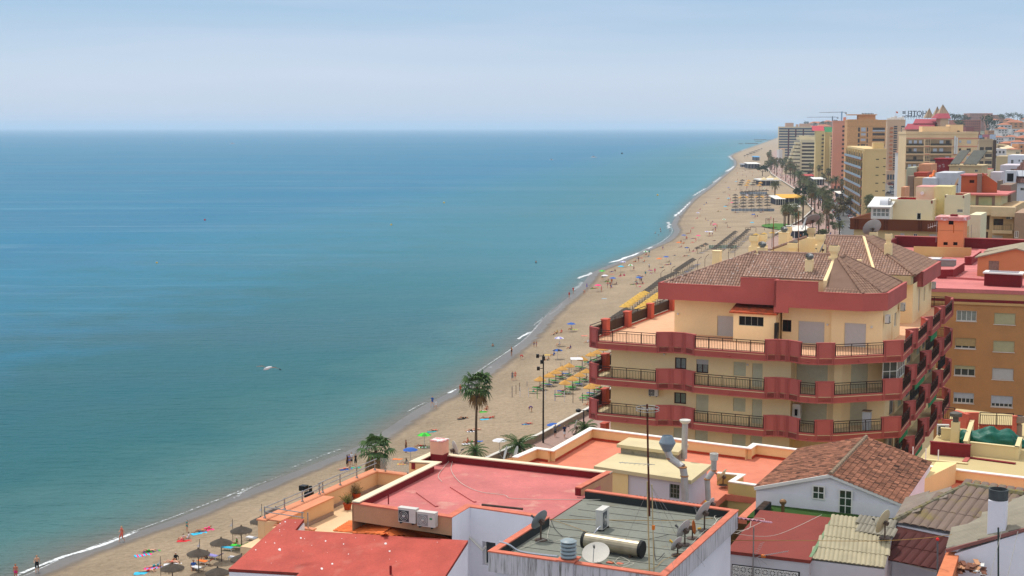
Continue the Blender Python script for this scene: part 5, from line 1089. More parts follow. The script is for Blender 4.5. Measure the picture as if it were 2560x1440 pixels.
dish(tuple(N.W(*gp(2212,1345,26.3))),.55,R(-48),R(18),'large cream satellite dish standing on the corrugated shed roof',pole=.72,m=mat('dish_cream','#cabf9c',.5,.05,2),backrust=True)
FC=mat('fibre_cement','#8d7f74',.92,.12,1.2,tint=.12,dirt=.45,dirtc=(.30,.28,.22),dscale=1.4);FC2=mat('fibre_cement_red','#7d6b60',.92,.1,1.2,tint=.1,dirt=.44,dirtc=(.22,.17,.05),dscale=1.3)
t=thing('house','house with a mossy hipped roof of grey-brown ribbed cement sheets','house',tuple(N.W(-8,69,2.4)))
pk,pk2,cl,cb,cr_=gp(2415,1214,27.65),gp(2560,1236,27.7),gp(2234,1304,26.35),gp(2268,1243,26.4),gp(2377,1331,26.35)
slope([cl,cb,pk],.2,1.2,FC,t,wave=True,rise=.06,name='ribbed_sheets',tvar=.5)
ex=(cl[0]+(cr_[0]-cl[0])*1.9,cl[1]+(cr_[1]-cl[1])*1.9,26.35)
slope([cl,ex,pk2,pk],.42,1.5,FC2,t,wave=False,rise=.05,name='ribbed_sheets',tvar=.5,seg=3)
capline(cl,pk,.15,mat('mossy_ridge','#76705f',.95,.2,3,dirt=.5,dirtc=(.20,.16,.04),dscale=3),t);capline(pk,pk2,.17,_M['mossy_ridge'],t)
mb=MB(N);mb.prism([cl[:2],(cr_[0],cr_[1]),ex[:2],(pk2[0],pk2[1]+1),cb[:2]],2.4,26.2);mb.build('wall',WHITE,t)
mr=[gp(2204,1398,25.6),gp(2346,1426,25.55),gp(2378,1337,26.15),gp(2240,1309,26.2)]
slope(mr,.42,1.6,mat('maroon_sheet','#4b1d18',.8,.08,1,tint=.1),t,wave=False,rise=.045,name='maroon_sheets',seg=3);mb=MB(N);mb.obox(mr[3],mr[0],.18,.14);mb.build('gutter',mat('lead_grey','#55565a',.6,.15,4),t)
mb=MB(N);mb.tube([gp(2234,1400,25.45),gp(2342,1430,25.35)],.035,7);mb.build('white_gutter',mat('plastic_white','#d8d4c8',.5,.04,2),t)
t=thing('house','rightmost near house with ribbed cement roof, white wall and fat white chimney','house',tuple(N.W(-6,60,2.4)))
e0_,e1_,e2_,e3_=gp(2366,1374,26.9),gp(2378,1330,27.0),gp(2640,1196,28.9),gp(2640,1300,28.5)
slope([e1_,e0_,e3_,e2_],.21,1.3,mat('fibre_cement_pale','#958d7d',.92,.1,1.2,tint=.12,dirt=.4,dirtc=(.30,.26,.18),dscale=1.6),t,wave=True,rise=.06,name='ribbed_sheets',tvar=.5)
mb=MB(N);mb.obox((e0_[0],e0_[1]-.05,e0_[2]-.04),(e3_[0],e3_[1]-.05,e3_[2]-.04),.1,.14);mb.build('verge_board',mat('old_pink_paint','#8d5f58',.85,.12,2),t)
q=[(e0_[0]+.35,e0_[1]),(e3_[0],e3_[1]),(e2_[0],e2_[1]),(e0_[0]+.5,e0_[1]+1)];mb=MB(N);mb.prism(q,2.4,[e0_[2]-.15,e3_[2]-.1,e2_[2]-.5,e0_[2]-.15]);mb.build('wall',WHITE,t)
cv=N.g(2468,1335,27.6)[1];cw=hv(2468,1320,cv);ce=hv(2514,1320,cv);cz=hv(2480,1252,cv)[2];mb=MB(N);mb.box(cw[0],ce[0],cv,cv+.75,27.55,cz);mb.build('chimney',WHITE,t)
mb=MB(N);mb.lathe(((cw[0]+ce[0])/2,cv+.37,cz+.002),[(.40,0),(.41,.45),(.36,.46),(.35,.1),(.1,.05)],22);mb.build('chimney_drum',mat('sooty_drum','#44494a',.7,.3,3),t)
mb=MB(N);mb.prism([gp(2366,1379,26.7)[:2],gp(2400,1379,26.7)[:2],gp(2372,1470,26.7)[:2],gp(2330,1470,26.7)[:2]],24,26.7);mb.build('orange_coping',mat('orange_brick_coping','#cf7a52',.85,.12,3,fine=.06),t)
for px,y0,y1,v,lb,red in((2344,1352,1440,60.0,'grey pole topped with a bright red cap in front of the maroon sheets',True),(2496,1320,1440,58.5,'dark green metal post against the white wall at the right edge',False)):
 a,b2=Vector(hv(px,y1+20,v)),Vector(hv(px,y0,v));o=thing('pole',lb,'pole',tuple(N.W(*a)));mb=MB(N);mb.tube([a,b2],.035,7);mb.build('post',mat('grey_post','#5d5f62',.6)if red else mat('green_post','#2d3b34',.6),o)
 mb=MB(N);mb.lathe((b2.x,b2.y,b2.z),[(.03,0),(.07,.04),(.07,.09),(.02,.14)]if red else[(.035,0),(.03,.02)],10);mb.build('pole_cap',plain('red_cap','#d8231c')if red else IRON,o)
for k,(x0,y0,x1,y1)in enumerate(((2506,1322,2470,1440),(2545,1328,2515,1440))):
 mb=MB(N);mb.tube([hv(x0,y0,58.4),hv(x1,y1+20,57.6)],.012,4);tag(mb.build('wire',WC),('left white stay wire slanting down the right-hand white wall','right white stay wire slanting down the right-hand white wall')[k],'wire')
o=thing('tile_stack','heap of discarded old tiles and slats at the bottom right corner','pile of tiles',tuple(N.W(*gp(2420,1425,26.0))));rg=random.Random(3);p=gp(2428,1432,26.2)
for k in range(26):
 mb=MB();x,y=rg.uniform(-.5,.5),rg.uniform(-.35,.35);an=rg.uniform(-.4,.4)+1.2;z=26.2+rg.uniform(0,.5)*(1-abs(x));c=N.W(p[0]+x,p[1]+y,z);d=Vector((math.cos(an),math.sin(an),rg.uniform(-.15,.3)))*.26
 mb.obox(c-d,c+d,.2,.03);mb.build('tile',(TANR,mat('old_brown_tile2','#7a5140',.9,.2,3),MFR['white'])[0 if k%5==0 else(1 if k%4 else 2)],o)
cable([(*a3(0,955),27.6),(*a3(600,955),27.2),(*a3(1300,960),27.1),(*a3(1700,940),27.3),(*a3(1970,908),27.5)],'ochre overhead wire crossing the low roofs at bottom right',YC,.014)
cable([(*a3(150,890),26.5),(*a3(350,920),26.2),(*a3(560,900),26.3),(*a3(900,745),26.6)],'white cable looping over the maroon roof to the gabled house',WC,.012)
cable([(*a3(200,900),26.3),(*a3(430,790),26.1),(*a3(330,780),26.1),(*a3(300,860),26.1),(*a3(150,880),26.2)],'white cable coil at the left end of the maroon roof',WC,.012)
# ================= MIDDLE DISTANCE BUILDINGS (same street grid) =================
def blk(name,label,px0,px1,pyt,v,depth,m,front=(),side=(),zb=2.4,par=0.0,roofm=None,cop=None,z1=None,cat='building',parent=None,inner=None,fr=N,dp=.15,over=0):
 """box building: front face in the plane v, its ends at image columns px0 and px1, its top measured at pyt"""
 a=hv(px0,pyt,v);b_=hv(px1,pyt,v);zt=z1 if z1 is not None else a[2];u0,u1=a[0],b_[0]
 t=parent or thing(name,label,cat,tuple(N.W((u0+u1)/2,v+depth/2,zb)))
 P=[(u0,v),(u1,v),(u1,v+depth),(u0,v+depth)];mb=MB(N);ws=[Wall(P[i],P[(i+1)%4],zb,zt)for i in range(4)]
 for r,kd,k in front:ws[0].hole(ws[0].px(*r),kd,**k)
 for r,kd,k in side:ws[1].hole(ws[1].px(*r)if len(r)==4 and r[0]>100 else r,kd,**k)
 for w_ in ws:w_.build(mb,dp)
 mb.build('wall',m,t)
 for w_ in ws:w_.windows(t,dp)
 mb=MB(N);zr=zt-par;mb.prism([(u0+.02-over,v+.02-over),(u1-.02+over,v+.02-over),(u1-.02+over,v+depth-.02+over),(u0+.02-over,v+depth-.02+over)],zr-.2,zr+(.0 if par else .06));mb.build('roof',roofm or m,t)
 if par:
  mb=MB(N);[w_.box(mb,.0,w_.ln,zr,zt-.01,-.25,-.02)for w_ in ws];mb.build('parapet_inner',inner or m,t)
  coping(P,zt,.28,.06,cop or m,t,closed=True)
 t['u0'],t['u1'],t['v'],t['zt']=u0,u1,v,zt
 return t
def b1(x,y):return(2120+x/5.818,400+y/5.818)
def b5(x,y):return(2260+x/7.2,560+y/7.2)
W_=dict(fw=.06)
BRICK=mat('tan_brick','#c08a58',.9,.09,.5,fine=.05,bump=.1,bs=5)
PINKROOF=mat('pink_roof_coating','#c6736f',.8,.16,.35,fine=.07,dirt=.34,dirtc=(.50,.22,.19),dscale=.5)
ORR=mat('orange_render','#cf8a5c',.9,.06,.5);SANDR=mat('sand_render','#cda36c',.9,.06,.5)
t=thing('apartment_block','tan brick block with white windows below a broad pink-red roof terrace','apartment building',tuple(N.W(-14,170,2.4)))
BB_=t
V=154.6;w0=Wall((-26,152.6),(-1,159.0),2.4,26.6)
w0=Wall((-24,154.2),(2,157.0),2.4,26.5)
def bw_(x0,y0,x1,y1,kd,**k):w0.hole(w0.px(*z3(x0,y0),*z3(x1,y1)),kd,sill=True,fw=.07,**k)
def bw5(x0,y0,x1,y1,kd,**k):w0.hole(w0.px(*z5(x0,y0),*z5(x1,y1)),kd,sill=True,fw=.07,**k)
CSH=mat('beige_green_blind','#b7b08a',.7,.05,3)
bw_(1727,942,1925,1055,'glass',nx=4,curtain=True);bw_(2105,968,2313,1090,'shutter',sh=CSH)
bw_(1713,1215,1918,1332,'half',f=.75,nx=3,sh=mat('striped_blind','#b59a6c',.7,.15,8));bw_(2095,1245,2303,1365,'shutter',sh=CSH)
bw5(1805,393,2022,513,'half',f=.35,nx=3,sh=CSH,curtain=False);bw5(2207,422,2428,555,'shutter',sh=MFR['shutter'])
bw5(1797,680,2010,802,'half',f=.55,nx=5,sh=MFR['pale']);bw5(2195,712,2420,845,'half',f=.7,nx=5,sh=MFR['pale'])
mb=MB(N);w0.build(mb,.2);mb.prism([(-24,154.4),(2,157.2),(2,212),(-24,212)],2.4,26.4);mb.build('brick_wall',BRICK,t);w0.windows(t,.2)
mb=MB(N);w_=Wall((-24,154.2),(2,157.0),26.5,28);w_.box(mb,0,w_.ln,26.5,26.75,-.5,.15);w_.box(mb,0,w_.ln,27.05,28.1,-.3,-.05);mb.build('cornice',SANDR,t)
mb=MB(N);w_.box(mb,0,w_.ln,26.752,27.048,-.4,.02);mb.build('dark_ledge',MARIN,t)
mb=MB(N);mb.prism([(-24,154.2),(2,157.0),(2,212),(-24,212)],27.7,28.12);mb.build('roof',PINKROOF,t)
mb=MB(N)
q=[hv(2180,584,208),hv(2600,616,208)];mb.prism([(-34,207.6),(2,207.6),(2,208),(-34,208)],26,29.5);mb.prism([(-34,182),(-33.6,182),(-33.6,208),(-34,208)],26,29.3);mb.build('parapet',mat('deep_maroon','#6d1a1f',.85,.12,.6,fine=.08),t)
mb=MB(N);mb.prism([(-34.05,207.5),(2,207.5),(2,208.05),(-34.05,208.05)],29.502,29.6);mb.build('coping',PINKROOF,t)
mb=MB(N);mb.prism([(-34,178),(-24,178),(-24,208),(-34,208)],20,28.0);mb.build('roof',PINKROOF,t);mb=MB(N);mb.prism([(-33.5,180),(-25.3,180),(-25.3,195),(-33.5,198)],28.002,28.08);mb.build('white_stained_patch',mat('stained_red','#c85f62',.85,.1,1,white=.56,wscale=1.4),t)
def rwall(pts,z0,z1,th,m,nm='parapet'):
 mb=MB(N)
 for a,b_ in zip(pts,pts[1:]):w_=Wall(a,b_,z0,z1);w_.box(mb,0,w_.ln,z0,z1,-th,0)
 o=mb.build(nm,m,t);mb=MB(N)
 for a,b_ in zip(pts,pts[1:]):w_=Wall(a,b_,z0,z1);w_.box(mb,-.02,w_.ln+.02,z1+.002,z1+.06,-th-.05,.05)
 mb.build('coping',PINKROOF,t)
g8=lambda x,y,z=28.1:N.g(*b5(x,y),z)
A_,B_,C_,D_,E_,F_=g8(190,510),g8(1330,600),g8(1385,520),g8(1100,745),g8(880,985),g8(640,960)
mb=MB(N);w_=Wall(g8(170,580),g8(1210,610),28.1,29.2);w_.box(mb,0,w_.ln,28.1,29.4,-.2,0);mb.build('low_screen_wall',SANDR,t)
rwall([g8(610,985),g8(880,985),g8(1090,845)],28.1,29.1,.3,mat('maroon_parapet','#84262a',.85,.1,.6));rwall([g8(1100,742),g8(1215,742),g8(1390,620)],28.1,29.1,.3,_M['maroon_parapet'])
mb=MB(N);w_=Wall(g8(440,760,28.1),g8(940,770,28.1),28.1,29);w_.box(mb,0,w_.ln,28.1,28.85,-.2,0);mb.build('grey_screen',mat('grey_screen','#8f938c',.7,.08,2),t);mb=MB(N);w_.box(mb,0,w_.ln,28.852,29.0,-.3,.1);mb.build('screen_top',mat('pale_blue_trim','#a9b4bb',.5,.05),t)
mb=MB(N);w_=Wall(g8(600,975),g8(1440,1025),28.12,28.3);w_.box(mb,0,w_.ln,28.12,28.34,-.25,0);mb.build('roof_step',PINKROOF,t)
def hut(label,x0,x1,yt,yb,dep,ridge,open_=()):
 a=N.g(*b5(x0,yb),28.12);v=a[1];l=hv(*b5(x0,yb),v);r=hv(*b5(x1,yb),v);zt=hv(*b5(x0,yt),v)[2]
 o=thing('rooftop_hut',label,'hut',tuple(N.W(l[0],v,28.12)),group='huts on the pink-red roof');um=(l[0]+r[0])/2
 ws=[Wall((l[0],v),(r[0],v),28.12,zt),Wall((r[0],v),(r[0],v+dep),28.12,zt),Wall((r[0],v+dep),(l[0],v+dep),28.12,zt),Wall((l[0],v+dep),(l[0],v),28.12,zt)]
 for q in open_:ws[0].hole(ws[0].px(*b5(q[0],q[1]),*b5(q[2],q[3])),'shutter',sh=mat('weathered_wood','#8a7466',.9,.25,6),slat=.4,name2='wooden_door')
 mb=MB(N);[w_.build(mb)for w_ in ws];mb.add([(l[0],v,zt),(r[0],v,zt),(um,v,zt+ridge),(l[0],v+dep,zt),(r[0],v+dep,zt),(um,v+dep,zt+ridge)],[(0,1,2),(5,4,3)]);mb.build('wall',ORR,o);[w_.windows(o)for w_ in ws]
 gm=mat('gravel_roof','#9c8f78',.95,.15,3,fine=.12)
 for ua,ub in((l[0]-.3,um),(um,r[0]+.3)):
  za,zb_=(zt-.1,zt+ridge)if ua<um-.1 else(zt+ridge,zt-.1);mb=MB(N);mb.prism([(ua,v-.3),(ub,v-.3),(ub,v+dep),(ua,v+dep)],[za,zb_,zb_,za],[za+.14,zb_+.14,zb_+.14,za+.14]);mb.build('roof_slope',gm,o)
 return o
hut('nearer orange rooftop hut with grey gravel roof and a wooden door',1315,2700,600,935,5,1.1,((1528,660,1705,890),));hut('farther orange hut on the red roof, mostly hidden behind the nearer one',1480,2700,500,560,5,.9)
p=N.g(*b5(1440,1110),28.12);w_=hv(*b5(1440,1110),p[1]);r=hv(*b5(2100,1165),p[1]);o=thing('skylight','glazed skylight box with dark red sides at the edge of the pink-red roof','skylight',tuple(N.W(p[0],p[1],28.12)))
mb=MB(N);mb.prism([(w_[0],p[1]),(r[0],p[1]-.3),(r[0],p[1]+2),(w_[0],p[1]+2)],28.1,29.45);mb.build('skylight_box',mat('deep_maroon','#6d1a1f',.85,.12,.6),o)
mb=MB(N);mb.prism([(w_[0]-.15,p[1]-.2),(r[0]+.2,p[1]-.5),(r[0]+.2,p[1]+2.3),(w_[0]-.1,p[1]+2.3)],29.455,29.6);mb.build('skylight_frame',MFR['white'],o);mb=MB(N);mb.prism([(w_[0]+.4,p[1]+.3),(r[0]-.3,p[1]+.05),(r[0]-.3,p[1]+1.9),(w_[0]+.4,p[1]+1.9)],29.602,29.64);mb.build('skylight_glass',plain('skylight_pane',(.35,.4,.45),.15),o)
g=N.g(*b1(1310,1285),28.1);v=g[1];DO=dict(depth=.3)
t=blk('roof_tower','orange lift tower with a pink slab on top, small square openings and a rust stain',2120+1312/5.818,2120+1685/5.818,400+855/5.818,v,4.2,mat('orange_tower','#df9464',.9,.05,.4,fine=.02),zb=28.1,cat='tower',
front=[((*b1(1463,877),*b1(1535,942)),'dark',DO),((*b1(1388,1193),*b1(1450,1240)),'dark',DO),((*b1(1530,1193),*b1(1592,1242)),'dark',DO)],roofm=mat('pink_slab','#cf8f88',.85,.1,1.2,white=.42,wscale=1.5),over=.4)
mb=MB(N);u0,u1,zt=t['u0'],t['u1'],t['zt'];mb.box(u0-.35,u1+.35,v-.35,v+4.5,zt+.07,zt+.32);mb.build('roof_slab',_M['pink_slab'],t);mb=MB(N);mb.box(u0+1.5,u0+2.4,v+1,v+2,zt+.322,zt+.6);mb.build('vent_box',MARIN,t)
mb=MB(N);a=hv(*b1(1533,945),v);mb.box(a[0],a[0]+.12,v-.012,v-.004,a[2]-1.1,a[2]);mb.build('rust_stain',mat('rust_streak','#b8601c',.9,.2,2),t)
mb=MB(N);mb.box(u0+.0,u1+.01,v-.02,v-.005,hv(*b1(1320,1020),v)[2]-.03,hv(*b1(1320,1020),v)[2]);mb.build('cable_line',mat('dusty_brown','#8a6242',.9),t)
for k,(x,y,x2,y2)in enumerate(((1165,985,1290,900),(1735,1080,1800,940))):
 c0=hv(*b1(x,y),v-.6 if k==0 else v+2.5);c1=hv(*b1(x2,y2),c0[1]);o=thing('tv_aerial',('pale television aerial left of the orange lift tower','television aerial fixed on the right side of the orange lift tower')[k],'antenna',tuple(N.W(*c0)));mb=MB(N);mb.tube([(c1[0],c0[1],c0[2]-2),c1],.03,5);mb.build('pole',STEEL,o)
 mb=MB(N);mb.tube([c0,(c1[0],c1[1],c0[2]+.4)],.02,4);[mb.tube([(c0[0]+.3*i,c0[1],c0[2]-.2+.1*i),(c0[0]+.3*i,c0[1],c0[2]+.5+.1*i)],.012,4)for i in range(5)];mb.build('elements',MFR['white'],o)
BR=mat('brown_band','#6e3b22',.85,.06,.6);CR2=mat('cream_render_far','#e2d3b0',.9,.05,.3)
t=blk('apartment_block','cream block with a wide brown parapet band and a white-framed conservatory on top',2135,2372,572,222,22,mat('khaki_cream','#cdb888',.9,.05,.4),z1=hv(2135,572,222)[2],cat='apartment building',
front=[((*b1(560,1062),*b1(645,1100)),'dark',{}),((*b1(762,1065),*b1(822,1110)),'shutter',{}),((*b1(955,1072),*b1(1005,1115)),'glass',dict(nx=2)),((*b1(1182,1078),*b1(1290,1130)),'shutter',{})])
u0,u1=t['u0'],t['u1'];zt=t['zt'];zbt=hv(2135,546,221.4)[2];mb=MB(N);mb.box(u0-.5,u1,221.4,221.7,zt-.05,zbt);mb.box(u0-.5,u0-.2,221.7,246,zt,zbt);mb.build('brown_parapet',BR,t)
mb=MB(N);[mb.box(u0+x,u0+x+.22,221.33,221.398,zt-.02,zbt-.03)for x in(.2,.6,4.6,5.0,9.7,10.1,14,14.4)];mb.build('parapet_ribs',mat('brown_rib','#5a2e1a',.85),t,kind='stuff')
mb=MB(N);mb.box(u0,u1,221.72,244,zt,zt+.1);mb.build('terrace_floor',TERRP,t)
zf=zt+.1
t=blk('rooftop_house','plain cream rooftop house with one narrow dark window behind the brown band',2226,2332,499,226,9,CR2,zb=zf,cat='house',front=[((*b1(1000,768),*b1(1062,870)),'glass',dict(nx=1,pane=MFR['dark'],fw=.08))],par=.5,inner=mat('red_inner','#9c2a30',.85,.08),roofm=PINKROOF)
t=blk('rooftop_stair_house','taller cream stair tower with a pink sloping top and a round vent',2291,2337,467,231,5.5,CR2,zb=zf,cat='tower',roofm=mat('pink_edge','#d99a92',.85,.1,1))
mb=MB(N);mb.prism([(t['u1'],230.4),(t['u1']+2.6,230.4),(t['u1']+2.6,236),(t['u1'],236)],zf,hv(2350,466,230.4)[2]);mb.build('side_wall',mat('cream_lemon','#dfcf96',.9,.05),t)
c=hv(2306,483,230.8);mb=MB(N);mb.tube([c,(c[0],230.5,c[2])],.28,14);mb.build('vent_disc',MFR['white'],t)
t=blk('rooftop_house','low cream rooftop wall block with slatted white window right of the stair tower',2362,2411,488,228,8,CR2,zb=zf,cat='house',front=[((*b1(1590,715),*b1(1670,765)),'glass',dict(nx=5))],par=.4,inner=_M['red_inner'])
t=blk('rooftop_house','pale cream wall block behind the orange lift tower',2424,2452,533,215,8,mat('pale_cream_wall','#ddd7b4',.9,.04),zb=28.5,cat='house',z1=hv(2424,538,215)[2])
t=blk('conservatory','white framed glass conservatory on the brown-banded block',2178,2225,518,223.2,5,MFR['white'],zb=zf,cat='conservatory',front=[((2181,519.5,2224,543),'glass',dict(nx=4,nz=2,fw=.14,pane=MFR['curtain']))])
mb=MB(N);u0,u1,zt=t['u0'],t['u1'],t['zt'];mb.prism([(u0-.5,222.6),(u1+.3,222.6),(u1+.3,228.6),(u0-.5,228.6)],[zt,zt,zt+1.2,zt+1.2],[zt+.15,zt+.15,zt+1.4,zt+1.4]);mb.build('sloping_roof',MFR['white'],t)
c0,c1=hv(2202,511,224.5),hv(2223,511,224.5);o=thing('water_tank','white cylindrical water tank on the conservatory roof','water tank',tuple(N.W(*c0)));mb=MB(N);mb.tube([c0,c1],1.05,20);mb.build('tank_shell',mat('white_plastic','#dcdcdf',.5,.03),o,smooth=False);mb=MB(N);mb.tube([(c1[0]+.01,c1[1],c1[2]),(c1[0]+.3,c1[1],c1[2])],.9,18);[mb.box(x,x+.1,223.6,225.4,zt+.3,c0[2]-.8)for x in(c0[0]+.3,c1[0]-.4)];mb.build('tank_frame',STEEL,o)
BG=mat('beige_render','#cbae85',.9,.06,.4);GY=mat('grey_taupe','#8d7869',.9,.08,.5)
t=blk('apartment_block','beige block with long pale parapets, balcony with brown rail and an air conditioner',2410,2536,516,258,22,BG,cat='apartment building',
front=[((*b1(2118,853),*b1(2258,952)),'glass',dict(nx=2,frame=MFR['dark'],depth=.9)),((*b1(1955,1043),*b1(2035,1148)),'shutter',dict(sh=mat('dark_brown_door','#4a2319',.7))),((*b1(2095,1095),*b1(2250,1165)),'shutter',{}),((*b1(1935,810),*b1(2055,1015)),'dark',dict(pane=mat('loggia_shade','#7d6b57',.9),depth=1.5))])  # loggia pane colour is darkened to stand for the shade inside
u0,u1,zt=t['u0'],t['u1'],t['zt'];mb=MB(N);mb.box(u0,hv(2478,515,257)[0],257.3,257.99,hv(2478,538,257)[2],zt+.1);mb.box(hv(2479,515,257)[0],u1+.3,256.6,257.99,hv(2490,541,256.6)[2],zt+.1);mb.build('terrace_parapet',mat('pale_beige','#d9c29c',.9,.05),t)
b0,b2=hv(2481,578,256.6),hv(2531,578,256.6);mb=MB(N);mb.box(b0[0],b2[0],256.6,257.99,hv(2481,583,256.6)[2],hv(2481,575,256.6)[2]);mb.build('balcony_slab',mat('pale_beige','#d9c29c'),t);rail((b0[0]+.2,256.7),(b2[0]-.2,256.7),hv(2481,575,256.6)[2],1.1,t,step=.35)
c=hv(2524,548,257.8);w_=N.W(c[0],257.3,c[2]);ac_unit(tuple(w_-Vector(t.location)),-N.a,None,1.0,.75,.35,parent=t)
t=blk('apartment_block','green-tinged cream penthouse with shuttered window under a pink roof slab',2411,2502,484,262,14,mat('lime_cream','#cdc79c',.9,.05),zb=zt-.2,cat='apartment building',roofm=PINKROOF,over=1.2,
front=[((*b1(1903,540),*b1(2092,668)),'shutter',dict(trim=.5,trimm=GY,sh=mat('lime_shutter','#b3b98a',.7))),((*b1(1700,530),*b1(1742,655)),'shutter',dict(sh=GY))])
ztp=t['zt']
t=blk('roof_tower','burnt orange rooftop box with a brown chimney strip on the pink slab',*[b1(x,0)[0]for x in(1650,1950)],b1(0,215)[1],266,7,mat('burnt_orange','#b5603c',.9,.1,.6,dirt=.3,dirtc=(.2,.08,.04)),zb=ztp,cat='tower',front=[((*b1(1768,290),*b1(1838,335)),'dark',dict(pane=mat('brown_dark','#3c1a10')))],roofm=PINKROOF,over=.2)
mb=MB(N);a,b_=hv(*b1(1885,200),265.7),hv(*b1(1942,440),265.7);mb.box(a[0],b_[0],265.4,265.99,ztp,a[2]);mb.build('chimney_strip',GY,t);mb=MB(N);b_=hv(*b1(2165,400),266);mb.prism([(t['u1'],266.3),(b_[0],266.3),(b_[0],266.7),(t['u1'],266.7)],ztp,[ztp+3.6,ztp+1.8,ztp+1.8,ztp+3.6]);mb.build('side_wall',_M['burnt_orange'],t)
p=hv(*b1(1590,410),263);dish(tuple(N.W(p[0],p[1],ztp)),1.0,R(-60),R(20),'grey dish beside the burnt orange rooftop box',pole=1.6,m=_M['dish_cream']if 'dish_cream' in _M else None)
t=blk('building','tall brown-grey wall block behind the pink slab at right',2500,2528,463,275,12,GY,cat='building')
t=blk('building','small taupe building below the right edge balconies with wood shutters',2537,2600,533,250,14,mat('taupe','#a88a72',.9,.06),front=[((*b1(2425,1030),*b1(2478,1135)),'glass',dict(nx=2,fw=.1,pane=mat('red_curtain','#8d6a58',.8)))],cat='building')
c6=lambda x,y:(2160+x/6,240+y/6)
def bx6(label,x0,x1,yt,v,dep,m,zb=2.4,name='building',**k):return blk(name,label,c6(x0,0)[0],c6(x1,0)[0],c6(0,yt)[1],v,dep,m,zb=zb,**k)
PW=mat('weathered_white','#c3c4c9',.9,.08,.6,dirt=.35,dirtc=(.3,.3,.3),dscale=.7);LIL=mat('lilac_white','#d0c6cc',.9,.06,.5)
bx6('weathered white building with a dark green roof edge amid the jumble of roofs',1075,1393,1155,330,14,PW);bx6('low weathered wall block sloping left of the white building',880,1075,1235,326,10,PW,name='building')
t=bx6('dark red building with peeling white paint and red cap',1070,1330,940,380,10,mat('peeling_red','#8e3036',.9,.1,.3,white=.36,wscale=.35),roofm=mat('red_inner','#9c2a30'),over=.4)
t=bx6('cream flat building carrying solar panels on its roof',1280,1765,1040,375,14,mat('cream_grey','#c9b28a',.9,.06,.3),front=[((*c6(1420,1080),*c6(1447,1107)),'glass',{}),((*c6(1482,1125),*c6(1522,1165)),'shutter',{}),((*c6(1665,1105),*c6(1707,1140)),'glass',{})],over=.3)
zt=t['zt']
for k,(x0,x1)in enumerate(((1300,1440),(1495,1700))):
 a,b_=hv(*c6(x0,1020),377),hv(*c6(x1,1020),377);o=thing('solar_panel',('left bank of dark solar collectors on the cream flat building','right bank of dark solar collectors on the cream flat building')[k],'solar panel',tuple(N.W(a[0],377,zt)),group='solar collectors on the roof')
 mb=MB(N);mb.add([(a[0],376,zt+.4),(b_[0],376,zt+.4),(b_[0]+2,380,zt+3.8),(a[0]+2,380,zt+3.8),(a[0],376,zt+.2),(b_[0],376,zt+.2),(b_[0]+2,380,zt+3.6),(a[0]+2,380,zt+3.6)],[(0,1,2,3),(7,6,5,4),(0,4,5,1),(1,5,6,2),(2,6,7,3),(3,7,4,0)]);mb.build('collector',mat('solar_dark','#4d4f48',.35,.2,1),o)
 mb=MB(N);[mb.obox((a[0]+(b_[0]-a[0])*q,376,zt),(a[0]+2+(b_[0]-a[0])*q,380,zt+3.6),.12,.12)for q in(.1,.5,.9)];mb.build('frame',mat('rusty_steel','#5a4a40',.6,.4,12),o)
bx6('small salmon building left of the peeling red one',820,1015,1025,350,9,mat('salmon_wall','#d99a74',.9,.06));t=bx6('small grey-green building with shop awning at the left of the jumble',640,750,1075,345,9,mat('grey_green','#b5b59c',.9,.1,.4))
bx6('low red-roofed stub building with two pillars',750,945,1150,338,8,mat('brick_red','#a84a3a',.9,.1,.4));t=bx6('tan building with an orange tiled canopy in the jumble',755,1000,1225,333,7,mat('tan_wall','#c7a07c',.9,.08));
u0,u1,zt=t['u0'],t['u1'],t['zt'];slope([(u0+3.4,331,zt),(u1+.5,331,zt),(u1+1,334,zt+1.6),(u0+4.2,334,zt+1.6)],.5,.7,OT,t,name='canopy_tiles',rise=.12)
bx6('pink-topped cream wall block in front of the jumble',780,1240,1360,285,8,CR2,zb=20,name='building',roofm=mat('pink_edge','#d99a92'));bx6('tiny salmon kiosk with round roof vent by the street',560,620,1370,315,6,mat('salmon_wall','#d99a74'))
bx6('taupe plain wall box in the left of the jumble',655,748,1205,336,5,GY)
t=bx6('long white lilac building with a small sign box at right',2045,2500,1040,420,18,LIL,front=[((*c6(2200,1093),*c6(2262,1120)),'dark',dict(pane=GY)),((*c6(2300,1170),*c6(2330,1200)),'glass',{})])
t=bx6('tall white building at the right edge with narrow windows',2160,2500,890,445,14,mat('white_far','#d4d5da',.9,.05,.3),front=[((*c6(2207,955),*c6(2242,1015)),'glass',dict(nx=2)),((*c6(2320,955),*c6(2336,985)),'dark',{}),((*c6(2310,1030),*c6(2334,1060)),'glass',{}),((*c6(2370,955),*c6(2400,985)),'glass',{})])
t=bx6('white house with a steep dark mansard roof and skylights at right',2105,2500,1300,300,14,mat('white_far','#d4d5da'),front=[((*c6(2208,1365),*c6(2262,1440)),'glass',dict(nx=2,nz=2,pane=plain('blue_glass',(.04,.09,.18),.1))),((*c6(2345,1375),*c6(2400,1420)),'glass',dict(nx=2))])
u0,u1,zt=t['u0'],t['u1'],t['zt'];slope([(u0,299.7,zt),(u1,299.7,zt),(u1,305,zt+4.2),(u0+3,305,zt+4.2)],.5,.7,mat('dark_slate_tile','#6a4c46',.9,.1,.5,tint=.15),t,rise=.08)
mb=MB(N);a=hv(*c6(2195,1310),299.5);mb.box(a[0]-1,a[0]+1,299,302,zt,zt+2.4);o=mb.build('dormer',mat('white_far','#d4d5da'),t);mb=MB(N);mb.box(a[0]-.6,a[0]+.6,298.95,298.99,zt+.3,zt+1.9);mb.build('pane',MFR['dark'],o)
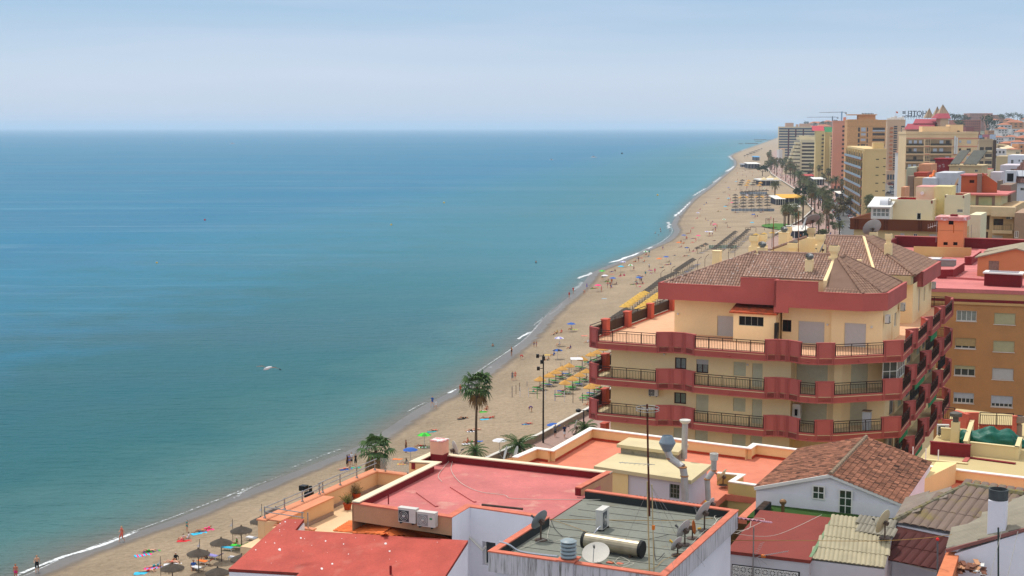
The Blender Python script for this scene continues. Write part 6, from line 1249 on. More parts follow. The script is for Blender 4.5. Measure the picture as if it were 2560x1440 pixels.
for x in(2275,2360):a=hv(*c6(x,1275),301);mb=MB(N);mb.add([(a[0],300.8,zt+1.3),(a[0]+1.3,300.8,zt+1.3),(a[0]+1.3,302.2,zt+2.45),(a[0],302.2,zt+2.45)],[(0,1,2,3)]);mb.build('skylight',MFR['pale'],t)
bx6('cream building with a brown tiled roof behind the white houses',1985,2330,905,520,14,mat('cream_grey','#c9b28a'));t=bx6('low building under a red tiled roof left of the white houses',1765,1890,1100,400,9,CR2,roofm=mat('red_tile_flat','#b3473a',.9,.15,.5));bx6('pale triangular-gabled house among the jumble',1900,2060,1145,395,9,LIL)
o=bx6('grey antenna-covered roof box right of the burnt orange box',2000,2050,1275,290,5,GY)
ZT=24.0;YT=mat('yellow_terrace_floor','#c0ab7c',.85,.06,.5);CT=mat('cream_terrace_wall','#dcc898',.9,.05,.4)
t=thing('terrace','yellow roof terrace split by cream and maroon walls at the right edge','terrace',tuple(N.W(-9,100,2.4)))
mb=MB(N);mb.prism([(-13.6,86.5),(-2,85.5),(-2,112),(-13.6,114)],2.4,23.1);mb.build('terrace_body',CT,t)
mb=MB(N);mb.prism([(-13.55,86.6),(-2,85.6),(-2,111.9),(-13.55,113.9)],23.1,23.16);mb.build('terrace_floor',YT,t)
def twall(x0,y0,x1,y1,z,m,h=.9,th=.22,nm='dividing_wall'):
 a,b_=N.g(*z5(x0,y0),z),N.g(*z5(x1,y1),z);w_=Wall(a,b_,z-h,z);mb=MB(N);w_.box(mb,0,w_.ln,z-h,z,-th,0);mb.build(nm,m,t);mb=MB(N);w_.box(mb,-.04,w_.ln+.04,z+.002,z+.05,-th-.04,.04);mb.build('wall_cap',m,t)
twall(1550,1210,1975,1245,24.0,MARIN,1.2);twall(1975,1215,2485,1270,24.0,CT,1.2);twall(1460,1395,1935,1440,23.2,CT,1.0);twall(1930,1420,1965,1378,23.2,MAROON,1.0);twall(1965,1378,2440,1440,23.2,MARIN,1.0);twall(2485,1270,2520,1165,24,CT,1.2)
twall(1665,1065,1940,1085,23.95,CT,.9);twall(1940,1205,2035,905,24.1,CT,1.0);twall(1810,880,1935,920,24.6,SALMON,1.6);twall(1935,905,2065,905,24.6,SALMON,1.6);twall(2430,940,2470,940,24.6,SALMON,1.6);twall(1675,968,1810,990,23.7,SALMON,.5);twall(2070,1030,2430,1045,23.7,SALMON,.5)
for a,b_ in((z5(1680,965),z5(1808,980)),(z5(2068,1030),z5(2430,1042))):A2_,B2_=N.g(*a,23.75),N.g(*b_,23.75);rail(A2_,B2_,23.75,.95,t)
for px0,py0,py1,w2,lb in((*z5(1805,0)[:1],z5(0,1225)[1],z5(0,1000)[1],.28,'round-capped cream flue pillar on the yellow terrace'),):
 g=N.g(px0,py0,23.2);p=hv(px0,py0,g[1]);zt=hv(px0,py1,g[1])[2];o=thing('flue',lb,'flue',tuple(N.W(*p)));mb=MB(N);mb.box(p[0]-w2,p[0]+w2,p[1],p[1]+.5,23.16,zt);mb.build('flue_pillar',CT,o);mb=MB(N);mb.lathe((p[0],p[1]+.25,zt),[(.2,0),(.2,.35),(.42,.4),(.42,.62),(.2,.7)],14);mb.build('flue_cap',mat('dark_cap','#57534c',.6,.1),o)
for k,(x,y0,y1,lb)in enumerate(((1668,1440,1370,'dark metal capped flue behind the gabled roof'),(2083,1420,1372,'cream round pot flue with dark mouth at the right edge'),(2480,1150,935,'brown grey stone barbecue chimney by the tarpaulin'))):
 px,py=z5(x,y0);z=22.6 if k<2 else 23.16;g=N.g(px,py,z);zt=hv(px,z5(0,y1)[1],g[1])[2];o=thing('flue',lb,'flue',tuple(N.W(g[0],g[1],z)));mm=(CT,CT,GY)[k];h=zt-z
 mb=MB(N);mb.box(g[0]-.22,g[0]+.22,g[1],g[1]+.44,z,z+h*.55);mb.build('flue_base',mm,o);mb=MB(N);mb.lathe((g[0],g[1]+.22,z+h*.55),[(.18,0),(.16,.1),(.38,.2),(.36,h*.45-.02),(.3,h*.45)],14);mb.build('flue_pot',mm if k!=0 else mat('dark_cap','#57534c'),o);mb=MB(N);mb.lathe((g[0],g[1]+.22,z+h),[(.28,0),(.27,.01)],12);mb.build('flue_mouth',MFR['dark'],o)
for k,x in enumerate((1363,1500,1633)):
 px,py=z5(x,1400);g=Vector(hv(px,py,83.5));zt=hv(px,z5(0,(1258,1275,1290)[k])[1],83.5)[2];mb=MB(N);mb.tube([g,(g[0],g[1],zt)],.035,6);tag(mb.build('white_post',MFR['white']),('left','middle','right')[k]+' one of three thin white posts behind the brown tile roof','post','white posts behind the brown tile roof')
c=N.W(*N.g(*z5(2200,1230),23.2),23.2);bm=bmesh.new();bmesh.ops.create_icosphere(bm,subdivisions=4,radius=1);rg=random.Random(9)
from mathutils import noise as mn
for v in bm.verts:
 p=v.co.copy();k=1+.22*mn.noise(p*2.1)+.10*mn.noise(p*6);v.co=Vector((p.x*2.15*k,p.y*1.0*k,max(-.02,(p.z*.95+.25)*k*(1.0-.22*(p.x>.1)+.15*math.sin(p.x*4)))))
bmesh.ops.rotate(bm,cent=(0,0,0),matrix=Matrix.Rotation(-N.a,3,'Z'),verts=bm.verts);me=bpy.data.meshes.new('tarpaulin');bm.to_mesh(me);bm.free();me.materials.append(mat('green_tarpaulin','#0d5c4c',.5,.2,2,bump=.3,bs=4));o=link(bpy.data.objects.new('tarpaulin',me));o.location=c;me.polygons.foreach_set('use_smooth',[True]*len(me.polygons));tag(o,'heap of furniture covered with a dark green tarpaulin on the yellow terrace','tarpaulin')
a=N.W(*N.g(*z5(1682,1140),23.3),23.3);ac_unit(tuple(a),-N.a+R(20),'air conditioner on the yellow terrace beside the maroon block',.8,.75,.3)
# ================= FAR BEACHFRONT TOWERS =================
def tower(label,pL,pC,pR,yt,Y,ang,m,name='tower_block',zb=2.4,cat='tower block',z1=None,roofm=None):
 """rectangular tower: near corner at column pC at distance Y, left face ends at column pL, right face at pR"""
 f=Frame(ang);c=atY(pC,yt,Y);zt=z1 or c[2];fr=Frame(ang,(c[0],c[1]))
 def reach(px,d,mx=120):
  lo,hi=0,mx
  for _ in range(40):
   md=(lo+hi)/2;p=fr.W(*(d[0]*md,d[1]*md));X=1280+FPX*p.x/(p.y*_c+(CAMH-zt)*_s)
   if(X-px)*(1 if d[0]else-1)<0:lo=md
   else:hi=md
  return lo
 wd=reach(pR,(1,0));dp=reach(pL,(0,1))if pL<pC-1 else 14
 t=thing(name,label,cat,tuple(fr.W(wd/2,dp/2,zb)));mb=MB(fr);mb.prism([(0,0),(wd,0),(wd,dp),(0,dp)],zb,zt);mb.build('wall',m,t)
 mb=MB(fr);mb.prism([(-.15,-.15),(wd+.15,-.15),(wd+.15,dp+.15),(-.15,dp+.15)],zt+.01,zt+.9);mb.build('parapet',m if roofm is None else roofm,t)
 t['wd']=wd;t['dp']=dp;t['zt']=zt
 return t,fr,Wall((0,0),(wd,0),zb,zt,fr),Wall((0,dp),(0,0),zb,zt,fr),wd,dp,zt
def cells(t,w_,a0,a1,z0,z1,nx,nz,fw,fh,m,name='window',n0=.01,n1=.06,skip=0,rg=None,alt=None):
 """a grid of separate pieces on a facade"""
 for i in range(nx):
  for j in range(nz):
   if rg and rg.random()<skip:continue
   ca=a0+(a1-a0)*(i+.5)/nx;ww=(a1-a0)/nx*fw/2;cz=z0+(z1-z0)*(j+.5)/nz;hh=(z1-z0)/nz*fh/2
   mb=MB(w_.fr);w_.box(mb,ca-ww,ca+ww,cz-hh,cz+hh,n0,n1);mb.build(name,(alt if alt and rg and rg.random()<.4 else m),t)
FG=plain('far_glass',(.06,.08,.10),.2);FB=mat('far_glazing_and_shade','#4c4540',.8,.1,1);CRF=mat('far_cream','#e0cba6',.85,.05,.1)  # dark glazing; the same colour also paints shade in the balcony recesses
rg=random.Random(11)
YT_=mat('tower_yellow','#dec088',.85,.05,.1)
t,fr,w_,l_,wd,dp,zt=tower('yellow tower with bluish balcony rails on its sea side and slit windows in front',2119,2162,2216,377,640,9,YT_)
for j in range(8):
 z=zt-5.0-j*4.15+1;mb=MB(fr);l_.box(mb,0,l_.ln-.3,z-.25,z,0,1.6);sl_=mb.build('balcony_slab',mat('tower_slab_red','#8a4a3a',.85),t)
 for i in range(7):a=l_.ln*i/7;mb=MB(fr);l_.box(mb,a+.15,a+l_.ln/7-.25,z+.02,z+1.15,1.5,1.58);mb.build('balcony_rail',mat('tower_rail_blue','#8d9ba6',.4,.1,1),t)
 for i in range(7):a=l_.ln*i/7;mb=MB(fr);l_.box(mb,a+.6,a+l_.ln/7-.9,z+.02,z+2.6,.01,.05);mb.build('window',FB,t)
mb=MB(fr);[l_.box(mb,a,a+.35,4,zt,0,.9)for a in[l_.ln*i/7 for i in range(8)]];mb.build('balcony_fins',YT_,t,kind='stuff')
cells(t,w_,wd*.52,wd*.68,zt-34,zt-2,1,9,.85,.10,MFR['dark'],'slit_window');cells(t,w_,wd*.86,wd*.99,zt-34,zt-1.6,1,9,.85,.10,MFR['dark'],'slit_window')
mb=MB(fr);mb.box(wd*.42,wd*.93,4,10,zt+.9,zt+3.6);mb.build('roof_house',YT_,t);mb=MB(fr);mb.box(-2,wd,-.5,12,2.4,5.5);mb.build('podium',mat('tower_tan','#b98c58',.9,.08),t)
PK=mat('tower_pink','#dc9c84',.85,.05,.1)
t,fr,w_,l_,wd,dp,zt=tower('slim salmon pink tower with a column of small windows on its right edge',2081,2083,2117,305,952,8,PK)
cells(t,w_,wd*.68,wd*.88,6,zt-1.5,1,14,.9,.45,FB);cells(t,w_,wd*.9,wd*.99,6,zt-1.5,1,14,.9,.5,FB,'balcony',.02,.9)
mb=MB(fr);mb.box(wd*.86,wd*.9,-.02,1,3,zt);mb.build('drain_strip',mat('tower_orange','#d6a06c',.85),t);mb=MB(fr);mb.box(0,wd,-3,2,2.4,7);mb.build('podium',PK,t);cells(t,Wall((0,-3),(wd,-3),2.4,7,fr),1,wd-1,3,6.4,3,1,.7,.8,FB,'shop_window')
mb=MB(fr);mb.box(wd*.8,wd*.98,3,7,zt+.9,zt+3.2);mb.build('roof_house',PK,t)
OG=mat('tower_orange','#d6a06c',.85,.05,.1)
t,fr,w_,l_,wd,dp,zt=tower('broad orange tower with recessed balconies and a roof pavilion',2118,2119,2215,303,912,6,OG)
for j in range(12):
 z=zt-6.5-j*3.5
 for a,b_,mm,nm in((.28,.33,FB,'window'),(.36,.48,MFR['pale']if j<3 else FB,'recessed_balcony'),(.51,.54,FB,'window'),(.66,.98,FB,'recessed_balcony')):
  mb=MB(fr);w_.box(mb,wd*a,wd*b_,z,z+2.5,.01,.05);mb.build(nm,mm,t)  # flat panels; the dark ones carry the recess shade in their colour
  if b_-a>.1:mb=MB(fr);w_.box(mb,wd*a,wd*b_,z,z+.95,.06,.5);mb.build('balcony_rail',OG if j%3 else MFR['pale'],t)
mb=MB(fr);[w_.box(mb,0,wd,z,z+.15,.0,.12)for z in[zt-3.2-3.5*3*k for k in range(4)]];mb.build('string_course',mat('tower_tan','#b98c58'),t)
mb=MB(fr);mb.box(wd*.05,wd*.8,3,12,zt+.9,zt+1.2);mb.box(wd*.3,wd*.75,4,11,zt+1.2,zt+3.8);mb.box(wd*.02,wd*.78,2.6,12.4,zt+3.8,zt+4.4);mb.build('roof_pavilion',OG,t)
mb=MB(fr);[mb.box(wd*(.4+.04*k),wd*(.42+.04*k),5,6,zt+4.4,zt+5.2)for k in range(8)];mb.build('roof_vents',FB,t,kind='stuff')
BY=mat('tower_straw','#d9c288',.85,.05,.1)
for k,(pL,pR,yt,rm,lb)in enumerate(((2040,2061,330,mat('tower_red_roof','#b8434c',.8,.06),'straw coloured slim tower topped by a sloping red roof'),(2063,2082,333,mat('tower_green_roof','#2f7a4a',.8,.06),'straw coloured slim tower topped by a sloping green roof'))):
 t,fr,w_,l_,wd,dp,zt=tower(lb,pL-1,pL,pR,yt,1112+k*12,8,BY);mb=MB(fr);mb.prism([(-2.6*(k==0),0),(wd,0),(wd,10),(-2.6*(k==0),10)],zt+.9,[zt+.92,zt+.92,zt+4.8,zt+4.8]);mb.build('sloping_roof',rm,t)
 cells(t,w_,wd*.68,wd*.99,5,zt-1,1,12,.8,.35,FB,'balcony',.02,1.1)
 if k==0:mb=MB(fr);mb.box(wd*.05,wd*.9,-.6,-.02,3,6);mb.build('shop_front',mat('shop_blue','#2d4468',.6),t)
t,fr,w_,l_,wd,dp,zt=tower('narrow windowed slab filling the gap beside the pink tower',2076,2077,2084,345,1100,8,BY);cells(t,w_,0,wd,5,zt-1,1,14,.85,.5,FB,'balcony',.02,.8)
SC_=mat('tower_cream','#e2d2ae',.85,.05,.1)
t,fr,w_,l_,wd,dp,zt=tower('stepped cream block with scalloped terraces spilling towards the beach',2000,2002,2038,352,1290,10,SC_)
for j in range(10):
 z=zt-3.2-j*3.15;mb=MB(fr);w_.box(mb,wd*.1,wd,z,z+1.7,.02,.05);mb.build('window_band',FB,t);mb=MB(fr);w_.box(mb,-.3,wd,z-1.3,z,.0,1.2);mb.build('balcony_band',SC_,t)
for j in range(11):
 o_=1.6+j*1.15;z=zt-3.2*(j+1)
 for i in range(3):
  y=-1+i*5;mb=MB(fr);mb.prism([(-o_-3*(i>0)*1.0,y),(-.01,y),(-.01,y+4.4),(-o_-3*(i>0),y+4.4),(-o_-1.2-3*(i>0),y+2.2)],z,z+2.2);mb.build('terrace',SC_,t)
  mb=MB(fr);mb.prism([(-o_+.5-3*(i>0),y+.3),(-.02,y+.3),(-.02,y+4),(-o_+.5-3*(i>0),y+4)],z-.95,z-.01);mb.build('terrace_shade_strip',FB,t)  # dark strip under each terrace, its shade painted as colour
mb=MB(fr);[mb.box(wd*a,wd*b_,4+k,10+k,zt+.9,zt+1.5+h)for k,(a,b_,h)in enumerate(((-.3,.3,2.2),(-.1,.6,3.2),(.35,1,2.6)))];mb.build('roof_terraces',SC_,t)
t,fr,w_,l_,wd,dp,zt=tower('long seafront slab striped with dark glass bands and maroon strips',1946,1947,2041,318,1983,7,mat('slab_cream','#e3cfae',.85,.04,.1))
for j in range(11):
 z=4.0+(zt-5)*(j+.42)/11;mb=MB(fr);w_.box(mb,.5,wd-.5,z,z+(zt-5)/11*.55,.02,.3);mb.build('window_band',plain('far_glass_blue',(.05,.075,.11),.3),t)
mb=MB(fr);[w_.box(mb,wd*a,wd*(a+.035),z,zt-2.5,.31,.6)for a,z in((.25,3),(.44,zt-13),(.64,zt-12))];mb.build('maroon_strips',mat('far_maroon','#5b2230',.85),t,kind='stuff')
mb=MB(fr);mb.box(wd*.18,wd*.4,4,12,zt+.9,zt+6);mb.box(wd*.56,wd*.85,4,12,zt+.9,zt+5);mb.box(wd*.47,wd*.53,4,12,zt+.9,zt+4);mb.build('roof_houses',mat('far_pinkish','#c9a592',.85),t,kind='stuff')
HC_=mat('hotel_beige','#d2b191',.85,.05,.1);HR=mat('hotel_red_roof','#a84550',.75,.06,.1)
t,fr,w_,l_,wd,dp,zt=tower('pinkish hotel tower with two tall columns of dark windows and side balconies',2218,2219,2264,302,1100,8,HC_,name='hotel',cat='hotel')
for a,b_ in((.36,.56),(.76,.96)):
 cells(t,w_,wd*a,wd*b_,zt-42,zt-3.5,1,11,.95,.78,plain('hotel_glass',(.045,.05,.065),.3))
 cells(t,w_,wd*a,wd*b_,zt-42,zt-3.5,1,11,1.0,.12,HC_,'window_ledge',.05,.5)
cells(t,w_,wd*.14,wd*.32,zt-42,zt-4,1,12,.9,.42,mat('hotel_orange','#c07a52'),'balcony',.02,1.2)
mb=MB(fr);mb.box(-.5,wd,-6,2,2.4,12);mb.build('podium',HC_,t);cells(t,Wall((-.5,-6),(wd,-6),2.4,12,fr),.5,wd-1,4.5,9.5,6,1,.8,.8,FG,'podium_window')
mb=MB(fr);[mb.box(wd*a,wd*(a+.16),3,8,zt+.9,zt+1+h)for a,h in((.02,1.2),(.2,1.8),(.4,2.6),(.62,1.6),(.8,2.2))];mb.build('roof_plant',MFR['white'],t,kind='stuff')
def sign(txt,px0,px1,py0,py1,Y,name,lab):
 a,b_=atY(px0,py1,Y),atY(px1,py0,Y);cu=bpy.data.curves.new(name,'FONT');cu.body=txt;cu.extrude=.25;cu.size=1;o=link(bpy.data.objects.new(name,cu));cu.materials.append(mat('sign_blue','#26324f',.6,.05));bpy.context.view_layer.update()
 d=o.dimensions.copy();me_=bpy.data.meshes.new_from_object(o);bpy.data.objects.remove(o);o=link(bpy.data.objects.new(name,me_));sx=(b_.x-a.x)/d.x;sz=(b_.z-a.z)/(d.y*1.02);o.scale=(sx,sz,1);o.rotation_euler=(R(90),0,R(180));o.location=(b_.x,Y,a.z);return tag(o,lab,'sign')
sign('HOTEL',2266,2318,276.5,290,1106,'hotel_sign','large dark HOTEL letters on the hotel roof seen reversed from behind');sign('LAS PIRAMIDES',2256,2308,289,293.5,1104,'hotel_sign','row of small reversed letters under the big hotel sign')
mb=MB();a,b_=atY(2264,291,1107),atY(2320,276,1107)
for k in range(9):x=a.x+(b_.x-a.x)*k/8;mb.obox((x,1107,zt+1),(x,1107,b_.z),.12,.12)
mb.build('sign_frame',FB,t,kind='stuff')
mb=MB();q=[atY(2258+4*(k%2),281+3.5*(k//2),1106)for k in range(4)];[mb.obox(p,p+Vector((0,0,.9)),.9,.3)for p in q];tag(mb.build('hotel_stars',mat('sign_blue','#26324f'),kind='stuff'),'cluster of small star marks left of the hotel letters','sign')
f0,f1=atY(2240,296,1102),atY(2240,278,1102);mb=MB();mb.tube([f0,f1],.08,5);o=thing('flag','small red and yellow flag flying on the hotel roof','flag',tuple(f0));mb.build('flagpole',STEEL,o);mb=MB();mb.add([f1,f1+Vector((1.6,0,-.4)),f1+Vector((1.7,.2,-1.6)),f1+Vector((0,0,-1.3))],[(0,1,2,3)]);mb.build('flag_cloth',mat('flag_cloth','#d9753f',.8),o)
PYM=mat('pyramid_stone','#b59c80',.85,.08,.2);q6=lambda x,y,Y:atY(*c6(x,y),Y)
for k,(x0,xa,x1,yb,ya,Y)in enumerate(((905,980,1030,330,180,980),(1025,1100,1160,330,155,972),(1090,1183,1270,300,125,960))):
 a,ap,b_=q6(x0,yb,Y),q6(xa,ya,Y),q6(x1,yb,Y);o=thing('pyramid',('left and lowest of the three stone pyramids behind the hotel sign','middle stone pyramid, partly hidden by the tallest','tallest stone pyramid standing over the red roofed turret')[k],'pyramid',tuple((a+b_)/2),group='pyramids of the hotel');h=(b_.x-a.x)/2
 mb=MB();mb.add([(a.x,Y-h,a.z),(b_.x,Y-h,a.z),(b_.x,Y+h,a.z),(a.x,Y+h,a.z),(ap.x,Y,ap.z)],[(0,1,4),(1,2,4),(2,3,4),(3,0,4),(3,2,1,0)]);mb.build('pyramid_faces',PYM,o)
 mb=MB();[mb.obox(Vector((a.x+(b_.x-a.x)*q,Y-h-.05,a.z)),Vector((ap.x,Y-.1,ap.z-0)),.12,.12)for q in(0,.33,.66,1)];mb.build('pyramid_ribs',mat('pyramid_rib','#8a765e',.8),o)
t,fr,w_,l_,wd,dp,zt=tower('hotel wing with broad red pitched roofs and a red capped turret',*[c6(x,0)[0]for x in(628,630,1110)],c6(0,500)[1],950,5,HC_,name='hotel',cat='hotel');a,b_,c_,d_=q6(600,500,945),q6(1065,500,945),q6(1065,415,952),q6(655,415,952)
mb=MB();mb.add([a,b_,c_,d_],[(0,1,2,3)]);a,b_,c_,d_=q6(735,412,951),q6(1125,412,951),q6(1100,345,958),q6(770,345,958);mb.add([a,b_,c_,d_],[(0,1,2,3)]);mb.add([a+Vector((0,1,0)),b_+Vector((0,1,0)),b_+Vector((0,6,-4)),a+Vector((0,6,-4))],[(0,1,2,3)]);mb.build('red_roofs',HR,t,kind='stuff')
a,b_=q6(1120,450,948),q6(1245,335,948);mb=MB();mb.box(a.x,b_.x,944,954,a.z-5,b_.z);mb.build('turret',HC_,t);mb=MB();a,b_,c_,d_=q6(1082,337,943),q6(1305,337,943),q6(1270,260,947),q6(1115,260,947)
mb.add([a,b_,c_,d_,a+Vector((0,12,0)),b_+Vector((0,12,0)),c_+Vector((0,4,0)),d_+Vector((0,4,0))],[(0,1,2,3),(1,5,6,2),(4,0,3,7),(3,2,6,7),(5,4,7,6)]);mb.build('turret_roof',HR,t)
CA=mat('apartment_cream','#e6c79c',.85,.05,.2);PS=mat('pink_stripe','#d8917a',.85,.05)
f0=Frame(4);t,fr,w_,l_,wd,dp,zt=tower('cream and pink striped apartment block with long shaded balconies and rooftop boxes',*[c6(x,0)[0]for x in(632,634,1712)],c6(0,572)[1],533,4,CA,cat='apartment building',name='apartment_block')
fx=lambda x:(x-634)/(1712-634)*wd;fz=lambda y:atY(*c6(1000,y),533)[2]
for k in range(4):
 y0=650+120*k
 for x0,x1 in((640,900),(1005,1320)):
  mb=MB(fr);w_.box(mb,fx(x0),fx(x1),fz(y0+90),fz(y0),.01,.05);mb.build('recessed_balcony',mat('balcony_recess_shade','#9c8468',.9,.15,.8),t)  # flat panel whose tan colour stands for shade in the recess
  mb=MB(fr);w_.box(mb,fx(x0),fx(x1),fz(y0+92),fz(y0+62),.3,.36);mb.build('balcony_rail',mat('dark_rail','#4d453e',.6),t)
  cells(t,w_,fx(x0+20),fx(x1-10),fz(y0+85),fz(y0+12),3,1,.6,.9,MFR['pale'],'window',.055,.08,.3,rg,FB)
  mb=MB(fr);w_.box(mb,fx(x0)-.4,fx(x1)+.4,fz(y0+108),fz(y0+92),.0,.8);mb.build('balcony_slab',CA,t)
 mb=MB(fr);w_.box(mb,0,wd,fz(y0-8),fz(y0-22),.0,.12);mb.build('pink_band',PS,t)
 cells(t,w_,fx(925),fx(1000),fz(y0+85),fz(y0),3,4,.8,.7,FB,'block_window',.01,.04)
 for x0,x1,h in((1432,1465,35),(1550,1610,48)):mb=MB(fr);w_.box(mb,fx(x0),fx(x1),fz(y0+15+h),fz(y0+15),.01,.06);mb.build('window',FB if(k+x0)%2 else MFR['pale'],t)
mb=MB(fr);[w_.box(mb,fx(x),fx(x+22),fz(870),fz(600+20*(x>1370)),.1,.7)for x in(1355,1385)];mb.build('chimney_ducts',MFR['white'],t,kind='stuff')
for x0,x1,yt,nm in((900,1110,455,'roof_house'),(1110,1320,455,'roof_house'),(1310,1515,430,'roof_house')):mb=MB(fr);mb.box(fx(x0),fx(x1),3,9,zt,fz(yt));mb.build(nm,CA,t)
mb=MB(fr);mb.box(fx(1425),fx(1463),2.9,2.99,fz(560),fz(520));mb.build('window',MFR['dark'],t)
t,fr,w_,l_,wd,dp,zt=tower('grey-beige balcony block with a dark brown end wall',2446,2448,2483,353,640,6,mat('tower_greybeige','#c0a98a',.85,.05,.2));cells(t,w_,.3,wd*.38,zt-30,zt-2,1,9,.85,.6,FB,'recessed_balcony');cells(t,w_,wd*.45,wd-.3,zt-30,zt-2,1,9,.95,.62,FB,'recessed_balcony');cells(t,w_,wd*.45,wd-.3,zt-30.8,zt-2.8,1,9,.95,.25,CRF,'balcony_rail',.06,.7)
mb=MB(fr);mb.box(wd,wd+1.4,-.4,14,2.4,zt+.5);mb.build('end_wall',mat('end_brown','#5a483f',.9),t)
def far_box(label,x0,x1,yt,Y,dep,m,zb=0,roof=None,name='house',cat='house',win=0):
 a,b_=atY(x0,yt,Y),atY(x1,yt,Y);t=thing(name,label,cat,((a.x+b_.x)/2,Y,zb));mb=MB();mb.box(a.x,b_.x,Y,Y+dep,zb,a.z);mb.build('wall',m,t)
 if roof:mb=MB();h=min(3.5,(b_.x-a.x)*.16);xm=(a.x+b_.x)/2;mb.add([(a.x-.5,Y-.5,a.z),(b_.x+.5,Y-.5,a.z),(b_.x+.5,Y+dep,a.z),(a.x-.5,Y+dep,a.z),(xm-(xm-a.x)*.4,Y+dep/2,a.z+h),(xm+(xm-a.x)*.4,Y+dep/2,a.z+h)],[(0,1,5,4),(1,2,5),(2,3,4,5),(3,0,4)]);mb.build('roof',roof,t)
 if win:cells(t,Wall((a.x,Y),(b_.x,Y),zb,a.z,XY),.6,b_.x-a.x-.6,a.z-3.2*max(1,int(win[1])),a.z-.6,win[0],win[1],.5,.5,FB)
 return t
VW,VT,VO=mat('villa_white','#d9d3cf',.85,.05,.05),mat('villa_tile','#b5704f',.85,.1,.1),mat('villa_ochre','#c98e62',.85,.08,.05)
far_box('wide terracotta resort along the hilltop skyline',2425,2482,283,2900,40,mat('resort_brick','#b57a62',.85,.1,.03),win=(16,4),name='apartment_block',cat='apartment building');far_box('lower right part of the hilltop resort',2466,2512,287,2880,40,_M['resort_brick'],win=(12,3),name='apartment_block',cat='apartment building')
far_box('brick apartment block on the hillside below the resort',2390,2452,300,1900,30,mat('hill_brick','#a8604c',.85,.08,.05),win=(12,6),name='apartment_block',cat='apartment building');far_box('plain rusty red block beside the cream apartment roof',2415,2436,317,1500,20,mat('rust_block','#94504a',.85),name='building',cat='building')
k=0
for x0,x1,y,Y,m,r in[(2500,2530,312,1800,VW,VT),(2520,2560,306,1850,VO,VT),(2495,2520,322,1700,VW,VT),(2530,2558,322,1650,VW,None),(2545,2590,330,1500,VW,VT),(2505,2530,333,1550,VW,None),(2490,2510,343,1450,VW,VT),(2520,2545,342,1480,VW,VT),(2548,2590,345,1380,VO,VT),(2480,2498,300,2200,VW,VT),(2515,2535,299,2300,VO,VT),(2560,2590,298,2000,VW,VT),(2470,2486,326,1750,VO,None),(2535,2552,354,1300,VW,VT)]:
 far_box(('white villa','ochre villa')[m is VO]+(' with a tiled roof' if r else ' with a flat roof')+' on the green hillside',x0,x1,y,Y,12,m,roof=r,win=(3,2));k+=1
for x0,x1,y,Y,m in[(2024,2060,308,3000,VW),(2062,2082,304,3050,VO),(2012,2040,318,2600,VW),(2042,2080,316,2500,VO)]:far_box('pale villa with tiled roof on the ridge beyond the striped slab',x0,x1,y,Y,18,m,roof=VT,win=(5,2))
for i in range(16):
 x=1948+i*8.5+rg.uniform(-2,2);Y=1500+rg.uniform(0,900);far_box('small seafront building near the foot of the distant towers',x,x+rg.uniform(7,14),372+rg.uniform(0,34)*(Y<2000),Y,12,rg.choice([VW,VO,CRF]),roof=rg.choice([VT,None]))
for i in range(26):
 x=2235+rg.uniform(0,330);Y=rg.uniform(700,1250);far_box('low town building in the streets behind the hotel',x,x+rg.uniform(14,34),318+(1300-Y)*.085+rg.uniform(8,30),Y,14,rg.choice([VW,VW,VO,CRF,LIL]),roof=rg.choice([VT,None,None]),win=(3,2))
for k,(x0,x1,y0,y1,c_)in enumerate(((2448,2456,338,345,'#8fa6c4'),(2457,2473,336,343,'#b8707c'),(2475,2490,336,347,'#b9c6d8'))):
 a,b_=atY(x0,y1,1150),atY(x1,y0,1150);o=thing('billboard',('leftmost small bluish billboard under the hill','pinkish billboard between two pale ones','rightmost pale billboard by the curving road')[k],'billboard',(a.x,1150,2),group='billboards under the hill');mb=MB();mb.box(a.x,b_.x,1150,1150.6,a.z,b_.z);mb.build('board',mat('board'+c_,c_,.7),o);mb=MB();[mb.box(x,x+.4,1150.2,1150.6,2,a.z)for x in(a.x+1,b_.x-1)];mb.build('board_legs',FB,o)
mb=MB();q=[atY(*c6(x,y),Y)for x,y,Y in((1985,730,1050),(2060,745,1080),(2130,775,1050),(2165,800,1000),(2160,835,950))]
for a,b_ in zip(q,q[1:]):mb.obox(a,b_,9,1.2)
o=thing('road_bridge','pale curving road bridge below the wooded hill','bridge',tuple(q[0]));mb.build('deck',CRF,o);mb=MB();[mb.box(p.x-.6,p.x+.6,p.y-.6,p.y+.6,2,p.z-.61)for p in q];mb.build('piers',CRF,o,kind='stuff')
for k,(px,yb,yt,xl,xr,Y,c_)in enumerate(((2104,305,279,2048,2117,2600,'#7ea2c4'),(2081,306,291,2017,2096,2900,'#5f6d80'))):
 a,b_,l0,r0=atY(px,yb,Y),atY(px,yt,Y),atY(xl,yt+2,Y),atY(xr,yt+2,Y);o=thing('tower_crane',('taller pale blue tower crane on the skyline','lower dark tower crane left of the blue one')[k],'crane',(a.x,Y,20),group='tower cranes on the skyline');mb=MB();mb.box(a.x-1,a.x+1,Y-1,Y+1,20,b_.z);mb.build('mast',mat('crane'+c_,c_,.6),o)
 mb=MB();mb.obox(l0,r0,.8,.9);mb.build('jib',mat('crane_jib','#a9a6ad',.6),o);mb=MB();mb.obox(b_+Vector((0,0,.5)),l0.lerp(b_,.4),.25,.25);mb.obox(b_+Vector((0,0,.5)),r0,.25,.25);mb.box(r0.x-3,r0.x,Y-1,Y+1,r0.z-3,r0.z-.5);mb.build('ties_and_counterweight',mat('crane_jib','#a9a6ad'),o,kind='stuff')
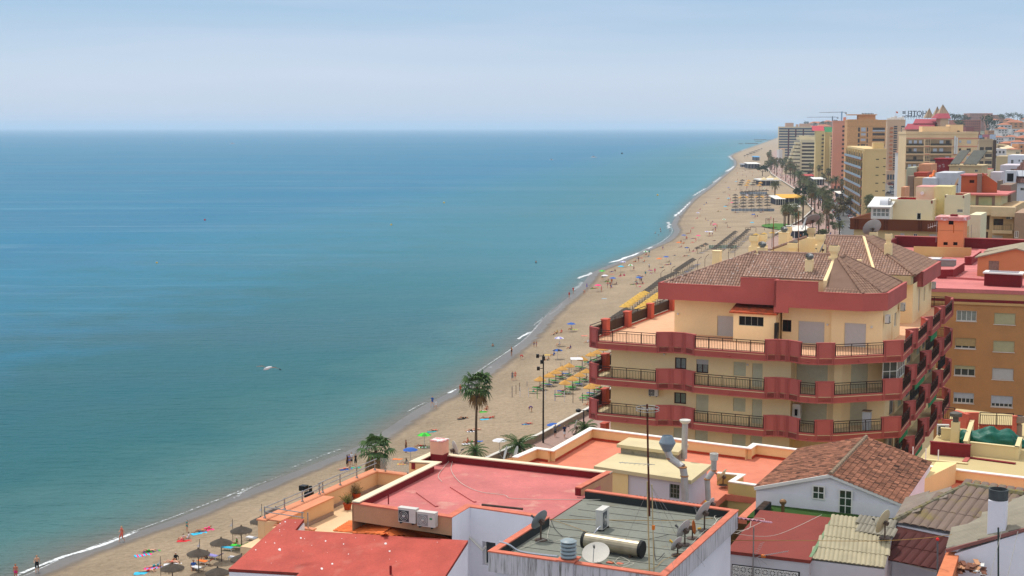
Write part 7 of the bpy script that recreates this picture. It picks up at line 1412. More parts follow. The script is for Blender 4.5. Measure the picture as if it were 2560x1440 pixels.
for x0,x1,y,hh in((1905,1933,350.5,1.2),(1887,1914,350.5,2.2),(1865,1892,359.5,1.6),(1848,1856,360,1.4),(1890,1903,354,1.4)):
 p,q=G(x0,y,0),G(x1,y,0);mb=MB();n_=14
 for i in range(n_):c=p.lerp(q,i/(n_-1));r=rg.uniform(2.5,5);mb.lathe((c.x,c.y+rg.uniform(-4,4),-.5),[(r,0),(r*.8,hh*rg.uniform(.6,1.2)),(r*.3,hh*1.5)],7)
 tag(mb.build('breakwater',mat('dark_rock','#3c3a36',.9,.2,.3),kind='stuff'),'dark rock breakwater off the far headland','breakwater')
# ================= PALMS, TREES, CARS =================
GREEN=mat('palm_green','#3d5a24',.7,.25,1.5);GREEN2=mat('palm_green_dusty','#5a5f38',.75,.3,.2);DRY=mat('dry_frond','#8a7048',.85,.2,2);TRK=mat('palm_trunk','#5c4936',.9,.25,3)
def frond(mb,b_,az,el,ln,droop,nl,lw,rg,tw=.0):
 """feather frond: arching rib with leaflets on both sides"""
 d=Vector((math.cos(az),math.sin(az),0));sd_=Vector((-d.y,d.x,0));pts=[];a=el;p=Vector(b_)
 n=nl
 for i in range(n+1):pts.append(p.copy());p=p+(d*math.cos(a)+Vector((0,0,math.sin(a))))*(ln/n);a-=droop/n
 mb.tube(pts,[.02+.02*(1-i/n)for i in range(n+1)],3,cap=False)
 for i in range(1,n+1):
  t=i/n;L_=lw*math.sin(math.pi*min(1,t*.85+.12))**.6;tg=(pts[i]-pts[i-1]).normalized()
  for s_ in(-1,1):
   tip=pts[i]+sd_*(s_*L_*.85)+tg*(L_*.5)+Vector((0,0,-L_*(.35+.4*rg.random())));w_=ln/n*.36
   mb.add([pts[i]-tg*w_,pts[i]+tg*w_,tip],[(0,1,2)])
def fan(mb,b_,az,el,ln,r,rg,nf=11):
 d=Vector((math.cos(az)*math.cos(el),math.sin(az)*math.cos(el),math.sin(el)));s_=Vector((-math.sin(az),math.cos(az),0));u=s_.cross(d);c=Vector(b_)+d*ln;mb.tube([b_,c],.025,3,cap=False)
 for k in range(nf):
  a=(k-(nf-1)/2)/nf*3.6;v=d*math.cos(a)+s_*math.sin(a);L_=r*rg.uniform(.85,1.1);m_=c+v*L_*.6+u*.0;tip=c+v*L_+Vector((0,0,-r*(.3+.3*rg.random())));q=v.cross(u)*(r*.10)
  mb.add([c,m_+q,tip,m_-q],[(0,1,2,3)])
def palm(name,h,kind,seed,near=False,lean=.0,r=2.6,nf=26,skirt=0,gm=None):
 rg=random.Random(seed);t=rootlocal(name,cat='palm tree');q=[(lean*(z/h)**2,0,z)for z in[h*i/6 for i in range(7)]];mb=MB();mb.tube(q,[.26,.2,.17,.16,.15,.16,.2]if kind=='fan' else[.34,.3,.27,.26,.27,.3,.36],9);mb.build('trunk',TRK,t)
 top=Vector(q[-1]);mm=gm or GREEN;acc=MB()
 for i in range(nf):
  az=i*2.4+rg.uniform(-.2,.2);e=1.25-1.9*(i/nf)**1.1;mb=MB()if near else acc
  if kind=='fan':fan(mb,top+Vector((0,0,.1)),az,e,r*rg.uniform(.35,.62),r*rg.uniform(.42,.56),rg,11 if near else 7)
  else:frond(mb,top,az,e+.1,r*rg.uniform(.85,1.1),1.2+.5*rg.random(),14 if near else 8,r*.2,rg)
  if near:mb.build('frond',mm,t)
 if not near:acc.build('crown',mm,t)
 if skirt:
  mb=MB()
  for i in range(skirt):az=rg.uniform(0,6.28);e=rg.uniform(-1.5,-.9);(fan if kind=='fan' else lambda*a:frond(*a[:4],a[4]*1.8,.3,6,.25,rg))(mb,top-Vector((0,0,rg.uniform(0,.5 if h>5 else .8))),az,e,r*.4,r*.5,rg)if kind=='fan' else frond(mb,top-Vector((0,0,.2)),az,e,r*.8,.3,6,.25,rg)
  mb.build('dry_skirt',DRY,t,kind='stuff')
 return t
def gz(px,py,z=2.2):return G(px,py,z)
def hgt(px,py,yt,z=2.2):g=G(px,py,z);return atY(px,yt,g.y).z-z
p=gz(1190,1128,1.8);put(proto(palm,'palm_tree',hgt(1190,1128,968,1.8),'fan',1,True,.2,2.7,28,6),tuple(p),.3,'tall slender fan palm rising alone from the near beach')
p=gz(940,1185,1.9);put(proto(palm,'palm_tree',hgt(940,1185,1126,1.9),'fan',2,True,0,2.6,20,110),tuple(p),0,'short shaggy fan palm with a skirt of dead leaves behind the terrace')
for px,yb,yt,r,sd_,lb in((1297,1150,1118,3.0,3,'wide feathery date palm by the white parasol'),(1188,1160,1140,2.0,4,'low date palm crown showing over the red roof edge below the tall palm'),(1462,1110,1072,2.4,5,'date palm beside the twin-headed promenade lamp')):
 p=gz(px,yb,2.3);put(proto(palm,'palm_tree',max(1.6,hgt(px,yb,yt)),'date',sd_,True,0,r,34),tuple(p),0,lb)
PP=[proto(palm,'palm_tree',8,'date',10,r=3.2,nf=34,gm=GREEN2,skirt=10),proto(palm,'palm_tree',8,'date',12,r=2.8,nf=36,skirt=8,gm=mat('palm_green_mid','#46592c',.75,.25,.3)),proto(palm,'palm_tree',9.5,'fan',14,r=2.1,nf=34,skirt=30,gm=GREEN2)]
def pp(k,px,yb,yt,lb,grp=None,z=2.3,wd=None):
 g=gz(px,yb,z);h0=(8,8,9.5)[k];h=atY(px,yt,g.y).z-z;s_=h/(h0+1.6);x=wd or 1.0;return put(PP[k],tuple(g),rg.uniform(0,6),lb,grp,scale=(s_*x if x!=1 else max(s_,.85),s_*x if x!=1 else max(s_,.85),s_))
GR1='palms of the grove on the beach lawn'
for k,x,yb,yt,lb in((1,1960,566,522,'leftmost palm of the lawn grove'),(1,1972,570,512,'tallest bushy palm in the middle of the lawn grove'),(1,1982,566,516,'palm just right of the tallest one in the lawn grove'),(1,1996,560,526,'rightmost palm of the lawn grove'),(1,1990,574,530,'nearest short palm of the lawn grove'),(0,2098,610,552,'big date palm spreading in front of the road behind the roof ridge'),(0,2046,590,548,'palm just right of the huge tilted dish'),(0,1937,505,453,'lone slim palm left of the yellow roofed beach bar'),(0,1999,495,450,'large drooping palm behind the yellow roofed beach bar'),(0,2157,532,498,'palm by the foot of the yellow tower'),(2,2126,540,488,'thin palm beside the yellow awning')):
 pp(k,x,yb,yt,lb,GR1 if 'grove' in lb else None)
names='first second third fourth fifth sixth seventh eighth ninth tenth eleventh twelfth thirteenth fourteenth fifteenth sixteenth seventeenth eighteenth nineteenth twentieth'.split()
def ordn(i):return names[i]if i<20 else 'twenty-'+names[i-20]if i<29 else('thirtieth' if i==29 else 'thirty-'+names[i-30]if i<39 else 'fortieth' if i==39 else 'forty-'+names[i-40])
for row,(off,y0,y1,n_,txt)in enumerate(((3.0,560,1900,26,'seaward palm row of the promenade'),(-5.0,540,1500,20,'inner palm row of the promenade'),(RW+5,560,1400,18,'palm row across the road'))):
 for i in range(n_):
  y=y0+(y1-y0)*(i/n_)**1.35;x=(promX(y)+off)if row==0 else interpY(ROADX,y)+off;h=rg.uniform(.9,1.4);k=rg.choice([0,0,2,2,1]);sc_=(1.0,1.0,h)
  put(PP[k],(x+rg.uniform(-1,1),y,2.5),rg.uniform(0,6),f'{ordn(i)} palm of the {txt}, counted away from the big building','palms along the promenade',scale=(max(h,.9),max(h,.9),h))
def bushy(name,h,r,seed,m,n=340,squash=.8,base=None):
 rg_=random.Random(seed);t=rootlocal(name,cat='tree');mb=MB();mb.tube([(0,0,0),(.05,0,h*.4),(0,.05,h*.75)],[.16,.12,.07],7)
 for k in range(5):a=k*1.3;mb.tube([(0,0,h*.45),(math.cos(a)*r*.6,math.sin(a)*r*.6,h*.8)],[.07,.03],5)
 mb.build('trunk',TRK,t);mb=MB()
 cl=[(rg_.uniform(-.6,.6)*r,rg_.uniform(-.6,.6)*r,h+rg_.uniform(-.5,.6)*r*squash,r*rg_.uniform(.35,.6))for _ in range(9)]
 for _ in range(n):
  c=rg_.choice(cl);d=Vector((rg_.gauss(0,1),rg_.gauss(0,1),rg_.gauss(0,1))).normalized();p=Vector(c[:3])+Vector((d.x,d.y,d.z*squash))*c[3]*rg_.uniform(.6,1.1);s_=r*rg_.uniform(.07,.15);a=Vector((rg_.uniform(-1,1),rg_.uniform(-1,1),rg_.uniform(-1,1))).normalized();b_=a.cross(d+Vector((.01,0,0))).normalized()
  mb.tint=rg_.random();mb.add([p-a*s_,p+b_*s_,p+a*s_,p-b_*s_],[(0,1,2,3)])
 mb.build('crown',m,t);return t
LEAF=mat('street_leaf','#4d5530',.85,.25,.5,tint=.35);LEAFD=mat('dark_leaf','#26381f',.85,.25,.5,tint=.35);LEAFB=mat('brownish_leaf','#6b6040',.85,.25,.5,tint=.3)
TT=[proto(bushy,'street_tree',3.4,2.1,1,LEAF),proto(bushy,'street_tree',3.2,2.3,2,LEAFD),proto(bushy,'street_tree',3.4,2.4,3,LEAFB)]
for i in range(34):
 y=520+900*(i/34)**1.2;sde=(-2.2,RW+2.4,RW+8)[i%3];put(TT[i%3],(interpY(ROADX,y)+sde,y,2.4),rg.uniform(0,6),f'{ordn(i)} small round tree along the seafront road, counted from the near end','street trees on the seafront',scale=rg.uniform(.7,1.25))
for px,yb,k,s_,lb in((2008,512,1,2.4,'dense dark tree arching over the beach bar terrace'),(1906,440,1,2.2,'tall dark tree clump near the far beach hut'),(1925,432,0,2.4,'broad green tree behind the far beach hut'),(1936,425,2,2.6,'broad brownish tree by the stepped block'),(1962,428,0,2.6,'leafy tree below the stepped block'),(1975,438,2,2.4,'brownish tree under the straw coloured tower'),(2108,540,2,1.8,'brownish bushy tree between promenade and road'),(2096,555,2,1.6,'round olive bush tree by the crossing'),(2120,500,1,1.6,'dark tree by the parked cars'),(2135,507,2,1.5,'brownish tree at the tower foot'),(2025,610,1,1.2,'dark shrub between the dishes and white awning')):
 put(TT[k],tuple(gz(px,yb)),rg.uniform(0,6),lb,scale=s_)
TF=[proto(bushy,'hill_tree',3,3.2,5,LEAFD,160),proto(bushy,'hill_tree',3,3.0,6,LEAF,160)]
for i,(px,py,Y,s_)in enumerate([(2015,305,2900,3.4),(2020,306,2850,2.6),(2037,304,2900,2.6),(2054,303,2950,3),(2058,301,2950,2.6),(2071,301,3000,2.6),(2088,299,3000,3),(2100,301,3000,2.6),(2382,293,2000,4),(2392,291,2300,4),(2401,293,2300,3.6),(2411,292,2350,4),(2420,294,2300,3),(2505,290,2500,4),(2520,288,2600,4),(2535,287,2600,4.4),(2552,290,2600,4),(2467,305,1700,5),(2480,312,1650,4),(2400,310,1700,4)]):
 p=atY(px,py+8,Y);put(TF[i%2],(p.x,p.y,p.z-3),i,f'{ordn(i)} rounded tree along the far skyline, counted from the left','trees on the far skyline',scale=s_*.62)
mb=MB();rg=random.Random(21)
for _ in range(9000):
 y=rg.uniform(1300,3600);az=R(rg.uniform(15.8,22));x=y*math.tan(az);z=hillz(x,y)
 if mn.noise(Vector((x*.006,y*.006,3)))<-.12:continue
 s_=rg.uniform(3,7);b_=Vector((x,y,z));mb.tint=rg.random()
 for _k in range(3):d=Vector((rg.uniform(-1,1),rg.uniform(-1,1),rg.uniform(.1,1.3)))*s_*.6;a=Vector((rg.uniform(-1,1),0,rg.uniform(-1,1))).normalized()*s_*.6;q=Vector((a.z,rg.uniform(-1,1),-a.x))*.8;mb.add([b_+d-a,b_+d+q,b_+d+a,b_+d-q],[(0,1,2,3)])
mb.build('hillside_woods',LEAFD,kind='stuff')
mb=MB();c=gz(1966,569);mb.add([(c.x+8*math.cos(a)*(1.1+.15*math.sin(3*a)),c.y+24*math.sin(a),2.42)for a in[k*.262 for k in range(24)]],[tuple(range(24))]);mb.build('lawn',mat('lawn_green','#41701f',.95,.15,1),kind='structure')
def bar(label,px0,px1,yb,hh,dep,rm,wm,kind,cat='beach bar'):
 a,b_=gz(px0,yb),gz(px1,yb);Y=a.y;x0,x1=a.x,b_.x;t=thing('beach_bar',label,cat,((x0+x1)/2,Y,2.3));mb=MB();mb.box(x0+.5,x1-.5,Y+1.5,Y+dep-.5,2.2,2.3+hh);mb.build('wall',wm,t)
 mb=MB();[mb.box(x-.1,x+.1,Y,Y+.2,2.2,2.3+hh)for x in(x0,x0*.75+x1*.25,(x0+x1)/2,x0*.25+x1*.75,x1)];mb.build('posts',MFR['white'],t,kind='stuff');z=2.3+hh
 if kind=='flat':mb=MB();mb.prism([(x0-.6,Y-.6),(x1+.6,Y-.6),(x1+.6,Y+dep),(x0-.6,Y+dep)],[z,z,z+1,z+1],[z+.2,z+.2,z+1.2,z+1.2]);mb.build('roof',rm,t)
 if kind=='tents':
  mb=MB();mb.box(x0-1,x1+1,Y-1,Y+dep,z,z+.9);mb.build('eave_band',MFR['white'],t)
  for i in range(3):cx=x0+(x1-x0)*(i+.5)/3;r=(x1-x0)/6.2;zz=z+.9+(1.2 if i==1 else 0);mb=MB();mb.add([(cx-r,Y,zz),(cx+r,Y,zz),(cx+r,Y+2*r,zz),(cx-r,Y+2*r,zz),(cx,Y+r,zz+r*.85)],[(0,1,4),(1,2,4),(2,3,4),(3,0,4)]);mb.build('tent_roof',rm,t)
 return t
SHD=mat('bar_shade','#2f3140',.8,.3,.4);bar('beach pavilion with three cream tent roofs on the far sand',1903,1950,464,3.4,26,mat('tent_cream','#e6cf9e',.8,.04),SHD,'tents');bar('beach bar with a bright yellow and orange roof',1958,2014,512,3.6,22,mat('yellow_roof','#e0a536',.8,.12,.2),SHD,'flat');bar('white canopy annex left of the yellow roofed bar',1940,1962,513,3.2,20,MFR['white'],SHD,'flat')  # dark colour of the bar walls paints the shade under their roofs
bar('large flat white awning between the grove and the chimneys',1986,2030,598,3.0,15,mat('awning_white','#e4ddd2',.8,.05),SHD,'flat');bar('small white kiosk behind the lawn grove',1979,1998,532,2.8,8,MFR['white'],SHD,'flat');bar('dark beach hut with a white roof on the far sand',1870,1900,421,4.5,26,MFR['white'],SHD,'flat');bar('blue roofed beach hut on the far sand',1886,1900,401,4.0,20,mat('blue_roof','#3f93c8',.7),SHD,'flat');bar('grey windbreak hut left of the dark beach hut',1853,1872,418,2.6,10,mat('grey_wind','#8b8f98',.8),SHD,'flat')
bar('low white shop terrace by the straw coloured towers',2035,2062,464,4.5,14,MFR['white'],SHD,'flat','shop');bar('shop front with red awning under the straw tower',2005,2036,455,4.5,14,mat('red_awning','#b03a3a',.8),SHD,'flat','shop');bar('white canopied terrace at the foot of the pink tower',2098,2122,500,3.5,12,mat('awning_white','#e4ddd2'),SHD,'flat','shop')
g=gz(2136,520);t=thing('awning','bright yellow awning stretched over the pavement','awning',tuple(g));mb=MB();mb.prism([(g.x-3,g.y),(g.x+3.6,g.y-5),(g.x+5,g.y-1),(g.x-1,g.y+5)],[5,4.4,5.2,5.8],[5.1,4.5,5.3,5.9]);mb.build('canopy',mat('bright_yellow','#f0c81a',.7,.05),t);mb=MB();[mb.box(g.x+x,g.x+x+.1,g.y,g.y+.1,2.4,4.9)for x in(-2,2)];mb.build('poles',MFR['white'],t,kind='stuff')
g=gz(2144,537);t=thing('gazebo','small pointed blue gazebo on the pavement','gazebo',tuple(g));mb=MB();mb.lathe((g.x,g.y,4.6),[(2.3,0),(2.3,.35),(.2,1.5),(0,1.55)],4);mb.build('canopy',mat('gazebo_blue','#2f9ad8',.7),t);mb=MB();[mb.box(g.x+x,g.x+x+.1,g.y+y,g.y+y+.1,2.4,4.6)for x in(-1.5,1.5)for y in(-1.5,1.5)];mb.build('poles',MFR['white'],t,kind='stuff')
def car(L_=4.3,W2=.88,H_=1.45,van=False):
 t=rootlocal('parked_car',cat='car');mb=MB();sec=[(-L_/2,.45,.72),(-L_/2+.25,.3,.92),(-L_/4,.28,.98),(L_/4,.28,.95),(L_/2-.3,.3,.82),(L_/2,.42,.6)]
 pts=[(x,y,z)for x,z0,z1 in sec for y,z in((-W2,z0),(W2,z0),(W2,z1),(-W2,z1))];fs=[(i*4+k,i*4+(k+1)%4,i*4+4+(k+1)%4,i*4+4+k)for i in range(5)for k in range(4)];mb.add(pts,fs+[(0,3,2,1),(20,21,22,23)])
 x0,x1=(-L_/2+.1,L_/4)if van else(-L_/2+.5,L_/4-.1);mb.add([(x0+.5,-.66,H_),(x1-.75,-.66,H_),(x1-.75,.66,H_),(x0+.5,.66,H_),(x0+.5,-.66,H_-.05),(x1-.75,-.66,H_-.05),(x1-.75,.66,H_-.05),(x0+.5,.66,H_-.05)],[(0,1,2,3),(0,4,5,1),(1,5,6,2),(2,6,7,3),(3,7,4,0)]);mb.build('body',plain('car_paint','#c8ccd2',.3),t)
 mb=MB();mb.add([(x0,-.8,.93),(x1,-.8,.93),(x1,.8,.93),(x0,.8,.93),(x0+.5,-.66,H_-.05),(x1-.75,-.66,H_-.05),(x1-.75,.66,H_-.05),(x0+.5,.66,H_-.05)],[(0,1,5,4),(1,2,6,5),(2,3,7,6),(3,0,4,7)]);mb.build('windows',plain('car_glass',(.02,.025,.03),.1),t)
 for x in(-L_*.31,L_*.31):
  for y in(-W2,W2):mb=MB();mb.tube([(x,y-.1,.32),(x,y+.1,.32)],.32,12);mb.build('wheel',plain('black_rubber','#151515'),t)
 for y in(-.6,.6):mb=MB();mb.box(L_/2-.06,L_/2+.02,y-.15,y+.15,.55,.7);mb.build('headlight',MFR['white'],t)
 return t
C0=proto(car);C1=proto(car,4.6,.92,1.75,True);cols=[('white','#dcdde0'),('silver','#a9adb3'),('dark blue','#1d2a4a'),('black','#17181b'),('red','#8f1f22'),('grey','#5b5f66'),('pale blue','#8fa6bd')]
def putcar(x,y,i,nm,grp,rz=None,z=2.39):
 cn_,hx=cols[(i*3+i//5)%7];d=math.atan2(8,interpY(ROADX,y+8)-interpY(ROADX,y))if rz is None else rz;kind='van' if i%4==3 else 'car'
 put(C1 if i%4==3 else C0,(x,y,z),d,f'{cn_} {kind} {nm}',grp,mats={'body':plain('car_'+cn_,hx,.3)})
for i in range(26):y=552+i*12.5;putcar(interpY(ROADX,y)+RW-1.2,y,i,'parked along the right kerb of the seafront road','cars parked along the right kerb')
for i in range(18):y=610+i*17;putcar(interpY(ROADX,y)+1.3,y,i+2,'parked along the promenade side of the road','cars parked on the promenade side')
g=gz(2142,577);putcar(g.x,g.y,0,'driving towards the viewer at the road edge',None,R(-105));g=gz(2128,571);putcar(g.x,g.y,7,'just behind the nearest white car on the road',None)
for i in range(20):g=gz(2222+(i*37%30),458+(i*23%34));putcar(g.x,g.y,i+1,'in the car park beside the hotel','cars in the hotel car park',R(10+30*(i%3)),2.46)
def lamp(px,yb,yt,label,heads,group=None):
 p=gz(px,yb,2.5);h=atY(px,yt,p.y).z-2.5;BL=mat('lamp_black','#101114',.5,.1);o=thing('lamp_post',label,'lamp post',tuple(p),group=group);mb=MB();mb.tube([p,p+Vector((0,0,h))],[.13,.08],8);mb.build('post',BL,o)
 for dx,dz,s_ in heads:mb=MB();c=p+Vector((dx,-.1,h+dz));mb.obox(p+Vector((0,0,h+dz)),c,.08,.08);mb.lathe((c.x,c.y,c.z-s_*.3),[(s_*.35,0),(s_*.5,s_*.15),(s_*.5,s_*.5),(s_*.2,s_*.65)],10)if s_>.6 else mb.box(c.x-.28,c.x+.12,c.y-.2,c.y+.2,c.z-.24,c.z+.24);mb.build('lamp_head',BL,o)
lamp(1358,1107,886,'very tall black floodlight mast on the promenade by the near beach',((-.7,-.2,.5),(-.15,-1.0,.5),(-.6,-1.9,.5),(.1,-.5,.5)))
lamp(1459,1080,1026,'twin-headed black street lamp by the low beach wall',((-.75,0,.75),(.75,0,.75)))
p=N.W(-37.3,58.4,24.6);o=thing('floodlight','black cluster of floodlights on a post behind the terrace rail','floodlight',tuple(p));BL=_M['lamp_black'];z1=28.3;mb=MB(N);q=gp(775,1240,26.9);mb.box(q[0]-.06,q[0]+.06,q[1],q[1]+.12,2.4,27.4);mb.build('post',BL,o)
for dx,dz in((-.35,1.15),(-.05,.85),(-.3,.1)):mb=MB(N);mb.box(q[0]+dx-.2,q[0]+dx+.15,q[1]-.15,q[1]+.2,26.1+dz-.11,26.1+dz+.14);mb.build('lamp_head',BL,o)
for i in range(9):y=480+i*70;x=promX(y)+7;p=Vector((x,y,2.5));put_=thing('lamp_post',f'{ordn(i)} slim double-armed lamp of the promenade, counted from the near end','lamp post',tuple(p),group='slim lamps on the promenade');mb=MB();mb.tube([p,p+Vector((0,0,9))],.1,6);mb.build('post',BL,put_);mb=MB();mb.box(x-1.4,x+1.4,y-.1,y+.1,11.3,11.5);mb.build('arms',BL,put_)
# ================= THE BEACH: people, parasols, loungers, towels =================
def gs(px,py,water=False):
 z=.6
 for _ in range(4):p=G(px,py,z);z=-.25 if water else sandz(p.x,p.y)
 return Vector((p.x,p.y,z))
def sym(c,**k):
 J=dict(pel=(0,0,0),**c);return J
BN=[('pel','chest','torso'),('chest','neck','chest'),('neck','h1','neck'),('h1','h2','head')]+[(a+s_,b_+s_,t_)for s_ in 'LR' for a,b_,t_ in(('sh','el','uarm'),('el','ha','farm'),('hi','kn','thigh'),('kn','an','shin'),('an','to','foot'))]+[('chest','sh'+s_,'chest')for s_ in 'LR']+[('pel','hi'+s_,'hips')for s_ in 'LR']
RD=dict(pel=.12,chest=.125,neck=.05,h1=.085,h2=.088,sh=.055,el=.042,ha=.034,hi=.088,kn=.058,an=.04,to=.035)
POSE={}
def pose(name,**J):
 me=bpy.data.meshes.new('p');ks=list(J);me.from_pydata([J[k]for k in ks],[(ks.index(a),ks.index(b_))for a,b_,t_ in BN],[]);o=link(bpy.data.objects.new('p',me));m1=o.modifiers.new('s','SKIN');m2=o.modifiers.new('d','SUBSURF');m2.levels=m2.render_levels=1
 for i,k in enumerate(ks):r=RD.get(k)or RD[k[:-1]];me.skin_vertices[0].data[i].radius=(r,r*(.8 if k in('pel','chest')else 1));me.skin_vertices[0].data[i].use_root=(k=='pel')
 dg=bpy.context.evaluated_depsgraph_get();dg.update();b_=bpy.data.meshes.new_from_object(o.evaluated_get(dg));bpy.data.objects.remove(o);b_.polygons.foreach_set('use_smooth',[True]*len(b_.polygons));b_.materials.clear();b_.materials.append(SKIN[0]);b_.name='body'
 JV={k:Vector(v)for k,v in J.items()};hd=(JV['h1']+JV['h2'])/2;up=(JV['h2']-JV['neck']).normalized();fr_=Vector((0,1,0))if abs(up.y)<.7 else Vector((0,0,1));lab=[]
 for f in b_.polygons:
  c=f.center;best=None
  for a,e_,t_ in BN:
   A_,B_=JV[a],JV[e_];d=B_-A_;t=max(0,min(1,(c-A_).dot(d)/d.length_squared));q=(c-A_-d*t).length
   if best is None or q<best[0]:best=(q,t_,t)
  tg=best[1]
  if tg=='head' and((c-hd).dot(up)>.045 or(c-hd).dot(fr_)<-.0):tg='hair'
  if tg=='torso':tg='hips' if best[2]<.3 else('belly' if best[2]<.72 else 'chest')
  if tg=='thigh' and best[2]<.28:tg='hips'
  lab.append(tg)
 parts={'':b_}
 for nm,st in(('hair',{'hair'}),('trunks',{'hips'}),('shorts',{'hips','thigh'}),('top',{'chest'}),('shirt',{'chest','belly','uarm','hips'}),('dress',{'chest','belly','hips','thigh'})):
  fs=[f for f,l_ in zip(b_.polygons,lab)if l_ in st];ids=sorted({v for f in fs for v in f.vertices});mp_={v:i for i,v in enumerate(ids)};m=bpy.data.meshes.new(nm);off=.03 if nm=='hair' else .016
  m.from_pydata([tuple(b_.vertices[v].co+b_.vertices[v].normal*off)for v in ids],[],[tuple(mp_[v]for v in f.vertices)for f in fs]);m.materials.append(SKIN[0]);parts[nm]=m
 POSE[name]=parts
SKIN=[mat('skin_tan','#b9805c',.6,.05,8),mat('skin_pale','#dba88a',.6,.05,8),mat('skin_brown','#8d5a3c',.6,.05,8),mat('skin_red','#c77a5e',.6,.05,8)]
def LR(k,p):return{k+'L':p,k+'R':(-p[0],p[1],p[2])}
UPR=dict(pel=(0,0,.97),chest=(0,-.01,1.3),neck=(0,-.01,1.47),h1=(0,.02,1.57),h2=(0,.03,1.66),**LR('sh',(.17,-.01,1.4)))
pose('stand',**UPR,**LR('el',(.23,-.03,1.13)),**LR('ha',(.23,.06,.88)),**LR('hi',(.09,0,.88)),**LR('kn',(.1,.03,.48)),**LR('an',(.1,-.02,.08)),**LR('to',(.12,.12,.04)))
pose('walk',**UPR,elL=(.24,.06,1.14),elR=(-.24,-.1,1.14),haL=(.22,.24,.98),haR=(-.24,-.14,.9),**LR('hi',(.09,0,.88)),knL=(.1,.2,.5),anL=(.1,.24,.1),toL=(.1,.37,.06),knR=(-.1,.0,.47),anR=(-.1,-.26,.14),toR=(-.1,-.17,.04))
pose('sit',pel=(0,0,.13),chest=(0,-.1,.46),neck=(0,-.1,.63),h1=(0,-.06,.73),h2=(0,-.05,.82),**LR('sh',(.17,-.1,.56)),**LR('el',(.24,-.2,.32)),**LR('ha',(.24,-.12,.08)),**LR('hi',(.09,.06,.11)),**LR('kn',(.13,.42,.36)),**LR('an',(.12,.68,.06)),**LR('to',(.12,.8,.05)))
pose('lie',pel=(0,0,.12),chest=(0,-.36,.14),neck=(0,-.54,.13),h1=(0,-.64,.14),h2=(0,-.73,.14),**LR('sh',(.17,-.46,.12)),elL=(.32,-.3,.07),elR=(-.34,-.62,.09),haL=(.25,-.06,.08),haR=(-.12,-.74,.1),**LR('hi',(.09,.08,.11)),knL=(.1,.5,.1),anL=(.12,.9,.07),toL=(.12,.95,.16),knR=(-.12,.42,.38),anR=(-.12,.7,.06),toR=(-.12,.82,.05))
pose('prone',pel=(0,0,.12),chest=(0,-.34,.17),neck=(0,-.5,.24),h1=(0,-.6,.29),h2=(0,-.66,.35),**LR('sh',(.17,-.44,.16)),**LR('el',(.24,-.52,.05)),**LR('ha',(.06,-.72,.05)),**LR('hi',(.09,.08,.11)),**LR('kn',(.12,.5,.08)),**LR('an',(.14,.9,.08)),**LR('to',(.14,1.0,.04)))
pose('bend',pel=(0,-.12,.84),chest=(0,.22,.86),neck=(0,.38,.78),h1=(0,.47,.7),h2=(0,.52,.62),**LR('sh',(.17,.3,.82)),**LR('el',(.2,.36,.52)),**LR('ha',(.14,.44,.26)),**LR('hi',(.09,-.08,.76)),**LR('kn',(.12,.04,.42)),**LR('an',(.12,-.06,.08)),**LR('to',(.13,.08,.04)))
pose('recline',pel=(0,0,.46),chest=(0,-.3,.62),neck=(0,-.44,.74),h1=(0,-.5,.83),h2=(0,-.53,.91),**LR('sh',(.17,-.38,.68)),**LR('el',(.26,-.2,.5)),**LR('ha',(.2,.05,.5)),**LR('hi',(.09,.08,.45)),**LR('kn',(.11,.46,.56)),**LR('an',(.11,.84,.45)),**LR('to',(.12,.92,.52)))
COL=dict(black='#15151a',pink='#e8347a',white='#dcdadd',blue='#2a5cab',red='#c8262c',green='#3f9a3a',purple='#5b3a78',orange='#e2752c',teal='#1f8f92',grey='#77797f',yellow='#e0b52c',navy='#1b2a50',coral='#e2705e',lilac='#8d86c4',brown='#4a3324',blond='#b08d52',lime='#3fd437',turquoise='#2db4d8')
def cl(n):return mat('cloth_'+n,COL[n],.8,.08,3)
def person(p,ps,rz,wear,label,hair='brown',skin=0,s_=1.0,grp=None,dz=0):
 o=thing('person',label,'person',(p.x,p.y,p.z+dz),rz,grp,s_);P_=POSE[ps];b_=inst(P_[''],'body',o,m=SKIN[skin]);inst(P_['hair'],'hair',o,m=cl(hair))
 for nm,c_ in wear:inst(P_[nm],nm,o,m=cl(c_))
 return o
CROWD=[]
def extra(P_,ps,rz,cs,sk):CROWD.append((Matrix.Translation(P_)@Matrix.Rotation(rz,4,'Z'),ps,cs,sk))
def towel(p,rz,c_,label,w2=.42,l2=.9,c2=None,grp=None):
 mb=MB();n=8;rg_=random.Random(int(p.x*7));pts=[];fs=[]
 for i in range(n+1):
  for j in range(4):pts.append((w2*(j/1.5-1)*(1+.04*math.sin(i)),l2*(i/n*2-1),.03+.015*math.sin(i*1.7+j)+.02*rg_.random()))
 for i in range(n):
  for j in range(3):fs.append((i*4+j,i*4+j+1,i*4+j+5,i*4+j+4))
 mb.add(pts,fs);me=mb.mesh('towel',cl(c_));
 if c2:me.materials.append(cl(c2));[setattr(f,'material_index',(i//3)%2)for i,f in enumerate(me.polygons)]
 o=inst(me,'towel',None,tuple(p),rz);return tag(o,label,'towel',grp)
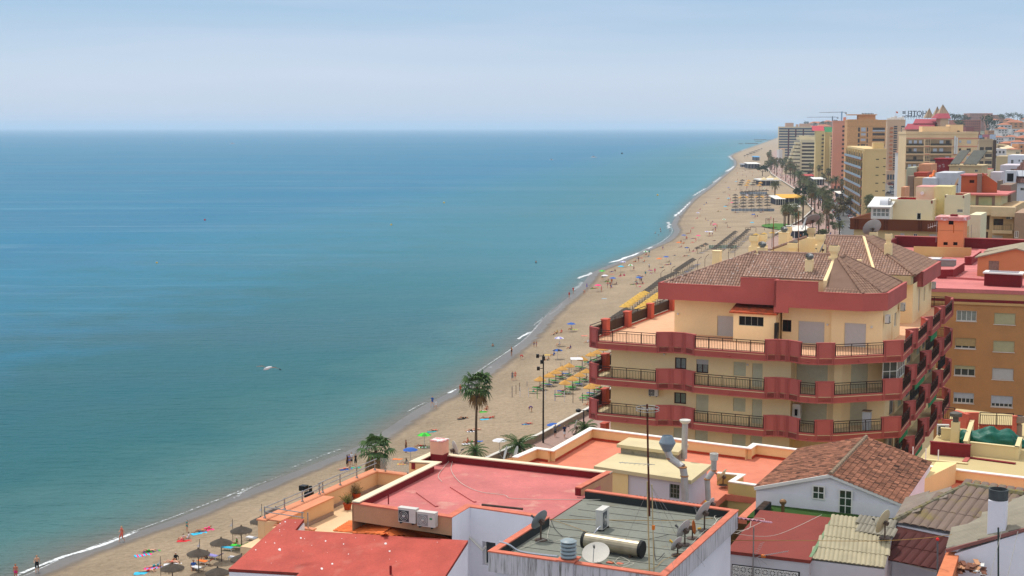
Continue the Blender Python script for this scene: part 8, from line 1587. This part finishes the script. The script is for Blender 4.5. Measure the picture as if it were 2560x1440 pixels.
def parasol(kind,c_='blue',c2=None,r=1.0,h=2.0):
 t=rootlocal('parasol',cat='parasol');mb=MB();mb.tube([(0,0,0),(0,0,h)],.03 if kind=='cloth' else .055,6);mb.build('pole',mat('pole_'+kind,'#b7b7b7' if kind=='cloth' else '#57493c',.6,.1),t)
 if kind=='cloth':
  for k in range(8):
   a0,a1=k*math.pi/4,(k+1)*math.pi/4;q=[(0,0,h+.02)];
   for rr,z in((.55,-.1),(1,-.36)):q+=[(r*rr*math.cos(a),r*rr*math.sin(a),h+z-(.0 if a!=(a0+a1)/2 or rr<1 else-.05))for a in(a0,(a0+a1)/2,a1)]
   mb=MB();mb.add(q,[(0,1,2),(0,2,3),(1,4,5,2),(2,5,6,3)]);mb.build('canopy_panel',cl(c2 if c2 and k%2 else c_),t)
 else:
  rg_=random.Random(int(r*100));hh=.62 if kind=='thatch' else .5;mb=MB();n=26;mb.lathe((0,0,h-hh),[(r*.99,-.04),(r,.0),(r*.72,hh*.34),(r*.36,hh*.7),(.09,hh*.95),(.05,hh+.12),(0,hh+.14)],n)
  for v in range(len(mb.v)):mb.v[v]=mb.v[v]*1;mb.v[v].z+=rg_.uniform(-.012,.012);k=rg_.uniform(.985,1.015);mb.v[v].x*=k;mb.v[v].y*=k
  cm=mat('dark_thatch','#4c443c',.95,.2,2,fine=.25,bump=.5,bs=14)if kind=='dark' else(mat('gold_thatch','#c9a04a',.95,.2,1,fine=.2,bump=.5,bs=12)if kind=='gold' else mat('straw_thatch','#c4934c',.95,.15,1,fine=.2,bump=.5,bs=12))
  mb.build('thatch',cm,t);mb=MB()
  for k in range(60):a=k*.1047;L_=rg_.uniform(.08,.2)*(1.4 if kind=='dark' else .7);q=Vector((math.cos(a)*r*.98,math.sin(a)*r*.98,h-hh));s2=Vector((-math.sin(a),math.cos(a),0))*.05;mb.add([q-s2,q+s2,q+s2*.3-Vector((0,0,L_)),q-s2*.3-Vector((0,0,L_))],[(0,1,2,3)])
  mb.build('fringe',cm,t,kind='stuff')
 return t
def lounger(c_='green',frame='#d9d8d2'):
 t=rootlocal('sun_lounger',cat='sun lounger');fm=mat('lounger_frame'+frame,frame,.5,.05);mb=MB();mb.box(-.3,-.26,-.2,1.05,.26,.31);mb.box(.26,.3,-.2,1.05,.26,.31);mb.obox((-.28,-.2,.3),(-.28,-.8,.66),.05,.05);mb.obox((.28,-.2,.3),(.28,-.8,.66),.05,.05);mb.build('frame',fm,t)
 for x in(-.28,.28):
  for y in(.9,-.15):mb=MB();mb.obox((x,y,.27),(x,y+(.1 if y>0 else-.12),0),.05,.05);mb.build('leg',fm,t)
 mb=MB();mb.add([(-.29,-.2,.36),(.29,-.2,.36),(.29,1.05,.36),(-.29,1.05,.36),(-.29,-.82,.72),(.29,-.82,.72),(-.29,-.2,.31),(.29,-.2,.31),(.29,1.05,.31),(-.29,1.05,.31),(-.29,-.82,.67),(.29,-.82,.67)],[(0,1,2,3),(4,5,1,0),(9,8,7,6),(6,7,11,10),(3,2,8,9),(5,4,10,11),(1,7,8,2),(0,3,9,6)]);mb.build('cushion',cl(c_),t);return t
UD,US,UG=proto(parasol,'dark',r=1.15,h=2.45),proto(parasol,'thatch',r=1.05,h=2.3),proto(parasol,'gold',r=1.25,h=2.3);LG,LW,LB=proto(lounger,'green'),proto(lounger,'white'),proto(lounger,'blue');LN=proto(lounger,'grey','#7d8288')
CP={k:proto(parasol,'cloth',*k)for k in(('lime','green'),('blue',None),('blue','black'),('lilac','white'),('orange',None),('white',None),('turquoise',None),('pink',None),('green','white'))}
def par(k,x,y,lb,s_=1.0,g_=None,rz=None):p=gs(x,y);return put(CP[k]if isinstance(k,tuple)else k,tuple(p),rg.uniform(0,6)if rz is None else rz,lb,g_,scale=s_)
GD='dark thatched parasols near the low houses'
for(x,y),lb in zip(((604,1372),(554,1404),(497,1432),(432,1470),(652,1348),(690,1323),(606,1446),(545,1482)),('dark thatched parasol over the lime green lounger','dark thatched parasol left of the blue lounger','dark thatched parasol over the man in a blue shirt','dark thatched parasol lowest and leftmost at the frame bottom','dark thatched parasol just right of the lime lounger one','dark thatched parasol farthest, right by the terrace rail','dark thatched parasol half hidden by the red lean-to roof','dark thatched parasol cut by the frame bottom beside the lean-to')):par(UD,x,y,lb,1.0,GD)
for x,y,h,lb in((582,1352,2.4,'white flag on a pole farthest up the beach'),(500,1405,2.4,'white flag on a pole above the middle dark parasol'),(402,1445,2.2,'white flag on a pole at the bottom edge'),(655,1312,2.4,'white flag on a pole by the farthest dark parasol')):
 p=gs(x,y);o=thing('flag',lb,'flag',tuple(p),group='white flags on the near beach');mb=MB();mb.tube([p,p+Vector((0,0,h))],.03,5);mb.build('flagpole',_M['pole_dark'],o);mb=MB();q=p+Vector((0,0,h-.05));mb.add([q,q+Vector((-.1,.05,-.5)),q+Vector((-.36,.1,-.75)),q+Vector((-.02,.02,-.8))],[(0,1,2,3)]);mb.build('flag_cloth',cl('white'),o)
for pr,x,y,rz,lb,mt in((LG,600,1372,1.3,'lounger draped with a lime green towel','lime'),(LB,577,1377,1.2,'lounger draped with a blue towel beside the lime one','turquoise'),(LW,638,1352,1.1,'white lounger under the third dark parasol','white'),(LW,668,1338,1.1,'white lounger under the farthest dark parasol','coral'),(LW,515,1412,1.0,'yellow cushioned lounger behind the man in blue','orange'),(LW,540,1398,1.0,'lounger with a lilac towel under the second dark parasol','lilac'),(LW,500,1428,.9,'white lounger by the man in the blue shirt','white'),(LW,595,1402,1.2,'white lounger at the edge of the lean-to roof','white')):
 put(pr,tuple(gs(x,y)),rz,lb,mats={'cushion':cl(mt)})
def pp_(x,y,*a,**k):return person(gs(x,y),*a,**k)
T,B_='trunks','top'
for a in((40,1452,'stand',3.0,[(T,'pink')],'man in bright pink trunks at the bottom left corner','blond',3,1.04),(93,1431,'walk',3.4,[('shorts','black')],'bare-chested man in black shorts walking on the wet sand','blond',1,1.08),(305,1354,'walk',2.4,[('dress','coral')],'lone walker in a pale coral wrap at the foam line','blond',1,1.05),
(468,1330,'stand',2.6,[(T,'teal'),(B_,'teal')],'child in a teal swimsuit standing by the red towel','brown',1,.8),(457,1351,'sit',1.2,[(T,'pink'),(B_,'white')],'left of two girls sitting on the red towel','brown',1,.9),(470,1347,'sit',1.6,[('shirt','white')],'dark haired girl in white sitting on the red towel','black',1,.9),
(500,1331,'lie',2.2,[(T,'grey')],'sunbather on the blue towel beside a pink one','blond',0,1),(514,1325,'prone',2.2,[(T,'pink'),(B_,'pink')],'woman in pink lying next to the blue towel','black',0,1),(372,1380,'lie',2.0,[(T,'green')],'sunbather with knees up above the pink and blue towel','brown',1,1),
(431,1408,'lie',1.7,[(T,'coral')],'person lying on the white towel','brown',1,1),(439,1402,'sit',3.0,[('shirt','black')],'masseuse in black with a white hat behind the lying person','white',0,1),(386,1418,'prone',2.0,[(T,'teal'),(B_,'teal')],'woman in teal bikini on the lilac towel','brown',1,1),(372,1430,'prone',1.6,[(T,'red')],'sunbather in red on the cyan towel','brown',1,1),
(484,1423,'sit',3.3,[('shirt','blue')],'man in a blue shirt sitting with his back turned','brown',0,1.1),(517,1396,'sit',2.6,[(T,'navy')],'bare-backed man sitting on a lounger under dark thatch','brown',0,1.05),(590,1362,'sit',1.9,[(T,'green'),(B_,'green')],'sunbather in a white hat sitting by the lime lounger','white',0,1),
(868,1168,'stand',1.2,[('dress','black')],'leftmost of four women chatting by the shaggy palm','black',0,1),(873,1167,'stand',3.4,[(T,'lilac'),(B_,'lilac')],'woman in a lilac bikini in the chatting group','brown',0,1),(879,1162,'stand',2.6,[('shirt','white'),('shorts','black')],'woman in white top and dark shorts in the chatting group','black',1,1),(889,1166,'stand',3.6,[('dress','black')],'woman in a black dress at the right of the chatting group','black',1,1),
(862,1174,'prone',1.9,[(T,'coral')],'sunbather in coral on a blue towel beside the chatting group','brown',1,1),(1015,1132,'stand',2.0,[(T,'brown')],'tanned man standing above the blue parasol','brown',2,1.08),(1014,1160,'sit',1.4,[('shirt','black')],'person in black sitting under the small blue parasol','black',0,1),(1052,1117,'lie',1.9,[(T,'red')],'sunbather under the lime green parasol','brown',0,1),
(1083,1078,'lie',1.8,[(T,'coral'),(B_,'coral')],'sunbather on a small towel above the lime parasol','brown',1,1),(1178,1078,'lie',1.9,[(T,'black')],'left sunbather of the pair beside the palm trunk','brown',1,1),(1191,1076,'lie',1.9,[(T,'navy')],'right sunbather of the pair beside the palm trunk','brown',1,1),(1168,1108,'sit',2.0,[(T,'coral'),(B_,'coral')],'left one of the group on the big grey towel','brown',0,1),(1180,1106,'lie',2,[(T,'green')],'one lying on the big grey towel left of the trunk','brown',1,1),
(1158,1047,'lie',1.9,[(T,'black'),(B_,'black')],'sunbather on a dark towel left of the palm crown','blond',0,1),(1213,1047,'lie',1.8,[(T,'coral')],'left of the couple on the blue towel right of the palm','brown',0,1),(1226,1046,'prone',1.8,[(T,'red'),(B_,'red')],'right of the couple on the blue towel right of the palm','black',0,1),(1217,1024,'sit',2.6,[(T,'red')],'person in a blue cap sitting on the green towel','navy',0,1),(1207,1030,'lie',1.8,[(T,'white')],'one lying on the green towel right of the palm','brown',1,1),
(1320,1061,'lie',1.8,[(T,'coral'),(B_,'coral')],'sunbather alone on a bright blue towel','brown',1,1),(1329,1030,'bend',1.6,[('shirt','purple')],'person in purple bending over the sand','brown',0,1),(1281,952,'stand',3.0,[('dress','grey')],'left of two strolling women, in a grey dress','brown',1,1),(1288,951,'walk',2.8,[(T,'coral'),(B_,'coral')],'right of two strolling women, in a coral bikini','brown',1,1),(1279,889,'stand',2.2,[(T,'black')],'man in black trunks standing at the wet edge','brown',0,1.08),(1302,899,'bend',4.7,[('shirt','red')],'person in a red shirt crouching on the sand','brown',1,1),
(1335,868,'stand',3.6,[(T,'blue')],'left child of the pair digging in dark sand','black',0,.75),(1341,868,'stand',2.2,[(T,'lilac')],'right child of the pair digging in dark sand','black',0,.75),(1398,863,'sit',2,[('shirt','white')],'person in white sitting under the lilac parasol','white',1,1),(1428,824,'sit',2,[(T,'navy')],'person in the shade of the far blue parasol','brown',0,1),(1385,838,'sit',1.5,[(T,'black')],'left one of the seated group near the blue parasol','brown',1,1),(1392,834,'sit',2.2,[(B_,'yellow'),(T,'black')],'middle one of the seated group near the blue parasol','black',0,1),(1403,832,'sit',2.5,[('shirt','coral')],'one in coral in the seated group near the blue parasol','black',1,1),
(1425,872,'sit',1.9,[('shirt','purple')],'one on a folding chair right of the blue and black parasol','black',0,1),(1370,901,'sit',2.0,[(T,'teal')],'person on a green chair before the blue and black parasol','brown',0,1),(1384,889,'sit',2.0,[('shirt','blue')],'person in blue beneath the blue and black parasol','brown',0,1),(1469,857,'sit',2,[('shirt','white')],'person in a white shirt beside the balcony corner','black',1,1),(1388,1092,'walk',3.2,[('shirt','grey'),('shorts','black')],'walker with a rucksack on the promenade','brown',0,1.05),(1411,1094,'walk',3.4,[('shirt','navy'),('shorts','white')],'second promenade walker beside the rucksack one','brown',1,1.05),(1332,1005,'lie',.5,[(T,'black')],'lone sunbather between lamp and poles','brown',1,1)if False else(1468,1013,'sit',2,[(T,'coral')],'person sitting by the lowest balcony corner','brown',1,1),
(1603,706,'walk',3.2,[('shorts','black')],'bare-chested man carrying a turquoise bag up the beach','black',0,1.05),(1623,672,'stand',3.2,[('shirt','white'),('shorts','black')],'standing person beside the two blue chairs','black',0,1),(1467,722,'walk',2.8,[('dress','lilac')],'stroller in a long pale dress by the inlet of foam','black',1,1),(1459,736,'stand',2,[(T,'teal')],'left child at the small sand hole','black',1,.8),(1462,736,'stand',4,[(T,'coral')],'right child at the small sand hole','black',1,.8)):
 p=gs(a[0],a[1])if a[0]not in(1388,1411)else Vector(tuple(G(a[0],a[1],2.51)));person(p,a[2],a[3],a[4],a[5],a[6],a[7],a[8],dz=.05 if a[2]in('lie','prone')else 0)
for x,y,lb in((1081,1016,'man in a blue shirt wading at the shore'),(1090,1022,'child in white wading beside the man in blue'),(1151,985,'bather in red half hidden by the palm crown'),(1423,745,'wader at the foamy bend of the shore'),(1433,733,'second wader right at the foamy bend')):pp_(x,y,'walk' if x<1100 else 'stand',2.4,[('shirt','blue' if x==1081 else 'white' if x==1090 else 'red')],lb,'brown',1,.8 if x==1090 else 1)
for k,(x,y,s_)in enumerate(((1232,869,1),(1638,586,1),(1652,582,1),(1651,576,1),(1646,590,.7),(1675,580,1),(1340,660,1),(1640,560,.6),(1755,480,1),(1776,464,1),(1782,458,1),(1788,452,1),(1700,545,1))):p=gs(x,y,True);person(p-Vector((0,0,.45 if k else .75)),'stand',k,[(T,'navy' if k%2 else 'black')],f'{ordn(k)} bather standing in the sea, counted from the nearest','brown',k%2,s_,'bathers in the sea')
for a in((464,1353,1.6,'red',None,'red towel under the two girls'),(498,1334,2.2,'turquoise',None,'turquoise towel of the grey-trunked sunbather'),(516,1327,2.2,'pink',None,'magenta towel next to the turquoise one'),(358,1389,2.0,'pink','turquoise','empty pink and blue patterned towel'),(380,1380,2.0,'green','purple','dark patterned towel under raised knees'),(432,1412,1.8,'white',None,'white towel by the person in a white hat'),(383,1422,1.9,'lilac','pink','lilac towel of the teal bikini woman'),(358,1434,1.7,'turquoise',None,'cyan towel at the bottom of the beach'),
(866,1174,1.9,'blue',None,'blue towel beside the chatting women'),(895,1170,1.8,'green','teal','green towel right of the chatting women'),(1083,1080,1.8,'teal',None,'small teal towel above the lime parasol'),(1182,1079,1.8,'navy','white','towel of the pair beside the palm trunk'),(1171,1110,1.9,'grey','white','big grey patterned towel left of the trunk'),(1158,1048,1.9,'black',None,'dark towel left of the palm'),(1215,1049,1.8,'turquoise',None,'light blue towel of the couple'),(1213,1030,1.8,'lime',None,'bright green towel right of the palm'),(1320,1061,1.5,'turquoise','blue','bright blue towel with a single sunbather'),(1200,1104,1.4,'blue',None,'small blue cloth just right of the palm trunk'),
(998,1149,1.5,'orange',None,'orange towel left of the small blue parasol'),(1010,1161,1.6,'orange','yellow','yellow and orange towel under the person in black'),(1062,1119,1.6,'green','white','green and white towel under the lime parasol'),(1464,840,1.4,'coral',None,'coral towel beside the balcony corner'),(1440,824,1.4,'coral','lime','striped towel by the far blue parasol'),(1373,888,1.4,'yellow',None,'yellow towel before the blue and black parasol'),(1532,686,1.5,'coral',None,'coral towel alone by the turquoise parasol'),(1513,747,1.6,'white','turquoise','long pale towel of the reader')):towel(gs(a[0],a[1]),a[2],a[3],a[5],c2=a[4])
for k,x,y,lb in((('lime','green'),1061,1117,'lime green beach parasol left of the stub chimney'),(('blue',None),1026,1156,'small blue parasol beside the red roof corner'),(('white',None),1249,1132,'white beach parasol beside the date palm'),(('blue',None),1384,1092,'blue parasol leaning on the promenade wall'),(('lilac','white'),1398,866,'lilac and white parasol'),(('blue',None),1428,829,'bright blue parasol farthest of the near ones'),(('blue','black'),1394,898,'blue and black segmented parasol'),(('orange',None),1648,660,'orange parasol in the middle of the sand'),(('turquoise',None),1552,680,'low turquoise parasol near the shore bend'),(('lilac','white'),1558,668,'lilac parasol above the turquoise one'),(('pink',None),1746,600,'pink parasol among seated groups'),(('white',None),1777,590,'white parasol right of the pink one'),(('turquoise',None),1880,566,'turquoise parasol before the lawn'),(('turquoise',None),1821,503,'turquoise parasol before the sunbed enclosure')):par(k,x,y,lb)
q7=lambda x,y:(1240+x/7.2,820+y/7.2)
rowsS=[(790,970),(955,900),(1075,835),(1190,770),(1315,715),(1555,590),(1705,510),(1815,465),(1930,400),(1240,1035),(1375,960),(1505,890),(1625,820),(1680,1115),(1770,1070),(1880,1005)]
for i,(x,y)in enumerate(rowsS):
 px,py=q7(x,y+145);r_='first' if i<9 else 'second' if i<13 else 'third';j=i if i<9 else i-9 if i<13 else i-13;par(US,px,py,f'{ordn(j)} straw parasol from the left in the {r_} row beside the balconies',1,'straw parasols over green loungers')
 for d in((-4,-1),(5,1)):p=gs(px+d[0],py+d[1]);pr=(LG,LG,LG,LB,LG)[(i*2+(d[0]>0))%5];put(pr,tuple(p),1.15,f'{"left" if d[0] < 0 else "right"} lounger beneath the {ordn(j)} straw parasol of the {r_} row','loungers under the straw parasols');
 if i%3==0:person(gs(px-4,py-1),'recline',1.15,[(T,('teal','red','navy')[i%2])],f'sunbather reclining beneath the {ordn(j)} straw parasol of the {r_} row','brown',i%4,grp='sunbathers on loungers')
for k,(x,y)in enumerate(((700,1180),(1160,1235),(1330,1190),(1610,1300),(1960,1110),(1530,1010),(1420,1090))):put(LG,tuple(gs(*q7(x,y))),1.2,f'{ordn(k)} open green lounger outside the straw shade, nearest first','green loungers in the open')
person(gs(*q7(680,1180)),'prone',1.2,[(T,'teal')],'sunbather in teal on the nearest green lounger','brown',1,dz=.3)
for k,(x,y0,y1,c_)in enumerate(((290,1250,1050,'navy'),(360,1190,1035,'brown'),(425,1135,985,'brown'),(432,1245,1065,'white'),(585,1250,1080,'white'),(742,1275,1050,'green'),(895,1295,1125,'white'),(1062,1315,1110,'blue'),(1232,1330,1130,'white'),(1385,1350,1010,'black'),(1557,1350,1165,'navy'),(1168,735,625,'grey'),(1258,680,600,'white'),(1472,580,480,'white'),(558,1050,960,'grey'),(925,850,780,'grey'))):
 p=gs(*q7(x,y0));h=atY(*q7(x,y1),p.y).z-p.z;mb=MB();mb.tube([p,p+Vector((0,0,h))],.05,6);tag(mb.build('beach_pole',cl(c_)),f'{ordn(k)} thin {c_} pole in the sand by the straw parasols, left ones first','pole','poles in the sand')
p=gs(*q7(1450,760));o=thing('sunshade','flat white fabric sunshade among the straw parasols','sunshade',tuple(p));mb=MB();mb.box(p.x-1.1,p.x+1.1,p.y-1.3,p.y+1.3,p.z+2.1,p.z+2.16);mb.build('fabric',cl('white'),o);mb=MB();[mb.box(p.x+x,p.x+x+.06,p.y+y,p.y+y+.06,p.z,p.z+2.1)for x in(-1,1)for y in(-1.2,1.2)];mb.build('legs',_M['pole_cloth'],o,kind='stuff')
def prow(pr,x0,y0,x1,y1,n,txt,grp,s_=1,lng=True):
 a,b_=gs(x0,y0),gs(x1,y1)
 for i in range(n):
  p=a.lerp(b_,i/max(1,n-1));p.z=sandz(p.x,p.y);put(pr,tuple(p),rg.uniform(0,6),f'{ordn(i)} {txt}',grp,scale=s_)
  if lng and i%1==0:put(LN if i%3 else LB,(p.x+1.6,p.y-.3,p.z),1.3+rg.uniform(-.2,.2),f'lounger beside the {ordn(i)} {txt}','grey loungers in the shade rows')
prow(UG,1562,788,1611,752,9,'golden domed parasol of the left golden row, nearest first','golden domed parasols',1.12);prow(UG,1600,792,1650,754,9,'golden domed parasol of the right golden row, nearest first','golden domed parasols',1.12)
prow(UD,1530,820,1565,795,7,'dark parasol before the golden rows, nearest first','dark parasol rows');prow(UD,1614,748,1655,716,9,'dark parasol beyond the golden rows, nearest first','dark parasol rows');prow(UD,1655,715,1690,698,6,'dark parasol of the row by the leaning posts','dark parasol rows');prow(UD,1692,692,1732,664,10,'dark parasol of the short row behind the tiled verge','dark parasol rows')
prow(UD,1744,634,1764,624,3,'dark parasol of the small lone trio','dark parasol rows');prow(UD,1785,636,1838,592,12,'dark parasol of the long left row before the lawn','dark parasol rows');prow(UD,1822,632,1870,586,12,'dark parasol of the long right row before the lawn','dark parasol rows');prow(UG,1890,598,1930,594,3,'straw parasol right of the long dark rows','straw parasols by the lawn')
for j in range(5):prow(UD,1838+j*20,532-j,1846+j*20-8,500,5,f'parasol of the {ordn(j)} file in the sunbed enclosure','parasols of the sunbed enclosure',1.5)
prow(US,1838,506,1905,504,6,'pale straw parasol closing the enclosure at the back','parasols of the sunbed enclosure',1.5);prow(UD,1855,492,1916,488,8,'parasol of the screened back row','parasols of the screened row',1.5)
for j in range(4):prow((UD,US)[j%2],1850+j*16,474,1856+j*16,462,3,f'parasol of the {ordn(j)} cluster before the tent pavilion','parasols before the pavilion',1.7)
for j in range(4):prow(UD,1862+j*8,396-j*3,1880+j*8,386-j*3,4,f'tiny parasol in the {ordn(j)} line on the far sand','far parasols',1.9,False)
for lb,x0,x1,y,h in(('grey slatted wind fence in front of the sunbed enclosure',1828,1936,528,1.3),('grey wind fence behind the screened parasol row',1850,1918,486,1.6),('pale green mesh fence across the dark parasol rows',1772,1842,621,1.2)):
 a,b_=gs(x0,y),gs(x1,y);o=thing('fence',lb,'fence',tuple(a));mb=MB();mb.obox(a+Vector((0,0,h/2)),b_+Vector((0,0,h/2)),.05,h);mb.build('mesh_panel',mat('fence_'+str(x0),'#85909c' if h>1.2 else '#8fa08c',.8,.1,1),o);mb=MB();[mb.box(p.x-.05,p.x+.05,p.y-.06,p.y+.06,p.z,p.z+h+.2)for p in[a.lerp(b_,k/12)for k in range(13)]];mb.build('posts',MFR['white'],o,kind='stuff')
for k,(x,yb,yt)in enumerate(((1652,705,674),(1678,690,665),(1744,680,642),(1762,675,636),(1803,658,622),(1821,655,620),(1837,650,615))):
 p=gs(x,yb);h=atY(x,yt,p.y).z-p.z;mb=MB();mb.tube([p,p+Vector((0,0,h*.7)),p+Vector((.5,0,h*.9)),p+Vector((1.2,0,h))],.07,6);tag(mb.build('shower_post',cl('brown')),f'{ordn(k)} hooked rusty lamp pole on the sand, left ones first','pole','hooked rusty poles on the sand')
rg=random.Random(42)
def zone(y):return 'left of the golden parasols' if y<430 else 'abreast of the tiled roof ridge' if y<560 else 'left of the lawn grove' if y<800 else 'before the beach bars' if y<1150 else 'on the far sand'
for i in range(150):
 y=390+1500*(i/150)**1.7+rg.uniform(-8,8);c0,c1=coastX(y),promX(y);x=c0+(c1-c0)*rg.triangular(.1,.95,.4)
 if y<640:x=c0+(c1-c0)*rg.uniform(.12,.5)
 tc_,wc=rg.choice(list(COL)[:18]),rg.choice(['black','red','blue','pink','teal','navy','orange','purple']);z=sandz(x,y);ps=rg.choice(['lie','sit','lie','prone','sit','stand','walk']);rz=rg.uniform(1.2,2.6);P_=Vector((x,y,z))
 if ps in('lie','prone','sit'):towel(P_,rz,tc_,f'{tc_} towel {zone(y)}')
 if i>98:extra(P_,ps,rz,[(T,wc),(B_,wc)],i%4);continue
 person(P_,ps,rz,[(T,wc)]+([(B_,wc)]if i%2 else[]),f'{"sunbather lying" if ps in ("lie", "prone") else "person sitting" if ps == "sit" else "person standing"} in {wc} {zone(y)}',rg.choice(['brown','black','blond']),i%4,rg.uniform(.9,1.05),dz=.04 if ps in('lie','prone')else 0)
 if i%2==0:person(P_+Vector((1.1,.4,0)),rg.choice(['sit','lie','stand']),rg.uniform(0,6),[('shirt',wc)],f'companion in a {wc} shirt {zone(y)}','black',(i+1)%4)
 if i%4==1:k=rg.choice(list(CP));put(CP[k],(x-.9,y+.8,z),1,f'{k[0]} beach parasol {zone(y)}',None,scale=1.0)
for i in range(170):
 y=540+1250*(i/170)**1.3;wd=interpY(ROADX,y)-promX(y);x=promX(y)+1.5+rg.random()*max(3,wd-3);x=x if i%4 else interpY(ROADX,y)+RW+1.5+rg.random()*6;wc=rg.choice(['black','red','blue','white','teal','navy','orange','grey','pink'])
 if i>48:extra(Vector((x,y,2.51)),rg.choice(['walk','stand']),rg.choice([0,3.1]),[('shirt',wc),('shorts','navy')],i%4);continue
 person(Vector((x,y,2.51)),rg.choice(['walk','stand']),rg.choice([0,3.1])+rg.uniform(-.4,.4),[('shirt',wc),('shorts',rg.choice(['navy','black','grey','white']))],f'walker in a {wc} shirt on the '+('far pavement' if i%4==0 else 'promenade'),rg.choice(['brown','black','blond']),i%4,rg.uniform(.95,1.05),'walkers on the promenade')
vs,fs,mi,ml_=[],[],[],[]
for M_,ps,cs,sk in CROWD:
 for nm,m_ in[('',SKIN[sk]),('hair',cl('brown'))]+[(n_,cl(c_))for n_,c_ in cs]:
  if m_ not in ml_:ml_.append(m_)
  me=POSE[ps][nm];b_=len(vs);vs+=[tuple(M_@v.co)for v in me.vertices];fs+=[tuple(b_+q for q in f.vertices)for f in me.polygons];mi+=[ml_.index(m_)]*len(me.polygons)
me=bpy.data.meshes.new('distant_crowd');me.from_pydata(vs,[],fs);[me.materials.append(m_)for m_ in ml_];me.polygons.foreach_set('material_index',mi);link(bpy.data.objects.new('distant_crowd',me))['kind']='stuff'
for lb,x0,x1,yb,yt in(('goal-like wooden frame on the sand before the lawn',1876,1911,576,567),('small climbing frame of thin posts on the sand',1914,1924,564,546),('pale gate frame at the edge of the dark parasol rows',1864,1890,580,569)):
 a,b_=gs(x0,yb),gs(x1,yb);h=atY(x0,yt,a.y).z-a.z;o=thing('frame',lb,'play frame',tuple(a));mb=MB();[mb.tube([a.lerp(b_,k/3),a.lerp(b_,k/3)+Vector((0,0,h*(1 if k%3==0 or 'thin' in lb else .0)+.02))],.08,5)for k in range(4)];mb.build('posts',cl('brown'),o,kind='stuff');mb=MB();mb.tube([a+Vector((0,0,h)),b_+Vector((0,0,h))],.06,5);mb.build('crossbar',cl('brown'),o)
for k,(x,y,c_)in enumerate(((392,658,'yellow'),(978,563,'yellow'),(1110,508,'yellow'),(512,551,'red'),(1644,489,'yellow'),(1555,385,'black'))):
 p=G(x,y,0);s_=max(.55,p.length/900);mb=MB();mb.lathe((p.x,p.y,-.1),[(.5*s_,0),(.62*s_,.35*s_),(.5*s_,.75*s_),(.2*s_,1.0*s_),(0,1.05*s_)],12);tag(mb.build('buoy',cl(c_)),('yellow buoy nearest the viewer in open water','yellow buoy in the middle of the bay','yellow buoy just right of the middle one','lone red buoy left of centre','small yellow buoy near the foamy shore','tiny dark buoy far out before the headland')[k],'buoy','buoys in the bay')
for k,(x0,x1,y,lb)in enumerate(((1477,1492,394,'larger white motor boat with a mast near the far shore'),(1374,1384,400,'small white boat left of the larger one'),(575,587,360,'far white motor boat near the horizon'))):
 a,b_=G(x0,y,0),G(x1,y,0);L_=b_.x-a.x;o=thing('motor_boat',lb,'boat',tuple(a));y0=a.y;w2=L_*.15;mb=MB();q=[(a.x,y0-w2),(b_.x-L_*.25,y0-w2),(b_.x,y0),(b_.x-L_*.25,y0+w2),(a.x,y0+w2)];mb.prism(q,-.3,L_*.12);mb.build('hull',cl('white'),o);mb=MB();mb.prism([(a.x+L_*.25,y0-w2*.7),(a.x+L_*.65,y0-w2*.6),(a.x+L_*.65,y0+w2*.6),(a.x+L_*.25,y0+w2*.7)],L_*.12,L_*.27);mb.build('cabin',cl('white'),o);mb=MB();mb.box(a.x+L_*.3,a.x+L_*.6,y0-w2*.72,y0-w2*.71,L_*.16,L_*.23);mb.build('cabin_window',MFR['dark'],o);mb=MB();mb.tube([(a.x+L_*.4,y0,L_*.27),(a.x+L_*.4,y0,L_*(.7 if k==0 else .4))],L_*.012,4);mb.build('mast',cl('grey'),o)
c=atY(668,921,60);o=thing('seagull','white gull gliding on spread wings over the water','gull',tuple(c));GW=mat('gull_white','#e6e3e2',.7,.03);GG=mat('gull_grey','#dcd7d6',.7,.03)
mb=MB();bx_=[(-.16,.0,-.06),(-.08,.0,-.02),(.04,.0,.02),(.14,.0,.05),(.2,0,.07)];mb.tube([c+Vector(v)for v in bx_],[.02,.055,.06,.04,.025],8);mb.build('body',GW,o,smooth=True)
def wing(pts,nm='wing'):
 mb=MB();n=len(pts)
 for dz in(0,-.012):[mb.v.append(c+Vector((x,y,z+dz)))for x,y,z,w_ in pts];[mb.v.append(c+Vector((x,y+w_,z-.045*w_/.12+dz)))for x,y,z,w_ in pts]
 for i in range(n-1):mb.f+=[(i,i+1,n+i+1,n+i),(2*n+i,3*n+i,3*n+i+1,2*n+i+1)];mb.t+=[.5,.5]
 mb.build(nm,GG,o)
wing([(-.02,-.02,.03,.14),(-.12,-.02,.10,.13),(-.2,-.02,.125,.11),(-.32,0,.115,.08),(-.47,.02,.085,.03)]);wing([(.04,-.02,.03,.14),(.16,-.03,.065,.13),(.30,-.03,.075,.12),(.42,-.01,.03,.09),(.54,.01,-.045,.04)])
mb=MB();mb.obox(c+Vector((.5,.02,-.02)),c+Vector((.59,.03,-.075)),.05,.03);mb.build('wing_tip',MFR['dark'],o)
for r in[o for o in SC.objects if o.get('unused')]:
 def kill(o):
  for ch in list(o.children):kill(ch)
  bpy.data.objects.remove(o)
 kill(r)
ce=Vector((0,0,45));byl={}
for o in SC.objects:
 if o.parent is None and o.get('label'):byl.setdefault(o['label'],[]).append(o)
 if 'localspace' in o:del o['localspace']
for lb,os_ in byl.items():
 if len(os_)<2:continue
 os_.sort(key=lambda o:(Vector(o.location)-ce).length)
 for i,o in enumerate(os_):
  o['label']=('nearest ' if i==0 else ordn(i)+' nearest ' if i<len(os_)-1 or len(os_)>30 else 'farthest ')+lb
  if not o.get('group'):o['group']=lb
